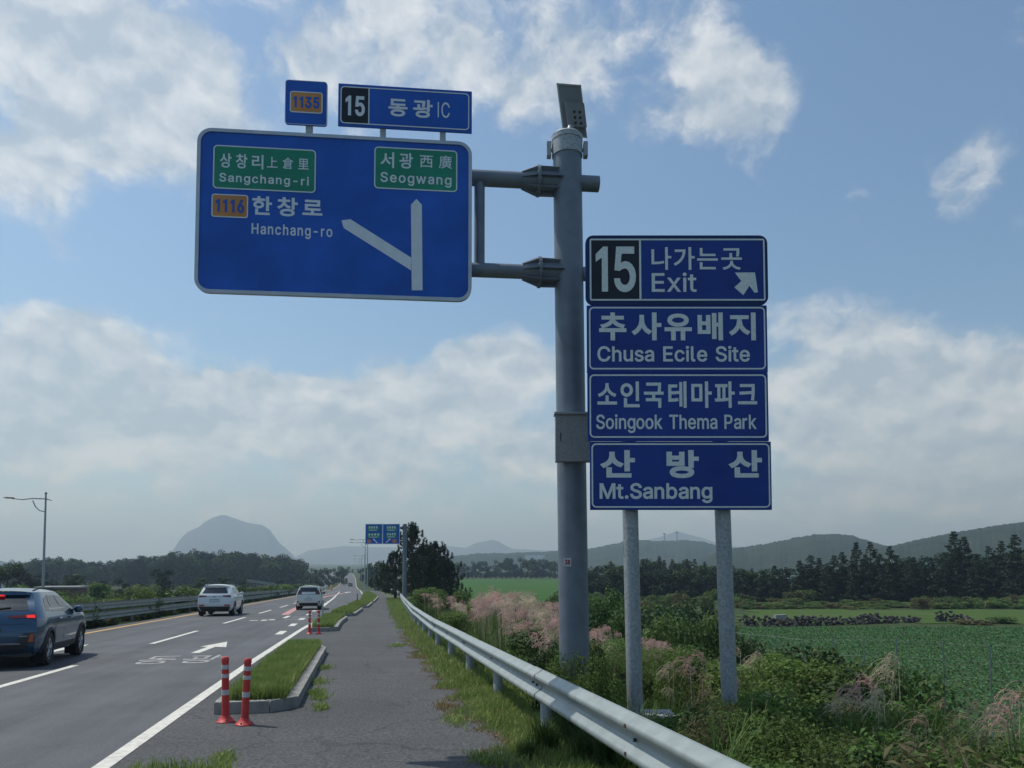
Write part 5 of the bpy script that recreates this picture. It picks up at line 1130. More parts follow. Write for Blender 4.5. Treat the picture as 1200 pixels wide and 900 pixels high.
def car_common(root, c, paint, clad_z=.42, door_lines=(), mirror_y=None, wtrack=.86, clad=True):
    b = c.body().build('body', paint, root, smooth=True)
    # underbody
    MB().box((0, c.L * .5, .36), (c.W * .80, c.L * .93, .26)).build('underbody', MT['dark'], root)
    for yw in c.wheels:
        for sg in (-1, 1): wheel(root, sg * (c.W / 2 - .125), yw, c.wr, .22, sg)
        for sg in (-1, 1):
            mb = MB(); n = 16; vs = []
            for k in range(n + 1):
                a = math.pi * (k / n) * 1.1 - .157
                for (rr_, xo) in ((c.wr * 1.08, .0), (c.wr * 1.09, .012), (c.wr * 1.24, .012), (c.wr * 1.25, -.03)):
                    yy = yw + rr_ * math.cos(a); zz = c.wr + rr_ * math.sin(a); zc = max(zz, .3); vs.append(c.side(yy, zc, xo, sg)[:2] + (zz,))
            fs = [(k * 4 + j, k * 4 + j + 1, (k + 1) * 4 + j + 1, (k + 1) * 4 + j) for k in range(n) for j in range(3)]
            if sg > 0: fs = [f[::-1] for f in fs]
            mb.add(vs, fs); mb.build('arch_trim', MT['dark'] if clad else paint, root)
            mb = MB(); mb.box((sg * (c.W / 2 - .16), yw, c.wr + .05), (.24, c.wr * 2.1, c.wr * 1.9)); mb.build('wheel_well', MT['black_well'], root)
    return b
MT['black_well'] = mat('wheel well', (.008, .008, .009), .9)
MT['paint_blue'] = mat('metallic blue paint', (.014, .062, .125), .25, .3, coat=.9)
MT['paint_white'] = mat('white car paint', (.62, .66, .68), .25, coat=.8)
MT['paint_cream'] = mat('cream white car paint', (.55, .60, .56), .3, coat=.7)
MT['silver_trim'] = mat('silver trim', (.30, .36, .40), .35, .5)
def plate_on(root, c, z0, z1, xf, ink=True):
    p = c.rpatch([(-xf, z0), (xf, z0), (xf, z1), (-xf, z1)], .016).build('number_plate', MT['plate'], root)
    return p
# --- blue compact SUV
def blue_suv():
    L, W, H = 4.17, 1.80, 1.56
    rows = [(.27, .90, .20, 4.05), (.36, .94, .08, 4.14), (.50, .975, .01, 4.17), (.64, .99, .0, 4.17), (.78, .995, .03, 4.13), (.90, .985, .07, 4.05), (.98, .965, .10, 3.92), (1.05, .93, .15, 3.2), (1.13, .90, .21, 3.05), (1.26, .81, .39, 2.80), (1.40, .73, .57, 2.55), (1.47, .68, .60, 2.42)]
    c = Car(L, W, H, rows, (.80, 3.40), .335, .07, .95)
    root = empty('parked_car', (0, 0, 0)); root.name = 'car'
    pa = MT['paint_blue']; car_common(root, c, pa)
    w = c.rpatch([(-.86, 1.12), (.86, 1.12), (.80, 1.385), (-.80, 1.385)], .006, 10, 4).build('rear_window', MT['glass'], root); 
    MB().tube([c.rear(-.05, 1.14, .03), c.rear(.45, 1.18, .03)], .012, 6).build('wiper', MT['dark'], w)
    c.rpatch([(-.92, 1.42), (.92, 1.42), (.9, 1.475), (-.9, 1.475)], .07, 10, 2).build('spoiler', pa, root)
    c.rpatch([(-.22, 1.395), (.22, 1.395), (.22, 1.425), (-.22, 1.425)], .085, 4, 1).build('stop_lamp', MT['tail_lit'], root)
    for sg in (-1, 1):
        q = [(sg * .42, .985), (sg * .99, .965), (sg * .99, 1.045), (sg * .42, 1.02)]
        if sg < 0: q = [q[1], q[0], q[3], q[2]]
        t = c.rpatch(q, .012, 6, 2).build('tail_lamp', MT['tail'], root)
        q = [(sg * .80, .98), (sg * .98, .975), (sg * .98, 1.035), (sg * .80, 1.03)]
        if sg < 0: q = [q[1], q[0], q[3], q[2]]
        c.rpatch(q, .02, 4, 1).build('brake_light', MT['tail_lit'], t)
        q = [(sg * .62, .50), (sg * .97, .49), (sg * .97, .70), (sg * .74, .68)]
        if sg < 0: q = [q[1], q[0], q[3], q[2]]
        t = c.rpatch(q, .014, 5, 3).build('bumper_lamp', MT['dark'], root)
        q = [(sg * .86, .52), (sg * .965, .51), (sg * .965, .68), (sg * .89, .66)]
        if sg < 0: q = [q[1], q[0], q[3], q[2]]
        c.rpatch(q, .022, 3, 2).build('reflector', MT['amber'], t)
        q = [(sg * .68, .615), (sg * .84, .62), (sg * .84, .64), (sg * .68, .635)]
        if sg < 0: q = [q[1], q[0], q[3], q[2]]
        c.rpatch(q, .024, 3, 1).build('lamp_strip', MT['rim'], t)
        # side glass, front door and rear door
        a = c.spatch([(1.02, 1.075), (1.75, 1.06), (1.70, 1.395), (1.22, 1.40)], .006, sg).build('side_window', MT['glass'], root)
        c.spatch([(1.82, 1.06), (2.86, 1.03), (2.42, 1.36), (1.77, 1.395)], .006, sg).build('side_window', MT['glass'], root)
        c.spatch([(.62, 1.10), (.95, 1.085), (1.10, 1.37), (.90, 1.33)], .006, sg).build('quarter_window', MT['glass'], root)
        for (y0, z0, y1, z1) in ((1.12, .50, 1.15, 1.04), (1.83, .32, 1.78, 1.04), (2.92, .34, 2.95, 1.0)):
            c.spatch([(y0 - .006, z0), (y0 + .006, z0), (y1 + .006, z1), (y1 - .006, z1)], .002, sg, 1, 4).build('door_seam', MT['dark'], root)
        for y in (1.42, 2.30): MB().tube([c.side(y - .1, .92, .03, sg), c.side(y + .1, .93, .03, sg)], .016, 6).build('door_handle', pa, root)
        c.spatch([(1.2, .30), (2.95, .30), (2.95, .40), (1.2, .40)], .016, sg).build('sill_trim', MT['dark'], root)
        c.spatch([(1.3, .42), (2.7, .46), (2.7, .475), (1.3, .435)], .014, sg).build('side_strip', MT['silver_trim'], root)
        mb = MB(); m_ = Vector(c.side(2.78, 1.08, .03, sg)); mb.lathe([(.0, -.09), (.07, -.08), (.095, 0), (.07, .06), (.0, .075)], c=tuple(m_ + Vector((sg * .09, 0, 0))), n=10); mb.tube([m_ - Vector((sg * .06, 0, .03)), m_ + Vector((sg * .06, 0, 0))], .025, 6)
        mb.build('mirror', pa, root, smooth=True)
        MB().tube([(sg * .56, .70, 1.50), (sg * .60, .95, 1.545), (sg * .60, 2.0, 1.545), (sg * .57, 2.3, 1.50)], .016, 6).build('roof_rail', MT['dark'], root)
    c.rpatch([(-.80, .30), (.80, .30), (.86, .47), (-.86, .47)], .012, 8, 2).build('lower_bumper', MT['dark'], root)
    c.rpatch([(-.72, .47), (.72, .47), (.66, .50), (-.66, .50)], .022, 8, 1).build('skid_trim', MT['silver_trim'], root)
    c.rpatch([(-.30, .60), (.30, .60), (.30, .78), (-.30, .78)], .004, 4, 1).build('plate_recess', MT['dark'], root)
    p = plate_on(root, c, .635, .745, .25)
    for k in range(5): c.rpatch([(-.20 + .085 * k, .665), (-.155 + .085 * k, .665), (-.155 + .085 * k, .725), (-.20 + .085 * k, .725)], .020, 1, 1).build('plate_digit', MT['plate_ink'], p)
    c.rpatch([(-.86, .855), (.86, .855), (.86, .862), (-.86, .862)], .003, 8, 1).build('tailgate_seam', MT['dark'], root)
    mb = MB(); mb.add([(-.02, .62, H - .01), (.02, .62, H - .01), (0, .70, H + .10), (.02, .80, H), (-.02, .80, H)], [(0, 1, 2), (1, 3, 2), (3, 4, 2), (4, 0, 2), (0, 4, 3, 1)]); mb.build('antenna', pa, root)
    return root, c
def white_suv():
    L, W, H = 4.48, 1.86, 1.645
    rows = [(.28, .88, .16, 4.3), (.38, .94, .05, 4.42), (.50, .975, .0, 4.48), (.66, .99, .0, 4.48), (.80, .995, .02, 4.44), (.94, .985, .04, 4.36), (1.03, .965, .06, 4.2), (1.10, .93, .10, 3.4), (1.18, .90, .15, 3.25), (1.32, .83, .27, 3.0), (1.47, .75, .40, 2.7), (1.55, .70, .38, 2.6)]
    c = Car(L, W, H, rows, (.88, 3.55), .35, .09, 1.0)
    root = empty('car', (0, 0, 0)); pa = MT['paint_white']; car_common(root, c, pa)
    c.rpatch([(-.84, 1.17), (.84, 1.17), (.80, 1.44), (-.80, 1.44)], .006, 10, 4).build('rear_window', MT['glass'], root)
    c.rpatch([(-.9, 1.485), (.9, 1.485), (.88, 1.555), (-.88, 1.555)], .08, 10, 2).build('spoiler', pa, root)
    c.rpatch([(-.5, 1.03), (.5, 1.03), (.5, 1.05), (-.5, 1.05)], .016, 8, 1).build('chrome_strip', MT['silver_trim'], root)
    c.rpatch([(-.04, .965), (.04, .965), (.04, 1.01), (-.04, 1.01)], .016, 2, 1).build('emblem', MT['dark'], root)
    for sg in (-1, 1):
        q = [(sg * .50, 1.0), (sg * .98, .97), (sg * .97, 1.08), (sg * .48, 1.06)]
        if sg < 0: q = [q[1], q[0], q[3], q[2]]
        c.rpatch(q, .014, 6, 2).build('tail_lamp', MT['tail'], root)
        q = [(sg * .60, .52), (sg * .93, .52), (sg * .93, .60), (sg * .60, .60)]
        if sg < 0: q = [q[1], q[0], q[3], q[2]]
        c.rpatch(q, .016, 4, 1).build('bumper_lamp', MT['amber'], root)
        c.spatch([(1.0, 1.12), (1.9, 1.12), (1.85, 1.47), (1.25, 1.47)], .006, sg).build('side_window', MT['glass'], root)
        c.spatch([(1.97, 1.12), (3.05, 1.10), (2.6, 1.44), (1.92, 1.47)], .006, sg).build('side_window', MT['glass'], root)
        c.spatch([(.62, 1.16), (.93, 1.14), (1.15, 1.44), (.95, 1.40)], .006, sg).build('quarter_window', MT['glass'], root)
        c.spatch([(1.94, .35), (1.952, .35), (1.92, 1.1), (1.908, 1.1)], .002, sg, 1, 4).build('door_seam', MT['dark'], root)
        m_ = Vector(c.side(2.95, 1.14, .03, sg)); mb = MB(); mb.lathe([(.0, -.09), (.07, -.08), (.1, 0), (.07, .07), (.0, .085)], c=tuple(m_ + Vector((sg * .1, 0, 0))), n=10); mb.tube([m_ - Vector((sg * .06, 0, .03)), m_ + Vector((sg * .06, 0, 0))], .025, 6)
        mb.build('mirror', pa, root, smooth=True)
        MB().tube([(sg * .60, .75, 1.58), (sg * .64, 1.0, 1.63), (sg * .64, 2.2, 1.63), (sg * .6, 2.5, 1.58)], .016, 6).build('roof_rail', MT['silver_trim'], root)
    c.rpatch([(-.92, .28), (.92, .28), (.95, .50), (-.95, .50)], .014, 8, 2).build('lower_bumper', MT['dark'], root)
    c.rpatch([(-.28, .72), (.28, .72), (.28, .87), (-.28, .87)], .005, 4, 1).build('plate_recess', MT['dark'], root)
    plate_on(root, c, .735, .85, .26)
    return root, c
def small_hatch():
    L, W, H = 3.6, 1.60, 1.53
    rows = [(.26, .90, .12, 3.45), (.36, .95, .04, 3.55), (.50, .98, .0, 3.6), (.66, .995, .0, 3.6), (.80, 1., .02, 3.56), (.90, .985, .04, 3.48), (.97, .965, .05, 3.3), (1.05, .93, .08, 3.0), (1.15, .885, .11, 2.9), (1.27, .835, .16, 2.7), (1.39, .78, .22, 2.5), (1.46, .73, .22, 2.4)]
    c = Car(L, W, H, rows, (.58, 3.0), .29, .05, .95)
    root = empty('car', (0, 0, 0)); pa = MT['paint_cream']; car_common(root, c, pa, clad=False)
    c.rpatch([(-.90, .97), (.90, .97), (.86, 1.40), (-.86, 1.40)], .006, 10, 4).build('rear_window', MT['glass'], root)
    c.rpatch([(-.62, .99), (.62, .99), (.62, 1.13), (-.62, 1.13)], .012, 6, 2).build('lower_glass_panel', MT['paint_cream'], root)
    for sg in (-1, 1):
        q = [(sg * .76, .98), (sg * .985, .96), (sg * .97, 1.27), (sg * .80, 1.24)]
        if sg < 0: q = [q[1], q[0], q[3], q[2]]
        c.rpatch(q, .018, 3, 4).build('tail_lamp', MT['tail'], root)
        q = [(sg * .84, .46), (sg * .97, .46), (sg * .97, .56), (sg * .84, .56)]
        if sg < 0: q = [q[1], q[0], q[3], q[2]]
        c.rpatch(q, .014, 2, 2).build('fog_lamp', MT['tail'], root)
        c.spatch([(.45, 1.04), (1.45, 1.03), (1.42, 1.37), (.62, 1.37)], .006, sg).build('side_window', MT['glass'], root)
        c.spatch([(1.52, 1.03), (2.75, 1.0), (2.4, 1.34), (1.49, 1.37)], .006, sg).build('side_window', MT['glass'], root)
        c.spatch([(1.5, .35), (1.512, .35), (1.5, 1.02), (1.488, 1.02)], .002, sg, 1, 4).build('door_seam', MT['dark'], root)
        m_ = Vector(c.side(2.6, 1.05, .03, sg)); mb = MB(); mb.lathe([(.0, -.08), (.065, -.07), (.09, 0), (.065, .06), (.0, .07)], c=tuple(m_ + Vector((sg * .09, 0, 0))), n=10); mb.tube([m_ - Vector((sg * .06, 0, .03)), m_ + Vector((sg * .06, 0, 0))], .025, 6)
        mb.build('mirror', MT['dark'], root, smooth=True)
    c.rpatch([(-.80, .27), (.80, .27), (.84, .44), (-.84, .44)], .014, 8, 2).build('lower_bumper', MT['dark'], root)
    c.rpatch([(-.30, .60), (.30, .60), (.30, .76), (-.30, .76)], .005, 4, 1).build('plate_recess', MT['silver_trim'], root)
    plate_on(root, c, .62, .73, .26)
    c.rpatch([(-.05, .80), (.05, .80), (.05, .83), (-.05, .83)], .014, 2, 1).build('emblem', MT['dark'], root)
    return root, c
SLOPE = -math.atan(.029)
def park(root, u, v, label, rz=0.):
    root.location = (u, v, road_z(v) + .006); root.rotation_euler = (SLOPE, 0, rz); tag(root, label, 'car', 'cars driving down the road')
r_, c_ = blue_suv(); r_.scale = (1, .90, 1); park(r_, -7.02, 16.4, 'dark blue compact SUV with lit brake lamps, cut by the picture edge', R(4.5))
r_, c_ = white_suv(); r_.scale = (.96, .93, 1); park(r_, -7.42, 41.8, 'white SUV in the fast lane by the median barrier')
r_, c_ = small_hatch(); park(r_, -3.3, 50.3, 'small boxy cream-white hatchback in the slow lane', R(.8))
# a distant car: same white type in grey
r_, c_ = small_hatch(); r_.location = (-4.3, 300, road_z(300) + .01); r_.rotation_euler = (SLOPE * .7, 0, 0)
for ch in r_.children:
    if ch.name.startswith('body'): ch.data.materials[0] = mat('dark grey car paint', (.06, .07, .08), .3, coat=.6)
tag(r_, 'tiny dark car far down the road near the dip', 'car', 'cars driving down the road')
# ------------------------------------------------------------------ foliage tools
def leaves(C_, D_, n, size, g, asp=.45, up=.3, flat=1.0, fold=.25):
    """C_ (k,3) blob centres, D_ (k,3) blob radii; n bent leaf quads spread near the blobs' surfaces and inside"""
    w = np.prod(D_, 1) ** .66; k = g.choice(len(C_), n, p=w / w.sum())
    d = g.normal(0, 1, (n, 3)); d /= np.linalg.norm(d, axis=1)[:, None]
    r = g.uniform(.35, 1.0, n) ** .5 * (1 + .12 * g.normal(0, 1, n))
    p = C_[k] + d * D_[k] * r[:, None]
    nr = d + g.normal(0, .7, (n, 3)) + [0, 0, up]; nr /= np.linalg.norm(nr, axis=1)[:, None]
    t = g.normal(0, 1, (n, 3)); t -= nr * np.sum(t * nr, 1)[:, None]; t /= np.linalg.norm(t, axis=1)[:, None]
    b = np.cross(nr, t); s = size * g.uniform(.6, 1.3, n)
    L0 = t * s[:, None]; W0 = b * (s * asp)[:, None]; dn = nr * (s * fold)[:, None]
    V = np.stack([p - L0 * .5, p + W0 * .5 - L0 * .05 + dn * .4, p + L0 * .5 - dn * .3, p - W0 * .5 - L0 * .05 + dn * .4], 1).reshape(-1, 3)
    F = np.arange(n * 4).reshape(n, 4)
    return V, F
def blobs_for(g, n, R_, H, z0, squash=.8, rr=(.28, .5)):
    a = g.uniform(0, 2 * np.pi, n); q = g.uniform(0, 1, n) ** .5 * R_ * .75; z = z0 + H * g.uniform(.15, .9, n)
    sc = np.sin(np.clip((z - z0) / H, .05, 1) * np.pi * .62 + .35); q = q * np.maximum(sc, .25)
    C_ = np.stack([q * np.cos(a), q * np.sin(a), z], 1); r = R_ * g.uniform(rr[0], rr[1], n); D_ = np.stack([r, r, r * squash], 1); return C_, D_
LEAF = {
 'dark': mat('dark foliage', (.026, .055, .020), .65, col2=(.060, .105, .034), vscale=.9, trans=.25, spec=.25, objvar=.22),
 'mid': mat('green foliage', (.052, .105, .026), .6, col2=(.115, .180, .048), vscale=1.2, trans=.35, spec=.25, objvar=.22),
 'light': mat('yellow green foliage', (.075, .145, .034), .6, col2=(.15, .22, .058), vscale=1.2, trans=.4, spec=.2, objvar=.2),
 'needle': mat('pine needles', (.016, .034, .015), .6, col2=(.034, .058, .022), vscale=.6, trans=.15, spec=.2, objvar=.15),
 'far': mat('far wood foliage', (.014, .032, .022), .8, col2=(.030, .054, .032), vscale=.15, trans=.1, spec=.1, objvar=.2),
 'olive': mat('olive weeds', (.095, .105, .045), .7, col2=(.15, .14, .065), vscale=1.5, trans=.35, spec=.15, objvar=.2),
 'bark': mat('bark', (.075, .060, .050), .95, var=.3, vscale=6, bump=.5, bscale=12),
 'stem': mat('dry stem', (.16, .13, .07), .9, var=.2)}
def bush_mesh(seed, n, size, nb=9, asp=.5, H=1., R_=.55, m='mid', twigs=True, fold=.25):
    g = np.random.default_rng(seed); C_, D_ = blobs_for(g, nb, R_, H * .85, .02, .9); V, F = leaves(C_, D_, n, size, g, asp, .35, fold=fold)
    V[:, 2] = np.maximum(V[:, 2], -.05)
    return mesh_np('leaves', V, F, [LEAF[m]])
def twig_mesh(seed, H=1., R_=.4, n=7, r=.008):
    g = np.random.default_rng(seed); mb = MB()
    for k in range(n):
        a = g.uniform(0, 6.28); q = g.uniform(.2, 1) * R_; h = H * g.uniform(.6, .9)
        mb.tube([(0, 0, -.1), (q * .35 * math.cos(a), q * .35 * math.sin(a), h * .4), (q * math.cos(a), q * math.sin(a), h)], [r, r * .8, r * .4], 4, cap=False)
    return mb.mesh('twigs', LEAF['stem'])
class Proto:
    """a plant kind: meshes shared by every individual"""
    def __init__(s, name, parts): s.name, s.parts = name, parts
    def put(s, loc, scale, rz, label, cat, group):
        nm, me = s.parts[0]; root = bpy.data.objects.new(s.name, None); COL.objects.link(root)
        root.location = loc; root.rotation_euler = (0, 0, rz); root.scale = scale if isinstance(scale, tuple) else (scale,) * 3
        root.empty_display_size = .1; tag(root, label, cat, group)
        for nm, me in s.parts: o = bpy.data.objects.new(nm, me); COL.objects.link(o); o.parent = root
        return root
NS = 5
SHRUB = {k: [Proto('weed_plant', [('foliage', bush_mesh(10 * i + s, n, sz, 10, asp, m=m)), ('stem', twig_mesh(i + s))]) for i in range(nv_)]
         for s, (k, n, sz, asp, m, nv_) in enumerate((('mid', 2800, .055, .42, 'mid', 4), ('dark', 2600, .062, .55, 'dark', 3), ('light', 2600, .055, .45, 'light', 3), ('fine', 4200, .05, .16, 'light', 2), ('olive', 2600, .06, .25, 'olive', 3)))}
BUSH = {k: [Proto('bush', [('foliage', bush_mesh(700 + 10 * i + s, 5200, .052, 16, .6, m=m)), ('stem', twig_mesh(i + 80 + s, r=.012))]) for i in range(2)] for s, (k, m) in enumerate((('mid', 'mid'), ('dark', 'dark'), ('light', 'light')))}
FSHRUB = {k: [Proto('scrub_bush', [('foliage', bush_mesh(300 + 10 * i + s, 900, .11, 10, .6, m=m)), ('stem', twig_mesh(i + 50 + s, r=.02))]) for i in range(3)] for s, (k, m) in enumerate((('mid', 'mid'), ('dark', 'dark'), ('light', 'light'), ('olive', 'olive')))}

# ------------------------------------------------------------------ silver grass
MT['plume'] = mat('pinkish plume', (.54, .33, .29), .8, col2=(.74, .54, .46), vscale=2.5, trans=.45, spec=.1, objvar=.18)
MT['plume_gold'] = mat('golden plume', (.50, .42, .30), .8, col2=(.66, .56, .42), vscale=3, trans=.45, spec=.1, objvar=.15)
MT['plume_brown'] = mat('brown seeding plume', (.34, .24, .17), .8, col2=(.52, .40, .29), vscale=3, trans=.45, spec=.1, objvar=.2)
def blade_arcs(g, n, h, spread, w, seg=6, droop=1.0):
    Vs = []; Fs = []
    for k in range(n):
        a = g.uniform(0, 6.28); L_ = h * g.uniform(.6, 1.1); lean = g.uniform(.12, .9) * spread; x = g.normal(0, .06); y = g.normal(0, .06); ww = w * g.uniform(.6, 1.2)
        tw = g.uniform(0, 6.28); dx, dy = math.cos(a), math.sin(a); px_, py_ = -dy * ww / 2, dx * ww / 2; o = len(Vs)
        for i in range(seg + 1):
            t = i / seg; r = lean * L_ * t ** 1.8; z = L_ * (t - .42 * droop * lean * t ** 3.2); f = (1 - t ** 2.5) + .03
            Vs += [(x + dx * r - px_ * f, y + dy * r - py_ * f, z), (x + dx * r + px_ * f, y + dy * r + py_ * f, z)]
        for i in range(seg): Fs.append((o + 2 * i, o + 2 * i + 1, o + 2 * i + 3, o + 2 * i + 2))
    return np.array(Vs), np.array(Fs)
def plume(g, base, top, strands, sl, w, wind, seg=6, spread=.8, fuzz=0):
    Vs = []; Fs = []
    base = np.array(base, float); top = np.array(top, float)
    def ribbon(pts, ww):
        o = len(Vs)
        for i, p in enumerate(pts):
            a = pts[min(i + 1, len(pts) - 1)] - pts[max(i - 1, 0)]; s_ = np.cross(a, g.normal(0, 1, 3) if i == 0 else ribbon.r); ribbon.r = getattr(ribbon, 'r', np.array([0, 0, 1.])) if i else g.normal(0, 1, 3)
            s_ = np.cross(a, ribbon.r); s_ /= np.linalg.norm(s_) + 1e-9; f = ww * (1 - .5 * i / len(pts))
            Vs.append(tuple(p - s_ * f / 2)); Vs.append(tuple(p + s_ * f / 2))
        for i in range(len(pts) - 1): Fs.append((o + 2 * i, o + 2 * i + 1, o + 2 * i + 3, o + 2 * i + 2))
    ribbon.r = np.array([0, 0, 1.])
    ribbon([base + (top - base) * t for t in np.linspace(0, 1, 4)], .009)
    for k in range(strands):
        st = base + (top - base) * (1 - g.uniform(0, .10)); an = g.uniform(0, 6.28); o_ = np.array([math.cos(an), math.sin(an), 0]) * spread * g.uniform(.2, .6) + np.array(wind) * g.uniform(.6, 1.3)
        L_ = sl * g.uniform(.65, 1.15); pts = []
        upk = g.uniform(.35, .8)
        for i in range(seg + 1):
            t = i / seg; pts.append(st + o_ * L_ * t ** .9 + np.array([0, 0, L_ * (upk * t * 1.0 - .75 * t ** 2.3)]))
        ribbon(pts, w)
        if fuzz:
            for j in range(fuzz):
                t = g.uniform(.1, 1); i = min(int(t * seg), seg - 1); p = pts[i] + (pts[i + 1] - pts[i]) * (t * seg - i); q = p + g.normal(0, w * 1.7, 3) + np.array([0, 0, -w]); ribbon([p, q], w * .8)
    return np.array(Vs), np.array(Fs)
def join(parts):
    V = []; F = []; o = 0
    for v, f in parts: V.append(v); F.append(f + o); o += len(v)
    return np.vstack(V), np.vstack(F)
def silver_clump(seed, h=1.9, nbl=70, npl=9, strands=16, sl=.28, w=.010, spread=.35, gold=False, bw=.014, mat_='mid', fuzz=4):
    g = np.random.default_rng(seed); V, F = blade_arcs(g, nbl, h * .75, .9, bw)
    bl = mesh_np('blades', V, F, [LEAF[mat_]]); ps = []
    for k in range(npl):
        a = g.uniform(0, 6.28); r = spread * g.uniform(.1, 1) * h * .5; hh = h * g.uniform(.68, 1.); ps.append(plume(g, (.1 * math.cos(a), .1 * math.sin(a), 0), (r * math.cos(a), r * math.sin(a), hh - sl * .2), strands, sl, w, WIND, 5, .75, fuzz))
    V, F = join(ps); pl = mesh_np('plume', V, F, [MT['plume_gold' if gold is True else 'plume_brown' if gold else 'plume']])
    return Proto('silver_grass', [('blades', bl), ('plume', pl)])
WIND = tuple(-RT * .55)
SG = [silver_clump(s, 1.9, 90, 9, 13, .27, .008, fuzz=3) for s in (1, 2, 3)] + [silver_clump(s, 1.85, 85, 9, 13, .27, .008, gold=True, fuzz=3) for s in (5, 6)]
SGN = [silver_clump(21, 1.25, 60, 3, 16, .34, .0055, bw=.012, fuzz=10, mat_='olive'), silver_clump(22, 1.25, 60, 4, 14, .30, .0055, gold=True, bw=.012, fuzz=10, mat_='mid'), silver_clump(23, 1.2, 70, 3, 12, .26, .005, bw=.012, fuzz=8, mat_='olive', gold='brown')]
RD = [Proto('reed_clump', [('blades', mesh_np('blades', *blade_arcs(np.random.default_rng(60 + i), 110, 1.0, .9, .013), [LEAF['mid' if i else 'light']]))]) for i in range(3)]

def px_of(u, v): 
    p = Vector((u, v, 0)); d = p.dot(FH); return CX + FPX * p.dot(RT) / d if d > .1 else 1e9, d
NEAR_ENV = [(400, 690), (480, 700), (560, 728), (600, 745), (650, 755), (672, 757), (700, 772), (714, 834), (778, 834), (792, 815), (850, 806), (900, 800), (1000, 800), (1100, 790), (1200, 786), (1400, 780)]
MID_ENV = [(400, 690), (480, 700), (560, 712), (650, 735), (700, 742), (750, 750), (850, 752), (900, 757), (1000, 764), (1100, 782), (1200, 790), (1400, 790)]
def height_limit(u, v, env):
    x, d = px_of(u, v); return zat(interp(x, env), d) - tz(u, v), x, d
def zone(lab, x, d):
    for lim, t in ((600, 'under the pink plumes by the guardrail'), (645, 'just left of the thick grey pole'), (705, 'at the foot of the thick grey pole'), (765, 'around the first sign post'), (835, 'between the two sign posts'), (900, 'around the second sign post'), (1000, 'below the middle of the crop field'), (1100, 'below the right part of the crop field'), (9999, 'at the right picture edge')):
        if x < lim: break
    return lab + ' ' + t + (', close to the guardrail' if d < 5.5 else ', on the upper bank' if d < 8.5 else ', on the lower bank' if d < 14 else ', far down the bank')
g = np.random.default_rng(42); placed = 0
kinds = ['mid', 'mid', 'light', 'olive', 'dark', 'mid', 'light', 'fine']
# plants close behind the rail and down the bank, one by one
def scatter(n, vr, ur, env, hr, kinds, cat='shrub', group='weeds and shrubs on the bank', labels=None, dmin=.42, lib=SHRUB, xlim=(380, 1320), sc_=.62, dlim=(2.5, 200), wfac=1.0):
    pts = []; cnt = 0; tries = 0
    while cnt < n and tries < n * 30:
        tries += 1; v = vr[0] + (vr[1] - vr[0]) * g.uniform() ** 1.3; u = rail_u(v) + ur[0] + (ur[1] - ur[0]) * g.uniform()
        lim, x, d = height_limit(u, v, env)
        if not (xlim[0] < x < xlim[1]) or not (dlim[0] < d < dlim[1]): continue
        h = g.uniform(*hr)
        if lim < .16: continue
        h = min(h, lim * g.uniform(.86, 1.03)); md = max(dmin, h * sc_)
        if any((a - u) ** 2 + (b - v) ** 2 < md * md for a, b in pts[-400:]): continue
        if h < .18: continue
        pts.append((u, v)); k = kinds[g.integers(len(kinds))]; pr = lib[k] if isinstance(lib, dict) else lib
        pr = pr[g.integers(len(pr))]; ws = h * g.uniform(1.0, 1.45) * wfac; ws = max(ws, .5 * wfac)
        if 690 < x < 800 and d < 10.5: ws = min(ws, .55)
        lab = zone((labels or {}).get(k, 'leafy green weed'), x, d)
        pr.put((u, v, tz(u, v) - .03), (ws, ws, h * 1.05), g.uniform(0, 6.28), lab, cat, group); cnt += 1
    return cnt
LB = {'mid': 'bushy green weed', 'dark': 'dark leafy weed', 'light': 'yellow green weed', 'olive': 'olive brown seeding weed', 'fine': 'feathery light green bush'}
n1_ = scatter(150, (2.6, 9.5), (.72, 9), NEAR_ENV, (.5, 1.05), kinds, labels=LB, dmin=.34, dlim=(2.6, 8.0), sc_=.5)
n2_ = scatter(145, (7.5, 24), (.80, 13), MID_ENV, (.7, 1.5), kinds, labels=LB, dmin=.55, dlim=(9.3, 22), sc_=.5)
for (x, d, h, w, k) in ((868, 7.2, .75, .9, 'fine'), (890, 6.9, .65, .9, 'fine'), (905, 7.6, .8, .9, 'fine'), (850, 7.0, .5, .7, 'fine'), (648, 8.9, 1.0, .55, 'mid'), (668, 8.42, 1.0, .5, 'light'), (687, 8.15, .98, .5, 'mid'), (705, 8.0, .8, .5, 'light'), (640, 9.4, 1.0, .6, 'dark')):
    p = P(x, 700, d); p.x = max(p.x, rail_u(p.y) + .36); SHRUB[k][0].put((p.x, p.y, tz(p.x, p.y) - .03), (w, w, h), x, zone(LB[k], x, d), 'shrub', 'weeds and shrubs on the bank')
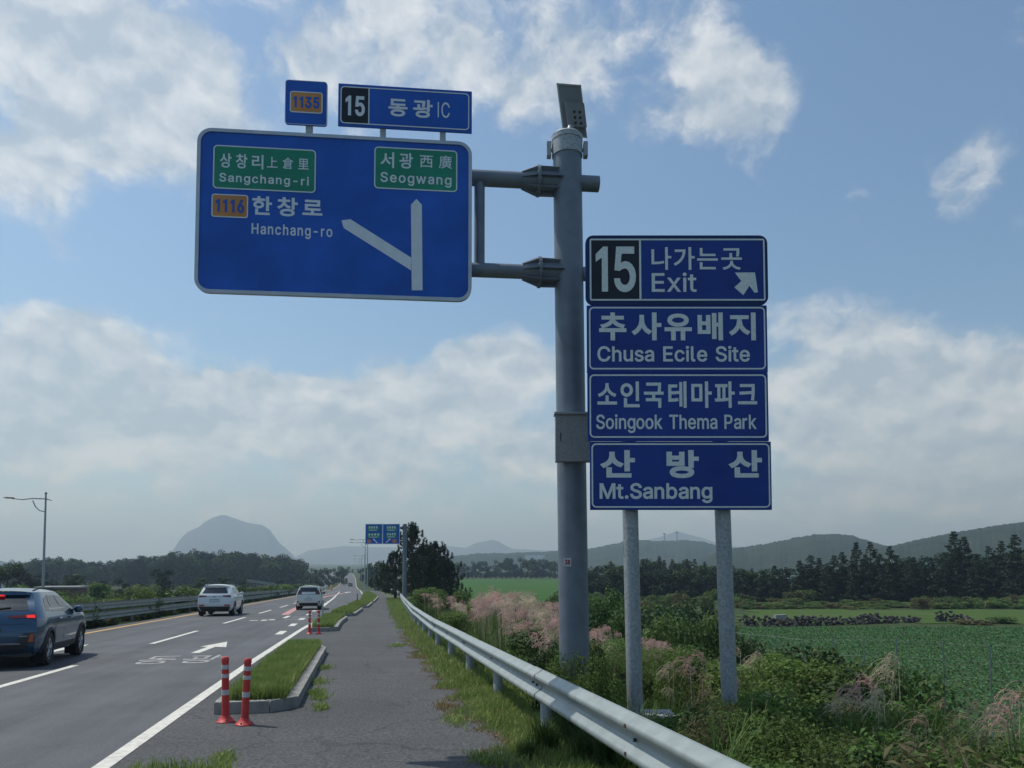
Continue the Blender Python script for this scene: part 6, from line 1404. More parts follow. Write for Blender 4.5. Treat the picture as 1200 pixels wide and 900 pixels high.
# larger bushes between the posts and down the bank: placed one by one
for (x, yt, d, w, k, lab) in ((800, 698, 30, 5.0, 'dark', 'large dark green bush seen between the two round sign posts'), (770, 704, 26, 3.8, 'mid', 'large green bush just right of the first sign post'), (835, 706, 27, 4.0, 'mid', 'large green bush just left of the second sign post'),
                        (715, 682, 34, 4.2, 'mid', 'tall bush right of the grey pole'), (742, 694, 30, 3.5, 'mid', 'bush hidden behind the left sign post'), (860, 735, 22, 3.0, 'dark', 'dark bush at the near corner of the crop field'), (905, 752, 15, 2.4, 'mid', 'broad green bush right of the second sign post'), (958, 748, 15, 3.6, 'dark', 'broad dark bush in front of the crop field'), (1000, 740, 16, 3.8, 'mid', 'tallest green bush in front of the crop field'), (1045, 756, 14.5, 3.0, 'mid', 'green bush at the foot of the crop field'),
                        (655, 688, 40, 4., 'mid', 'bush behind the pink plumes by the grey pole'), (560, 700, 36, 3., 'mid', 'bush behind the pale plumes'), (530, 684, 44, 4., 'mid', 'bush at the foot of the large pine'), (500, 686, 42, 3.6, 'light', 'light green bush by the bend of the guardrail'), (590, 694, 40, 4., 'dark', 'dark bush at the edge of the bright green field'), (620, 700, 34, 3.6, 'dark', 'dark bush behind the dense pink plumes')):
    p = P(x, 700, d); z0 = tz(p.x, p.y); h = zat(yt, d) - z0; lib = BUSH
    k = k if k in BUSH else 'mid'
    (lib[k])[int(x) % 2].put((p.x, p.y, z0 - .1), (w * .62, w * .62, h * 1.02), x, lab, 'bush', None)
for o in COL.objects:
    if o.get('group', 1) is None: del o['group']
# silver grass: the pale and pink plumes along the rail
def plume_set(n, xr, dr, env, libs, lab, grp, hscale=1.9, minh=.8, smin=.5):
    c = 0; t = 0; pts = []
    while c < n and t < 40 * n:
        t += 1; x = g.uniform(*xr); d = g.uniform(*dr); p = P(x, 700, d)
        if p.x < rail_u(p.y) + .7: continue
        z0 = tz(p.x, p.y); h = zat(interp(x, env) + abs(g.normal(0, 7)), d) - z0
        if h < minh or h > 4.2: continue
        if any((a - p.x) ** 2 + (b - p.y) ** 2 < smin ** 2 for a, b in pts): continue
        pts.append((p.x, p.y)); s = h / hscale; pr = libs[g.integers(len(libs))]; s2 = min(s, 1.35)
        pr.put((p.x, p.y, z0 - .05), (s2, s2, s), g.uniform(-.4, .4), lab + (', nearer ones' if d < (dr[0] + dr[1]) / 2 else ', farther ones'), 'silver grass', grp); c += 1
PE = [(470, 690), (500, 688), (520, 690), (555, 703), (568, 682), (580, 676), (600, 684), (625, 676), (640, 690), (660, 698), (700, 716), (760, 720), (800, 730)]
plume_set(26, (475, 565), (20, 44), PE, [SG[4], SG[0], SG[1]], 'pale silver grass with drooping plumes beyond the guardrail bend', 'pale silver grass')
plume_set(30, (560, 665), (13, 27), PE, SG, 'pink plumed silver grass left of the thick grey pole', 'pink silver grass')
plume_set(16, (598, 656), (10.4, 14.5), [(590, 708), (620, 702), (640, 708), (660, 716)], SG, 'nearest pink silver grass just left of the thick grey pole', 'pink silver grass near the pole')
plume_set(16, (690, 790), (12, 20), [(690, 720), (740, 738), (800, 742)], SG[:4], 'pink plumed silver grass between the grey pole and the sign posts', 'pink silver grass by the posts')
for (x, yt, d, i, lab) in ((1012, 768, 7.6, 0, 'silver grass with pink plumes blown sideways in the middle of the weeds'), (1060, 758, 8.0, 1, 'golden silver grass with long plumes blown to one side'), (1040, 798, 7.0, 1, 'pale silver grass plume low among the weeds'), (1185, 782, 7.4, 0, 'brown silver grass cut by the right picture edge'), (1215, 776, 7.8, 2, 'tall silver grass past the right picture edge'),
                       (1150, 800, 7.2, 2, 'brownish silver grass right of the field fence posts'), (870, 752, 9.8, 1, 'small pale plumes just right of the second sign post'), (895, 758, 10.5, 1, 'small pale plumes before the crop field'), (832, 775, 8.9, 2, 'reddish plumes beside the second sign post'), (815, 745, 9.4, 0, 'thin pink plume between the two sign posts'), (790, 770, 8.9, 1, 'pale plume near the first sign post'), (1110, 800, 8.2, 2, 'brown seeding silver grass on the bank'), (1085, 812, 7.6, 0, 'reddish silver grass low on the bank')):
    p = P(x, 700, d); z0 = tz(p.x, p.y); h = zat(yt, d) - z0; s = h / 1.25
    SGN[i].put((p.x, p.y, z0 - .05), (min(s, 1.5), min(s, 1.5), s), .3, lab, 'silver grass', None)
for o in COL.objects:
    if o.get('group', 1) is None: del o['group']
bp = np.random.default_rng(123)
for k in range(17):
    x = bp.uniform(770, 1215); d = bp.uniform(5.2, 9.5); p = P(x, 700, d)
    if p.x < rail_u(p.y) + .9: continue
    z0 = tz(p.x, p.y); h = zat(bp.uniform(800, 860), d) - z0
    if h < .35: continue
    s = h / 1.25; SGN[(2, 1, 2)[k % 3]].put((p.x, p.y, z0 - .05), (min(s, 1.2), min(s, 1.2), s), bp.uniform(-.5, .5), 'small seeding silver grass ' + ('between the second sign post and the field' if x < 950 else 'in the middle of the near weeds' if x < 1080 else 'near the right picture edge') + (', close up' if d < 7 else ', farther down'), 'silver grass', 'seeding silver grass among the weeds')
# long coarse blades among the weeds and at the foot of the rail
def reeds(n, xr, dr, yr, lab, grp, sc=(.5, .9)):
    c = 0; t = 0
    while c < n and t < 50 * n:
        t += 1; x = g.uniform(*xr); d = g.uniform(*dr); p = P(x, 700, d)
        if p.x < rail_u(p.y) + .35: continue
        z0 = tz(p.x, p.y); h = min(zat(g.uniform(*yr), d) - z0, 1.8)
        if h < .3: continue
        RD[g.integers(3)].put((p.x, p.y, z0 - .03), (h * g.uniform(*sc) + .25, h * g.uniform(*sc) + .25, h), g.uniform(0, 6), zone(lab, x, d), 'reeds', grp); c += 1
reeds(60, (500, 665), (8, 24), (712, 755), 'tall green blade grass', 'blade grass along the guardrail')
reeds(26, (780, 1200), (4.8, 11), (795, 850), 'long arching green blades', 'blade grass on the bank')
reeds(8, (650, 760), (6, 9), (790, 830), 'low tuft of blades', 'blade grass by the posts')
# coarse dark tuft below the rail in the near corner
Vb, Fb = blade_arcs(np.random.default_rng(77), 260, .42, .9, .010)
for (x, y, s) in ((640, 880, 1.), (668, 868, 1.1), (690, 892, 1.), (655, 850, .8), (618, 890, .6), (716, 900, 1.)):
    p = G(x, y); Proto('grass_tuft', [('blades', mesh_np('blades', Vb, Fb, [GR['blade_dark']]))]).put((p.x, p.y, road_z(p.y) - .02), s, x, 'coarse dark grass tuft under the near guardrail', 'grass', 'coarse tufts under the guardrail')
# low cover over the whole bank so that no soil shows
def bank_area(g_, n):
    v = 2 + 70 * g_.uniform(0, 1, n) ** 1.9; r = np.interp(v, _ex, _ez); u = r + .3 + 15 * g_.uniform(0, 1, n); 
    x = CX + FPX * (u * math.cos(TH) - v * math.sin(TH)) / np.maximum(u * math.sin(TH) + v * math.cos(TH), .1); k = (x > 350) & (x < 1320); return u[k], v[k]
zter = Zf(); zter.vec = lambda u, v: terrain_z(u, v) - .02
Vb, Fb = blades(70000, bank_area, .12, .42, .022, zter, .9, 21)
tag(obj('undergrowth', mesh_np('undergrowth', Vb, Fb, [GR['blade_dark']])), kind='stuff', label='low green undergrowth covering the roadside bank', cat='undergrowth')
# ------------------------------------------------------------------ fields
def patch_sheet(name, poly_px_or_uv, m, dz, label, step=3.):
    us = [p[0] for p in poly_px_or_uv]; vs_ = [p[1] for p in poly_px_or_uv]; P2 = poly_px_or_uv
    U_ = np.arange(min(us), max(us) + step, step); V2 = np.arange(min(vs_), max(vs_) + step, step)
    vv_, ff = [], []; ix = {}
    for j, v in enumerate(V2):
        for i, u in enumerate(U_):
            ix[(i, j)] = len(vv_); vv_.append((u, v, tz(u, v) + dz))
    for j in range(len(V2) - 1):
        for i in range(len(U_) - 1):
            if inside(((U_[i] + U_[i + 1]) / 2, (V2[j] + V2[j + 1]) / 2), P2): ff.append((ix[(i, j)], ix[(i + 1, j)], ix[(i + 1, j + 1)], ix[(i, j + 1)]))
    o = obj(name, mesh_np(name, vv_, ff, [m], smooth=True)); return tag(o, label, kind='structure')
def uvp(x, d): p = P(x, 700, d); return (p.x, p.y)
MT['crop_soil'] = mat('crop field soil', (.035, .06, .028), .95, spec=.04, col2=(.055, .085, .038), vscale=.5)
MT['meadow'] = mat('bright meadow', (.035, .090, .022), .9, spec=.04, col2=(.055, .120, .030), vscale=.12)
MT['paleturf'] = mat('pale turf strip', (.045, .095, .022), .95, spec=.04, col2=(.075, .105, .035), vscale=.3)
MT['cabbage'] = mat('cabbage leaf', (.060, .165, .058), .6, col2=(.105, .24, .085), vscale=2, trans=.2, spec=.10)
cf = [uvp(790, 33), uvp(1290, 24), uvp(1400, 72), uvp(850, 73)]
patch_sheet('crop_field', cf, MT['crop_soil'], .05, 'field of dark green cabbages beyond the bank', 2.)
g = np.random.default_rng(3)
pu, pv = [], []
for a in np.arange(5, 130, .50):
    for b in np.arange(15, 90, .40):
        u = a + g.normal(0, .05); v = b + g.normal(0, .07)
        if inside((u, v), cf): pu.append(u); pv.append(v)
pu = np.array(pu); pv = np.array(pv); k = g.uniform(0, 1, len(pu)) < .93; pu, pv = pu[k], pv[k]; n = len(pu); nl = 9
an = g.uniform(0, 6.28, (n, nl)); el_ = g.uniform(.25, 1.2, (n, nl)); L_ = g.uniform(.10, .20, (n, nl)); zz = terrain_z(pu, pv) + .08
cx_ = pu[:, None] + 0 * an; cy_ = pv[:, None] + 0 * an; cz_ = zz[:, None] + 0 * an
dx = np.cos(an) * np.cos(el_) * L_; dy = np.sin(an) * np.cos(el_) * L_; dz2 = np.sin(el_) * L_; wx, wy = -np.sin(an) * L_ * .38, np.cos(an) * L_ * .38
V = np.stack([np.stack([cx_, cy_, cz_], -1), np.stack([cx_ + dx * .6 + wx, cy_ + dy * .6 + wy, cz_ + dz2 * .6], -1), np.stack([cx_ + dx, cy_ + dy, cz_ + dz2 * .8], -1), np.stack([cx_ + dx * .6 - wx, cy_ + dy * .6 - wy, cz_ + dz2 * .6], -1)], 2).reshape(-1, 3)
tag(obj('cabbages', mesh_np('cabbages', V, np.arange(len(V)).reshape(-1, 4), [MT['cabbage']])), kind='stuff', label='rows of cabbages filling the field on the right', cat='crop')
patch_sheet('meadow', [uvp(520, 118), uvp(700, 105), uvp(760, 430), uvp(500, 430)], MT['meadow'], .06, 'bright green meadow beyond the plumes', 8.)
patch_sheet('turf_strip', [uvp(850, 80), uvp(1400, 76), uvp(1400, 104), uvp(880, 104)], MT['paleturf'], .05, 'pale green strip of turf beyond the lava stone wall', 3.)
# ------------------------------------------------------------------ lava stone walls
MT['lava'] = mat('lava stone', (.045, .042, .045), .95, var=.4, vscale=2, bump=.6, bscale=6)
def stone_mesh(seed):
    g_ = np.random.default_rng(seed); mb = MB(); mb.lathe([(.0, -.4), (.3, -.34), (.46, -.1), (.44, .15), (.27, .36), (.0, .42)], n=7); v = np.array(mb.v) * (1 + g_.normal(0, .12, (len(mb.v), 1))) * [1.2, .9, .8]
    mb.v = [tuple(p) for p in v]; return mb.mesh('stone', MT['lava'])
STN = [stone_mesh(i) for i in range(5)]
def stone_wall(pts, h, label, s=.34, seedn=0):
    a0 = Vector((*pts[0], 0)); root = empty('stone_wall', (pts[0][0], pts[0][1], tz(*pts[0])), 0, label, 'stone wall'); g_ = random.Random(seedn)
    for (a, b) in zip(pts[:-1], pts[1:]):
        n_ = max(1, int(math.dist(a, b) / (s * .8)))
        for i in range(n_):
            t = i / n_; u = a[0] + (b[0] - a[0]) * t; v = a[1] + (b[1] - a[1]) * t; hh = h * (.50 + .18 * math.sin(i * .13 + seedn) + .4 * g_.random()); k = max(1, int(hh / (s * .42)))
            for j in range(k):
                o = obj('stone', STN[g_.randrange(5)], root); uu_, vv2 = u + g_.uniform(-.35, .35), v + g_.uniform(-.9, .9) * (1 - j * .12)
                o.location = Vector((uu_, vv2, tz(uu_, vv2) + .08 + j * s * .42)) - root.location; o.rotation_euler = (g_.uniform(-.4, .4), g_.uniform(-.4, .4), g_.uniform(0, 6)); q = s * g_.uniform(.7, 1.25); o.scale = (q, q, q)
stone_wall([uvp(868, 76), uvp(930, 75), uvp(1005, 77), uvp(1078, 80)], 1.05, 'long heap of dark lava stones behind the crop field', seedn=1)
stone_wall([uvp(1100, 80), uvp(1140, 80)], 1.2, 'short heap of dark lava stones on the right', seedn=2)
# brush heaps and low walls
def zat_px(p, h):
    q = Vector((p.x, p.y, tz(p.x, p.y) + h)) - C0; return CY - FPX * q.dot(CU) / q.dot(CF)
def farbush(x, yt, d, w, k, lab, grp=None, cat='bush'):
    p = P(x, 700, d); z0 = tz(p.x, p.y); h = max(zat(yt, d) - z0, .5); FSHRUB[k][int(x * 7 + d) % 3].put((p.x, p.y, z0 - .1), (w * .6, w * .6, h), x, lab, cat, grp) if grp else FSHRUB[k][int(x) % 3].put((p.x, p.y, z0 - .1), (w * .6, w * .6, h), x, lab, cat, '-')
farbush(1140, 722, 77, 7, 'olive', 'brown brushwood heap at the edge of the crop field'); farbush(1170, 720, 79, 6, 'mid', 'green heap of brush next to the brown brushwood'); farbush(925, 724, 78, 6, 'olive', 'yellowish bush on the lava stone heap')
g = np.random.default_rng(9)
for x in np.arange(866, 1230, 9):
    for d, yb in ((108, 707), (116, 703)):
        farbush(x + g.uniform(-4, 4), yb + g.uniform(-4, 3) - (x > 1080) * 4, d + g.uniform(-3, 3), g.uniform(3.5, 5.5), ('mid', 'light', 'olive', 'mid')[g.integers(4)], 'low bush in the hedgerow under the dark conifers', 'hedgerow under the conifers')
for o in COL.objects:
    if o.get('group') == '-': del o['group']
# bushes and rough growth between the fields and the wood
for i in range(70):
    x = g.uniform(672, 960); d = g.uniform(78, 135); k = ('mid', 'dark', 'light', 'olive', 'mid')[i % 5]
    p = P(x, 700, d)
    if x > 850 and d < 106: continue
    farbush(x, zat_px(p, g.uniform(1.2, 2.8)), d, g.uniform(3.5, 6), k, {'mid': 'green', 'dark': 'dark', 'light': 'light green', 'olive': 'olive'}[k] + ' bush of the rough ground ' + ('left of the first sign post' if x < 740 else 'between the sign posts' if x < 850 else 'right of the second sign post'), 'rough growth before the wood')
# concrete ramp slab seen beside the heap
p = P(914, 715, 84); MB().box((p.x, p.y, tz(p.x, p.y) + .25), (1.7, .4, .55), -TH + .5).build('concrete_wall', MT['concrete']); o = bpy.data.objects['concrete_wall']; tag(o, 'small pale concrete wall end near the lava stones', 'wall')

# ------------------------------------------------------------------ trees
def conifer(seed, H=12., R_=2.1, tiers=26, n_per=9, m='needle', lsize=.42):
    g_ = np.random.default_rng(seed); Vs = []; Fs = []; o = 0; parts = []
    cs = []; ds = []
    for t in range(tiers):
        f = t / (tiers - 1); z = H * (.03 + .95 * f); rad = R_ * (1 - f) ** .75 * g_.uniform(.75, 1.15) + .12
        for k in range(max(3, int(n_per * (1 - f * .7)))):
            a = g_.uniform(0, 6.28); q = rad * g_.uniform(.35, 1.0); cs.append((q * math.cos(a), q * math.sin(a), z - q * .18)); r = .34 + .50 * (1 - f) * g_.uniform(.6, 1.2); ds.append((r, r, r * .55))
    V, F = leaves(np.array(cs), np.array(ds), 6500, lsize, g_, .5, .1)
    crown = mesh_np('crown', V, F, [LEAF[m]])
    mb = MB(); mb.tube([(0, 0, -.5), (.05, 0, H * .3), (0, .05, H * .7), (0, 0, H * .97)], [.24, .18, .10, .02], 8); 
    for k in range(10):
        a = g_.uniform(0, 6.28); z = H * g_.uniform(.12, .7); q = R_ * .7 * (1 - z / H); mb.tube([(0, 0, z), (q * math.cos(a), q * math.sin(a), z - .15)], [.05, .02], 5)
    return Proto('conifer_tree', [('crown', crown), ('trunk', mb.mesh('trunk', LEAF['bark'], True))])
def broad(seed, H=8., R_=2.6, n=1500, lsize=.48, m='far', nb=13, trunk=.2, asp=.6, name='tree'):
    g_ = np.random.default_rng(seed); C_, D_ = blobs_for(g_, nb, R_, H * .92, H * .04, .8, (.30, .48)); C_[:3, 2] = H * .18; C_[:3, :2] *= .8; V, F = leaves(C_, D_, n, lsize, g_, asp, .3)
    mb = MB(); mb.tube([(0, 0, -.5), (.1, .05, H * .3), (.05, .1, H * .55)], [trunk, trunk * .75, trunk * .4], 7)
    for k in range(6):
        j = g_.integers(nb); c = C_[j]; mb.tube([(.05, .05, H * g_.uniform(.25, .5)), (c[0] * .5, c[1] * .5, c[2] * .75), tuple(c)], [trunk * .4, trunk * .3, trunk * .1], 5)
    return Proto(name, [('crown', mesh_np('crown', V, F, [LEAF[m]])), ('trunk', mb.mesh('trunk', LEAF['bark'], True))])
def pine_tree(seed, H=8., R_=3.2):
    """open pine with whorls of up-swept limbs ending in needle tufts"""
    g_ = np.random.default_rng(seed); mb = MB(); tufts = []
    mb.tube([(0, 0, -.5), (.1, .05, H * .35), (-.05, .08, H * .7), (0, 0, H * .95)], [.22, .17, .10, .03], 9); tufts.append((0, 0, H * .97, 0, 0, 1.))
    nw = 17
    for w in range(nw):
        f = w / (nw - 1); z = H * (.10 + .80 * f); ln = R_ * (1 - f) ** .8 * (.9 if f > .1 else .8) + .35
        for k in range(5 if f < .8 else 4):
            a = g_.uniform(0, 6.28); L_ = ln * g_.uniform(.5, 1.3); rise = L_ * (.15 + .55 * f) * g_.uniform(.6, 1.2); dx, dy = math.cos(a), math.sin(a)
            pts = [(0, 0, z), (dx * L_ * .5, dy * L_ * .5, z + rise * .25), (dx * L_, dy * L_, z + rise)]; mb.tube(pts, [.05 * (1.2 - f), .03, .012], 5)
            for q in np.linspace(.0, 1, 6): tufts.append((dx * L_, dy * L_, z + rise + q * .55, 0, 0, 1.2))
            for q in np.linspace(.35, 1, 7):
                for s_ in range(2):
                    bx = dx * L_ * q; by = dy * L_ * q; bz = z + rise * q * q; e = .35 * L_ * (1.1 - q) + .12
                    tufts.append((bx + g_.normal(0, e * .5), by + g_.normal(0, e * .5), bz + abs(g_.normal(0, .16)), dx * .6, dy * .6, .9))
    T = np.array(tufts); nt_ = len(T); nn = 11
    p = np.repeat(T[:, :3], nn, 0); ax = np.repeat(T[:, 3:], nn, 0) + g_.normal(0, .55, (nt_ * nn, 3)); ax /= np.linalg.norm(ax, axis=1)[:, None]; L_ = g_.uniform(.18, .34, (nt_ * nn, 1))
    s_ = np.cross(ax, g_.normal(0, 1, ax.shape)); s_ /= np.linalg.norm(s_, axis=1)[:, None]; w_ = .045
    V = np.stack([p - s_ * w_ * .5, p + s_ * w_ * .5, p + ax * L_ + s_ * w_ * .3, p + ax * L_ - s_ * w_ * .3], 1).reshape(-1, 3)
    return Proto('pine_tree', [('crown', mesh_np('crown', V, np.arange(len(V)).reshape(-1, 4), [LEAF['needle']])), ('trunk', mb.mesh('trunk', LEAF['bark'], True))])
def plant(pr, x, yt, d, H, lab, cat, grp, zb=None, wf=1.):
    p = P(x, 700, d); z0 = tz(p.x, p.y) if zb is None else zb; h = zat(yt, d) - z0; s = h / H
    o = pr.put((p.x, p.y, z0 - .1), (s * wf, s * wf, s), (x * 3.7) % 6.28, lab, cat, grp or '-')
    if not grp: del o['group']
    return o
PN = [pine_tree(i + 5) for i in range(2)]
plant(PN[0], 484, 613, 78, 8., 'tallest dark pine right behind the distant signpost', 'pine', None, wf=1.0)
plant(PN[1], 511, 634, 80, 8., 'lower dark pine at the meadow side of the tallest one', 'pine', None, wf=1.15)
plant(PN[1], 463, 645, 84, 8., 'low dark pine on the road side of the tallest one', 'pine', None, wf=1.2)
plant(PN[1], 521, 652, 82, 8., 'lowest dark pine at the edge of the bright meadow', 'pine', None, wf=1.3)
plant(PN[0], 497, 638, 74, 8., 'dark pine between the tallest pine and the lower one', 'pine', None, wf=1.2)
CN = [conifer(i + 30, R_=r) for i, r in enumerate((2.2, 2.6, 2.9, 2.4))]
tops = [(895, 668), (908, 662), (921, 664), (938, 656), (951, 650), (961, 653), (970, 660), (978, 650), (988, 646), (1005, 634.5), (1021, 634), (1032, 648), (1044, 639), (1052, 650), (1063, 660), (1072, 652), (1083, 662), (1094, 660), (1108, 646), (1120, 621.5), (1132, 628), (1145, 648), (1160, 639), (1175, 633), (1191, 625.5), (1206, 640), (1222, 632), (1240, 650), (1260, 640), (1285, 630), (1310, 645)]
for i, (x, y) in enumerate(tops):
    big_ = y < 641
    plant(CN[i % 4], x, y, 130 + (i % 3) * 4, 12., 'x' if False else ('tall pointed' if big_ else 'dark lower') + ' conifer ' + ('left of the three tall conifers' if x < 1000 else 'in the middle group of the right row' if x < 1060 else 'between the middle group and the tallest conifers' if x < 1112 else 'in the group of the tallest conifers' if x < 1150 else 'at the right picture edge'), 'conifer', 'tall pointed conifers of the right row' if big_ else 'conifers of the right row', wf=1.2 if big_ else 1.5)
BR = [broad(i + 60, R_=r, m=m) for i, (r, m) in enumerate(((2.6, 'far'), (3.0, 'far'), (2.4, 'dark'), (3.2, 'dark'), (2.8, 'far')))]
g = np.random.default_rng(17)
for i in range(26):
    x = 688 + i * 9 + g.uniform(-3, 3); yt = interp(x, [(680, 672), (760, 666), (800, 668), (900, 674), (940, 680)]) + g.uniform(-4, 4)
    plant(BR[i % 5], x, yt, 150 + g.uniform(-5, 5), 8., 'low dark tree filling the wood behind the sign posts', 'tree', 'low trees of the wood behind the posts', wf=1.1)
for i in range(34):      # fuller trees standing between and behind the conifers
    x = 690 + i * 16 + g.uniform(-5, 5); yt = interp(x, [(690, 664), (760, 658), (800, 656), (860, 660), (900, 664), (1000, 658), (1060, 650), (1100, 644), (1240, 638)]) + g.uniform(-4, 6)
    plant(BR[i % 5], x, yt, 142 + g.uniform(-4, 8), 8., 'rounded dark tree ' + ('left of the tall conifers' if x < 940 else 'among the three tall conifers' if x < 1060 else 'around the tallest conifers at the right edge'), 'tree', 'rounded trees among the conifers', wf=1.15)
for i in range(24):      # the wood between the pole and the posts
    x = 672 + i * 9 + g.uniform(-3, 3); yt = interp(x, [(520, 658), (640, 655), (660, 664), (700, 660), (740, 652), (800, 654), (860, 662), (940, 668)]) + g.uniform(-3, 4)
    plant([CN[1], CN[2], BR[2], CN[3]][i % 4], x, yt, 190 + g.uniform(-8, 8), (12., 12., 8., 12.)[i % 4], 'dark tree of the wood beyond the sign posts', 'tree', 'wood beyond the sign posts', wf=1.2)
for i in range(46):      # tree line beyond the bright meadow
    x = 520 + i * 5.6 + g.uniform(-2, 2); yt = interp(x, [(510, 656), (560, 657), (590, 653), (612, 651), (640, 653), (655, 658), (700, 662), (800, 664)]) + g.uniform(-1.5, 2)
    plant(BR[i % 5], x, yt, 440 + g.uniform(-12, 12), 8., 'small dark tree in the line beyond the bright meadow', 'tree', 'tree line beyond the meadow', wf=.8)
# left: the wooded rise, its trees one behind another
LT = [(-60, 660), (0, 658), (10, 654), (20, 655), (40, 652), (60, 650), (80, 651), (100, 655), (128, 653), (152, 650), (174, 648), (192, 645), (208, 643), (236, 641), (250, 643), (262, 640), (275, 644), (290, 645), (320, 647), (340, 648), (354, 651), (360, 659), (364, 668)]
for row, (d, dy, st) in enumerate(((330, 9, 6.4), (350, 4, 5.6), (372, 0, 5.0))):
    x = -50.
    while x < 362 - row * 3:
        yt = interp(x, LT) + dy + g.uniform(-1.5, 3.0); plant(BR[g.integers(5)], x, yt, d + g.uniform(-6, 6), 8., 'dark tree of the wooded rise ' + ('behind the lone street lamp' if x < 100 else 'between the lamp and the dome mountain' if x < 200 else 'right below the dome mountain' if x < 330 else 'at its right end') + (', front row', ', middle row', ', back row')[row], 'tree', 'wood on the low rise', wf=g.uniform(.75, 1.05), zb=None); x += st * g.uniform(.8, 1.25)
for (x, yt, d, lab) in ((8, 655, 120, 'dark round tree at the edge of the picture behind the blue car'), (28, 664, 118, 'dark round tree beside the lone street lamp'), (48, 668, 122, 'dark low tree behind the lone street lamp'), (84, 668, 126, 'dark low tree right of the lone street lamp'), (193, 664, 140, 'single dark round tree left of the white SUV'), (140, 676, 135, 'low dark tree in the scrub beyond the median'), (120, 672, 138, 'dark tree in the scrub beyond the median barrier'), (235, 674, 150, 'low tree behind the white SUV'), (330, 674, 210, 'low tree in front of the wooded rise'), (165, 676, 128, 'low bushy tree in the scrub left of the single round tree'), (262, 672, 165, 'bushy tree above the roof of the white SUV'), (290, 674, 180, 'bushy tree right of the white SUV')):
    plant(BR[(int(x) // 3) % 5], x, yt, d, 8., lab, 'tree', None, wf=1.25)
for (x, yt, d, wf) in ((366, 664, 330, .9), (374, 665, 320, .9), (382, 663, 330, .9), (391, 664, 340, .8), (398, 661, 350, .7), (403, 664, 330, .7), (408, 663, 640, .9), (413, 666, 640, .9), (420, 664, 640, .9), (425, 659, 380, .6), (432, 660, 300, .8), (439, 657, 250, .8), (447, 653, 200, .7), (452, 657, 150, .8), (443, 668, 170, .7), (430, 668, 330, .9), (436, 664, 280, .9), (376, 671, 290, 1.), (386, 673, 290, 1.), (368, 672, 290, 1.)):
    plant(BR[int(x) % 5], x, yt, d, 8., 'dark tree crowding the far end of the road', 'tree', 'trees at the far end of the road', wf=wf)
# scrub between the opposite carriageway and the rise
for i in range(110):
    x = g.uniform(-20, 380); d = g.uniform(70, 230); p = P(x, 700, d)
    if p.x > -27 + drift(p.y): continue
    h = g.uniform(1.2, 3.0); k = ('mid', 'dark', 'light', 'mid')[g.integers(4)]; FSHRUB[k][g.integers(3)].put((p.x, p.y, tz(p.x, p.y) - .1), (h * 1.3, h * 1.3, h), g.uniform(0, 6), {'mid': 'green', 'dark': 'dark', 'light': 'light green'}[k] + ' scrub bush beyond the opposite carriageway', 'bush', 'scrub beyond the opposite carriageway ' + k)
# shrubs of the median
v = 12.
while v < 190:
    u = -11.35 + g.uniform(-.35, .35) + drift(v); h = g.uniform(1.05, 1.5) + min(v / 300, .4); k = ('mid', 'light', 'mid', 'dark')[g.integers(4)]
    (SHRUB if v < 45 else FSHRUB)[k][g.integers(3)].put((u, v, road_z(v) - .1), (h * 1.15, h * 1.25, h), g.uniform(0, 6), {'mid': 'green', 'dark': 'dark green', 'light': 'light green'}[k] + ' shrub in the median hedge ' + ('beside the blue car' if v < 26 else 'between the blue car and the white SUV' if v < 45 else 'beyond the white SUV' if v < 90 else 'far down the road'), 'shrub', 'median shrubs ' + k); v += h * g.uniform(.65, 1.0)
# weeds in front of and below the barrier
for i in range(70):
    v = 14 + 80 * g.uniform() ** 1.3; h = g.uniform(.25, .5); k = ('mid', 'dark', 'olive')[g.integers(3)]
    o = FSHRUB[k][g.integers(3)].put((-10.3 + g.uniform(-.5, .1) + drift(v), v, road_z(v) - .08), (h * 1.6, h * 2.0, h), g.uniform(0, 6), {'mid': 'green', 'dark': 'dark green', 'olive': 'olive'}[k] + ' weed growing under the median barrier', 'weed', 'weeds under the median barrier ' + k)
# brown flat-roofed shelter behind the blue car
p = P(73, 690, 62); root = empty('shed', (p.x, p.y, tz(p.x, p.y)), -TH + .15, 'low brown flat-roofed shed behind the median shrubs near the blue car', 'shed')
zt = zat(688, 62) - tz(p.x, p.y); MB().box((0, 0, zt / 2 - .1), (3.0, 2.0, zt)).build('wall', mat('brown wall', (.16, .12, .10), .9, var=.15), root); MB().box((0, 0, zt + .0), (3.3, 2.3, .14)).build('roof', MT['concrete'], root)

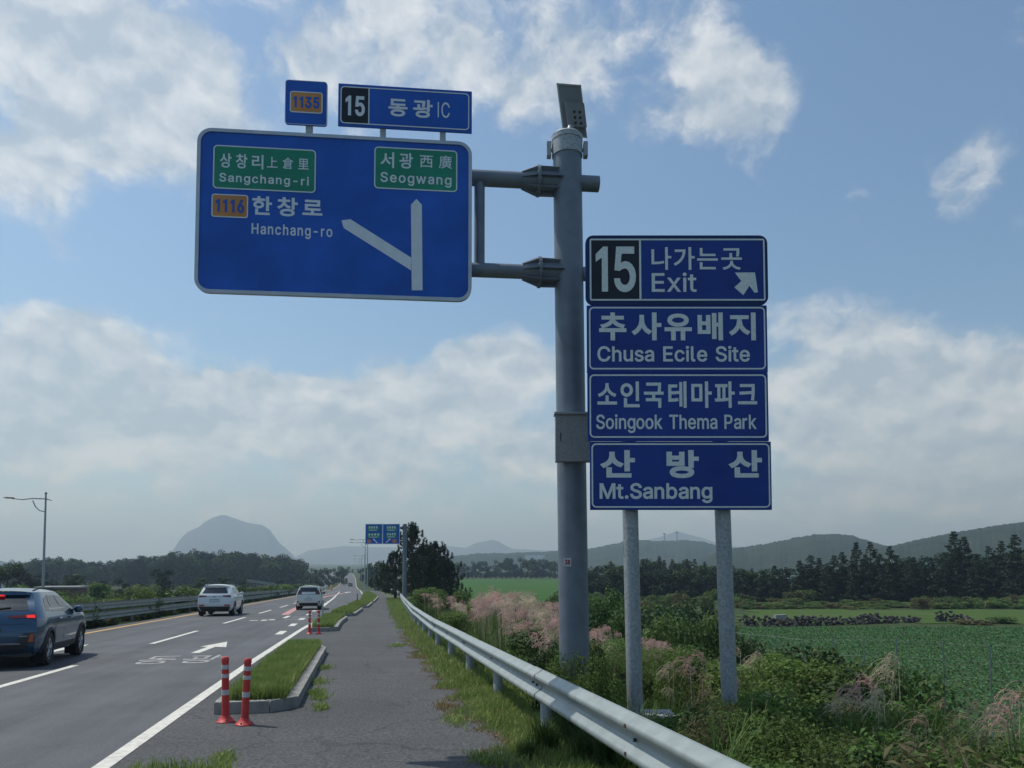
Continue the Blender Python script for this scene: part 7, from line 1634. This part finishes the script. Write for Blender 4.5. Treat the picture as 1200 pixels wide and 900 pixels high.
# ------------------------------------------------------------------ hills and mountains
def hill(name, prof, d, depth, m, label, base=-10, rough=1.5, step=1.0, sub_=8, nz=.006):
    """prof: picture points of the ridge; built as a ridge at its own distance with slopes before and behind"""
    xs = np.arange(prof[0][0], prof[-1][0] + .01, step); g_ = np.random.default_rng(len(name) + int(d)); V = []; n = len(xs); sl = np.concatenate([np.linspace(-1, 0, sub_), np.linspace(0, 1, 4)[1:]])
    nzv = np.zeros(n)
    for o_ in (3, 7, 15): ph = g_.uniform(0, 6); nzv += np.sin(xs / o_ * 2 + ph) * g_.uniform(.3, 1)
    for i, x in enumerate(xs):
        yt = interp(x, prof); zt = zat(yt, d)
        for s_ in sl:
            dd = d + s_ * depth; pp = P(x, 650, dd); f = max(0, 1 - abs(s_) ** 1.4 ); z = base + (zt - base) * f
            if 0 < f < 1: z += (zt - base) * .05 * math.sin(x * .13 + s_ * 5) * f * (1 - f) * 4
            jit = rough * .6 * (g_.uniform(-1, 1) * .7 + .4 * nzv[i]) * (1 if f > .02 else 0)
            V.append((pp.x, pp.y, z + jit * .7))
    k = len(sl); V = np.array(V); idx = np.arange(n * k).reshape(n, k)
    F = np.stack([idx[:-1, :-1], idx[1:, :-1], idx[1:, 1:], idx[:-1, 1:]], -1).reshape(-1, 4)
    return tag(obj(name, mesh_np(name, V, F, [m], smooth=True)), label, kind='structure')
MT['forest'] = mat('forested hillside', (.012, .024, .014), .95, spec=.03, col2=(.036, .052, .026), vscale=.035, bump=1.0, bscale=.12)
MT['rock'] = mat('bare mountain', (.035, .048, .042), .95, spec=.03, col2=(.07, .075, .065), vscale=.004)
hill('mountain', [(190, 662), (203.7, 643), (208, 636), (214, 628), (221, 622.5), (232, 617.5), (240, 611), (250, 606), (258, 603.6), (264, 604), (275, 607.5), (287, 612), (307, 615.5), (316, 621), (322.5, 630), (330, 639), (336, 643), (344, 651), (354, 660)], 3900, 600, MT['rock'], 'big dome-shaped mountain standing pale in the haze', -10, 3., 1.2)
hill('coastal_hills', [(338, 656), (362, 645), (400, 640), (440, 641), (480, 642), (505, 640), (512, 637.5), (528, 640), (546, 642), (556, 637), (566, 634.5), (576, 632.5), (584, 634), (592, 639), (600, 643), (640, 645), (690, 646), (740, 641), (761, 632), (778, 628), (793, 622.5), (806, 626), (819, 629), (834, 634), (860, 640), (900, 645), (1000, 650)], 4700, 500, MT['rock'], 'faint row of distant hills on the horizon', -10, 3., 1.5)
hill('middle_ridge', [(470, 660), (500, 655), (526, 652), (556, 649), (576, 648), (600, 648), (620, 647), (652, 645.6), (670, 645), (692, 643), (712, 639), (729, 634.7), (750, 633), (779, 633.7), (805, 633), (825, 634.7), (839, 639), (860, 646), (900, 655)], 1500, 350, MT['forest'], 'low wooded ridge with a flat top behind the sign posts', -10, 2.5, 1.0)
hill('left_ridge', [(-120, 640), (-60, 650), (0, 657), (20, 661), (60, 664)], 2000, 300, MT['forest'], 'faint low hill at the left edge of the horizon', -10, 2., 1.)
hill('right_hill', [(800, 662), (830, 650), (858, 642.5), (880, 639.5), (900, 637), (930, 630.5), (960, 626), (984, 625.5), (1000, 628), (1020, 634), (1040, 640), (1070, 650), (1100, 658)], 1050, 300, MT['forest'], 'wooded hill with a rounded top on the right', -10, 2.8, .8)
hill('right_far_hill', [(980, 655), (1010, 645), (1050, 638.4), (1080, 631.5), (1110, 625.5), (1140, 620.5), (1170, 615.5), (1200, 611.5), (1260, 604), (1330, 600), (1400, 604), (1500, 625)], 820, 220, MT['forest'], 'wooded hill rising towards the right edge', -10, 1.5, .8)
# masts on the far hill, small pale houses
for (x, y0, y1, d, lab) in ((793.5, 623, 634, 1560, 'taller mast on the flat-topped ridge'), (779, 625, 634, 1560, 'shorter mast on the flat-topped ridge')):
    p = P(x, 650, d); z1 = zat(y0, d); z0 = zat(636, d); root = empty('radio_mast', (p.x, p.y, z0), 0, lab, 'mast'); H_ = z1 - z0
    MB().tube([(0, 0, -4), (0, 0, H_)], [1.6, .7], 6).build('mast', MT['pole'], root); MB().box((0, 0, H_ * .93), (6, 2, 2)).build('aerial', MT['pole'], root)
MT['house'] = mat('white house wall', (.62, .64, .64), .8); MT['house_roof'] = mat('grey roof', (.35, .38, .40), .7)
for i, (x, y, w, h, d, lab) in enumerate(((622, 650.5, 13, 3.2, 1130, 'long white greenhouse on the ridge behind the pines, left'), (634, 650, 9, 3.0, 1120, 'white building on the ridge next to the greenhouse'), (625, 654, 8, 2.4, 1080, 'lower white shed before the ridge'), (923, 673, 7, 3.5, 240, 'small pale roof in front of the right wood'), (1046, 656, 4, 3, 500, 'small white house showing between the conifers'), (500, 664, 5, 2, 500, 'tiny pale hut by the far tree line'))):
    p = P(x, y, d); W_ = w * d / 900; H_ = h * d / 900; root = empty('house', (p.x, p.y, p.z - H_ - 3), -TH, lab, 'building')
    MB().box((0, 0, H_ / 2 + 1.5), (W_, W_ * .6, H_ + 3)).build('wall', MT['house'], root)
    MB().prism([(-W_ / 2 - .3, H_ + 3.02), (W_ / 2 + .3, H_ + 3.02), (0, H_ * 1.35 + 3)], -W_ * .32, W_ * .32).build('roof', MT['house_roof'], root)

# ------------------------------------------------------------------ haze
HAZE_DENSITY = 0.00038
hz = bpy.data.materials.new('haze'); hz.use_nodes = True; N = hz.node_tree.nodes; N.clear(); out = N.new('ShaderNodeOutputMaterial'); pv_ = N.new('ShaderNodeVolumePrincipled')
pv_.inputs['Absorption Color'].default_value = (.50, .74, 1, 1); pv_.inputs['Color'].default_value = (.60, .79, 1.0, 1); pv_.inputs['Density'].default_value = HAZE_DENSITY; pv_.inputs['Anisotropy'].default_value = .25
hz.node_tree.links.new(pv_.outputs[0], out.inputs['Volume'])
hb = MB().box((0, 3500, 190), (23000, 23000, 410)).build('haze', hz); hb.data.name = 'haze'; tag(hb, kind='stuff', label='thin pale haze lying over the whole country', cat='haze')
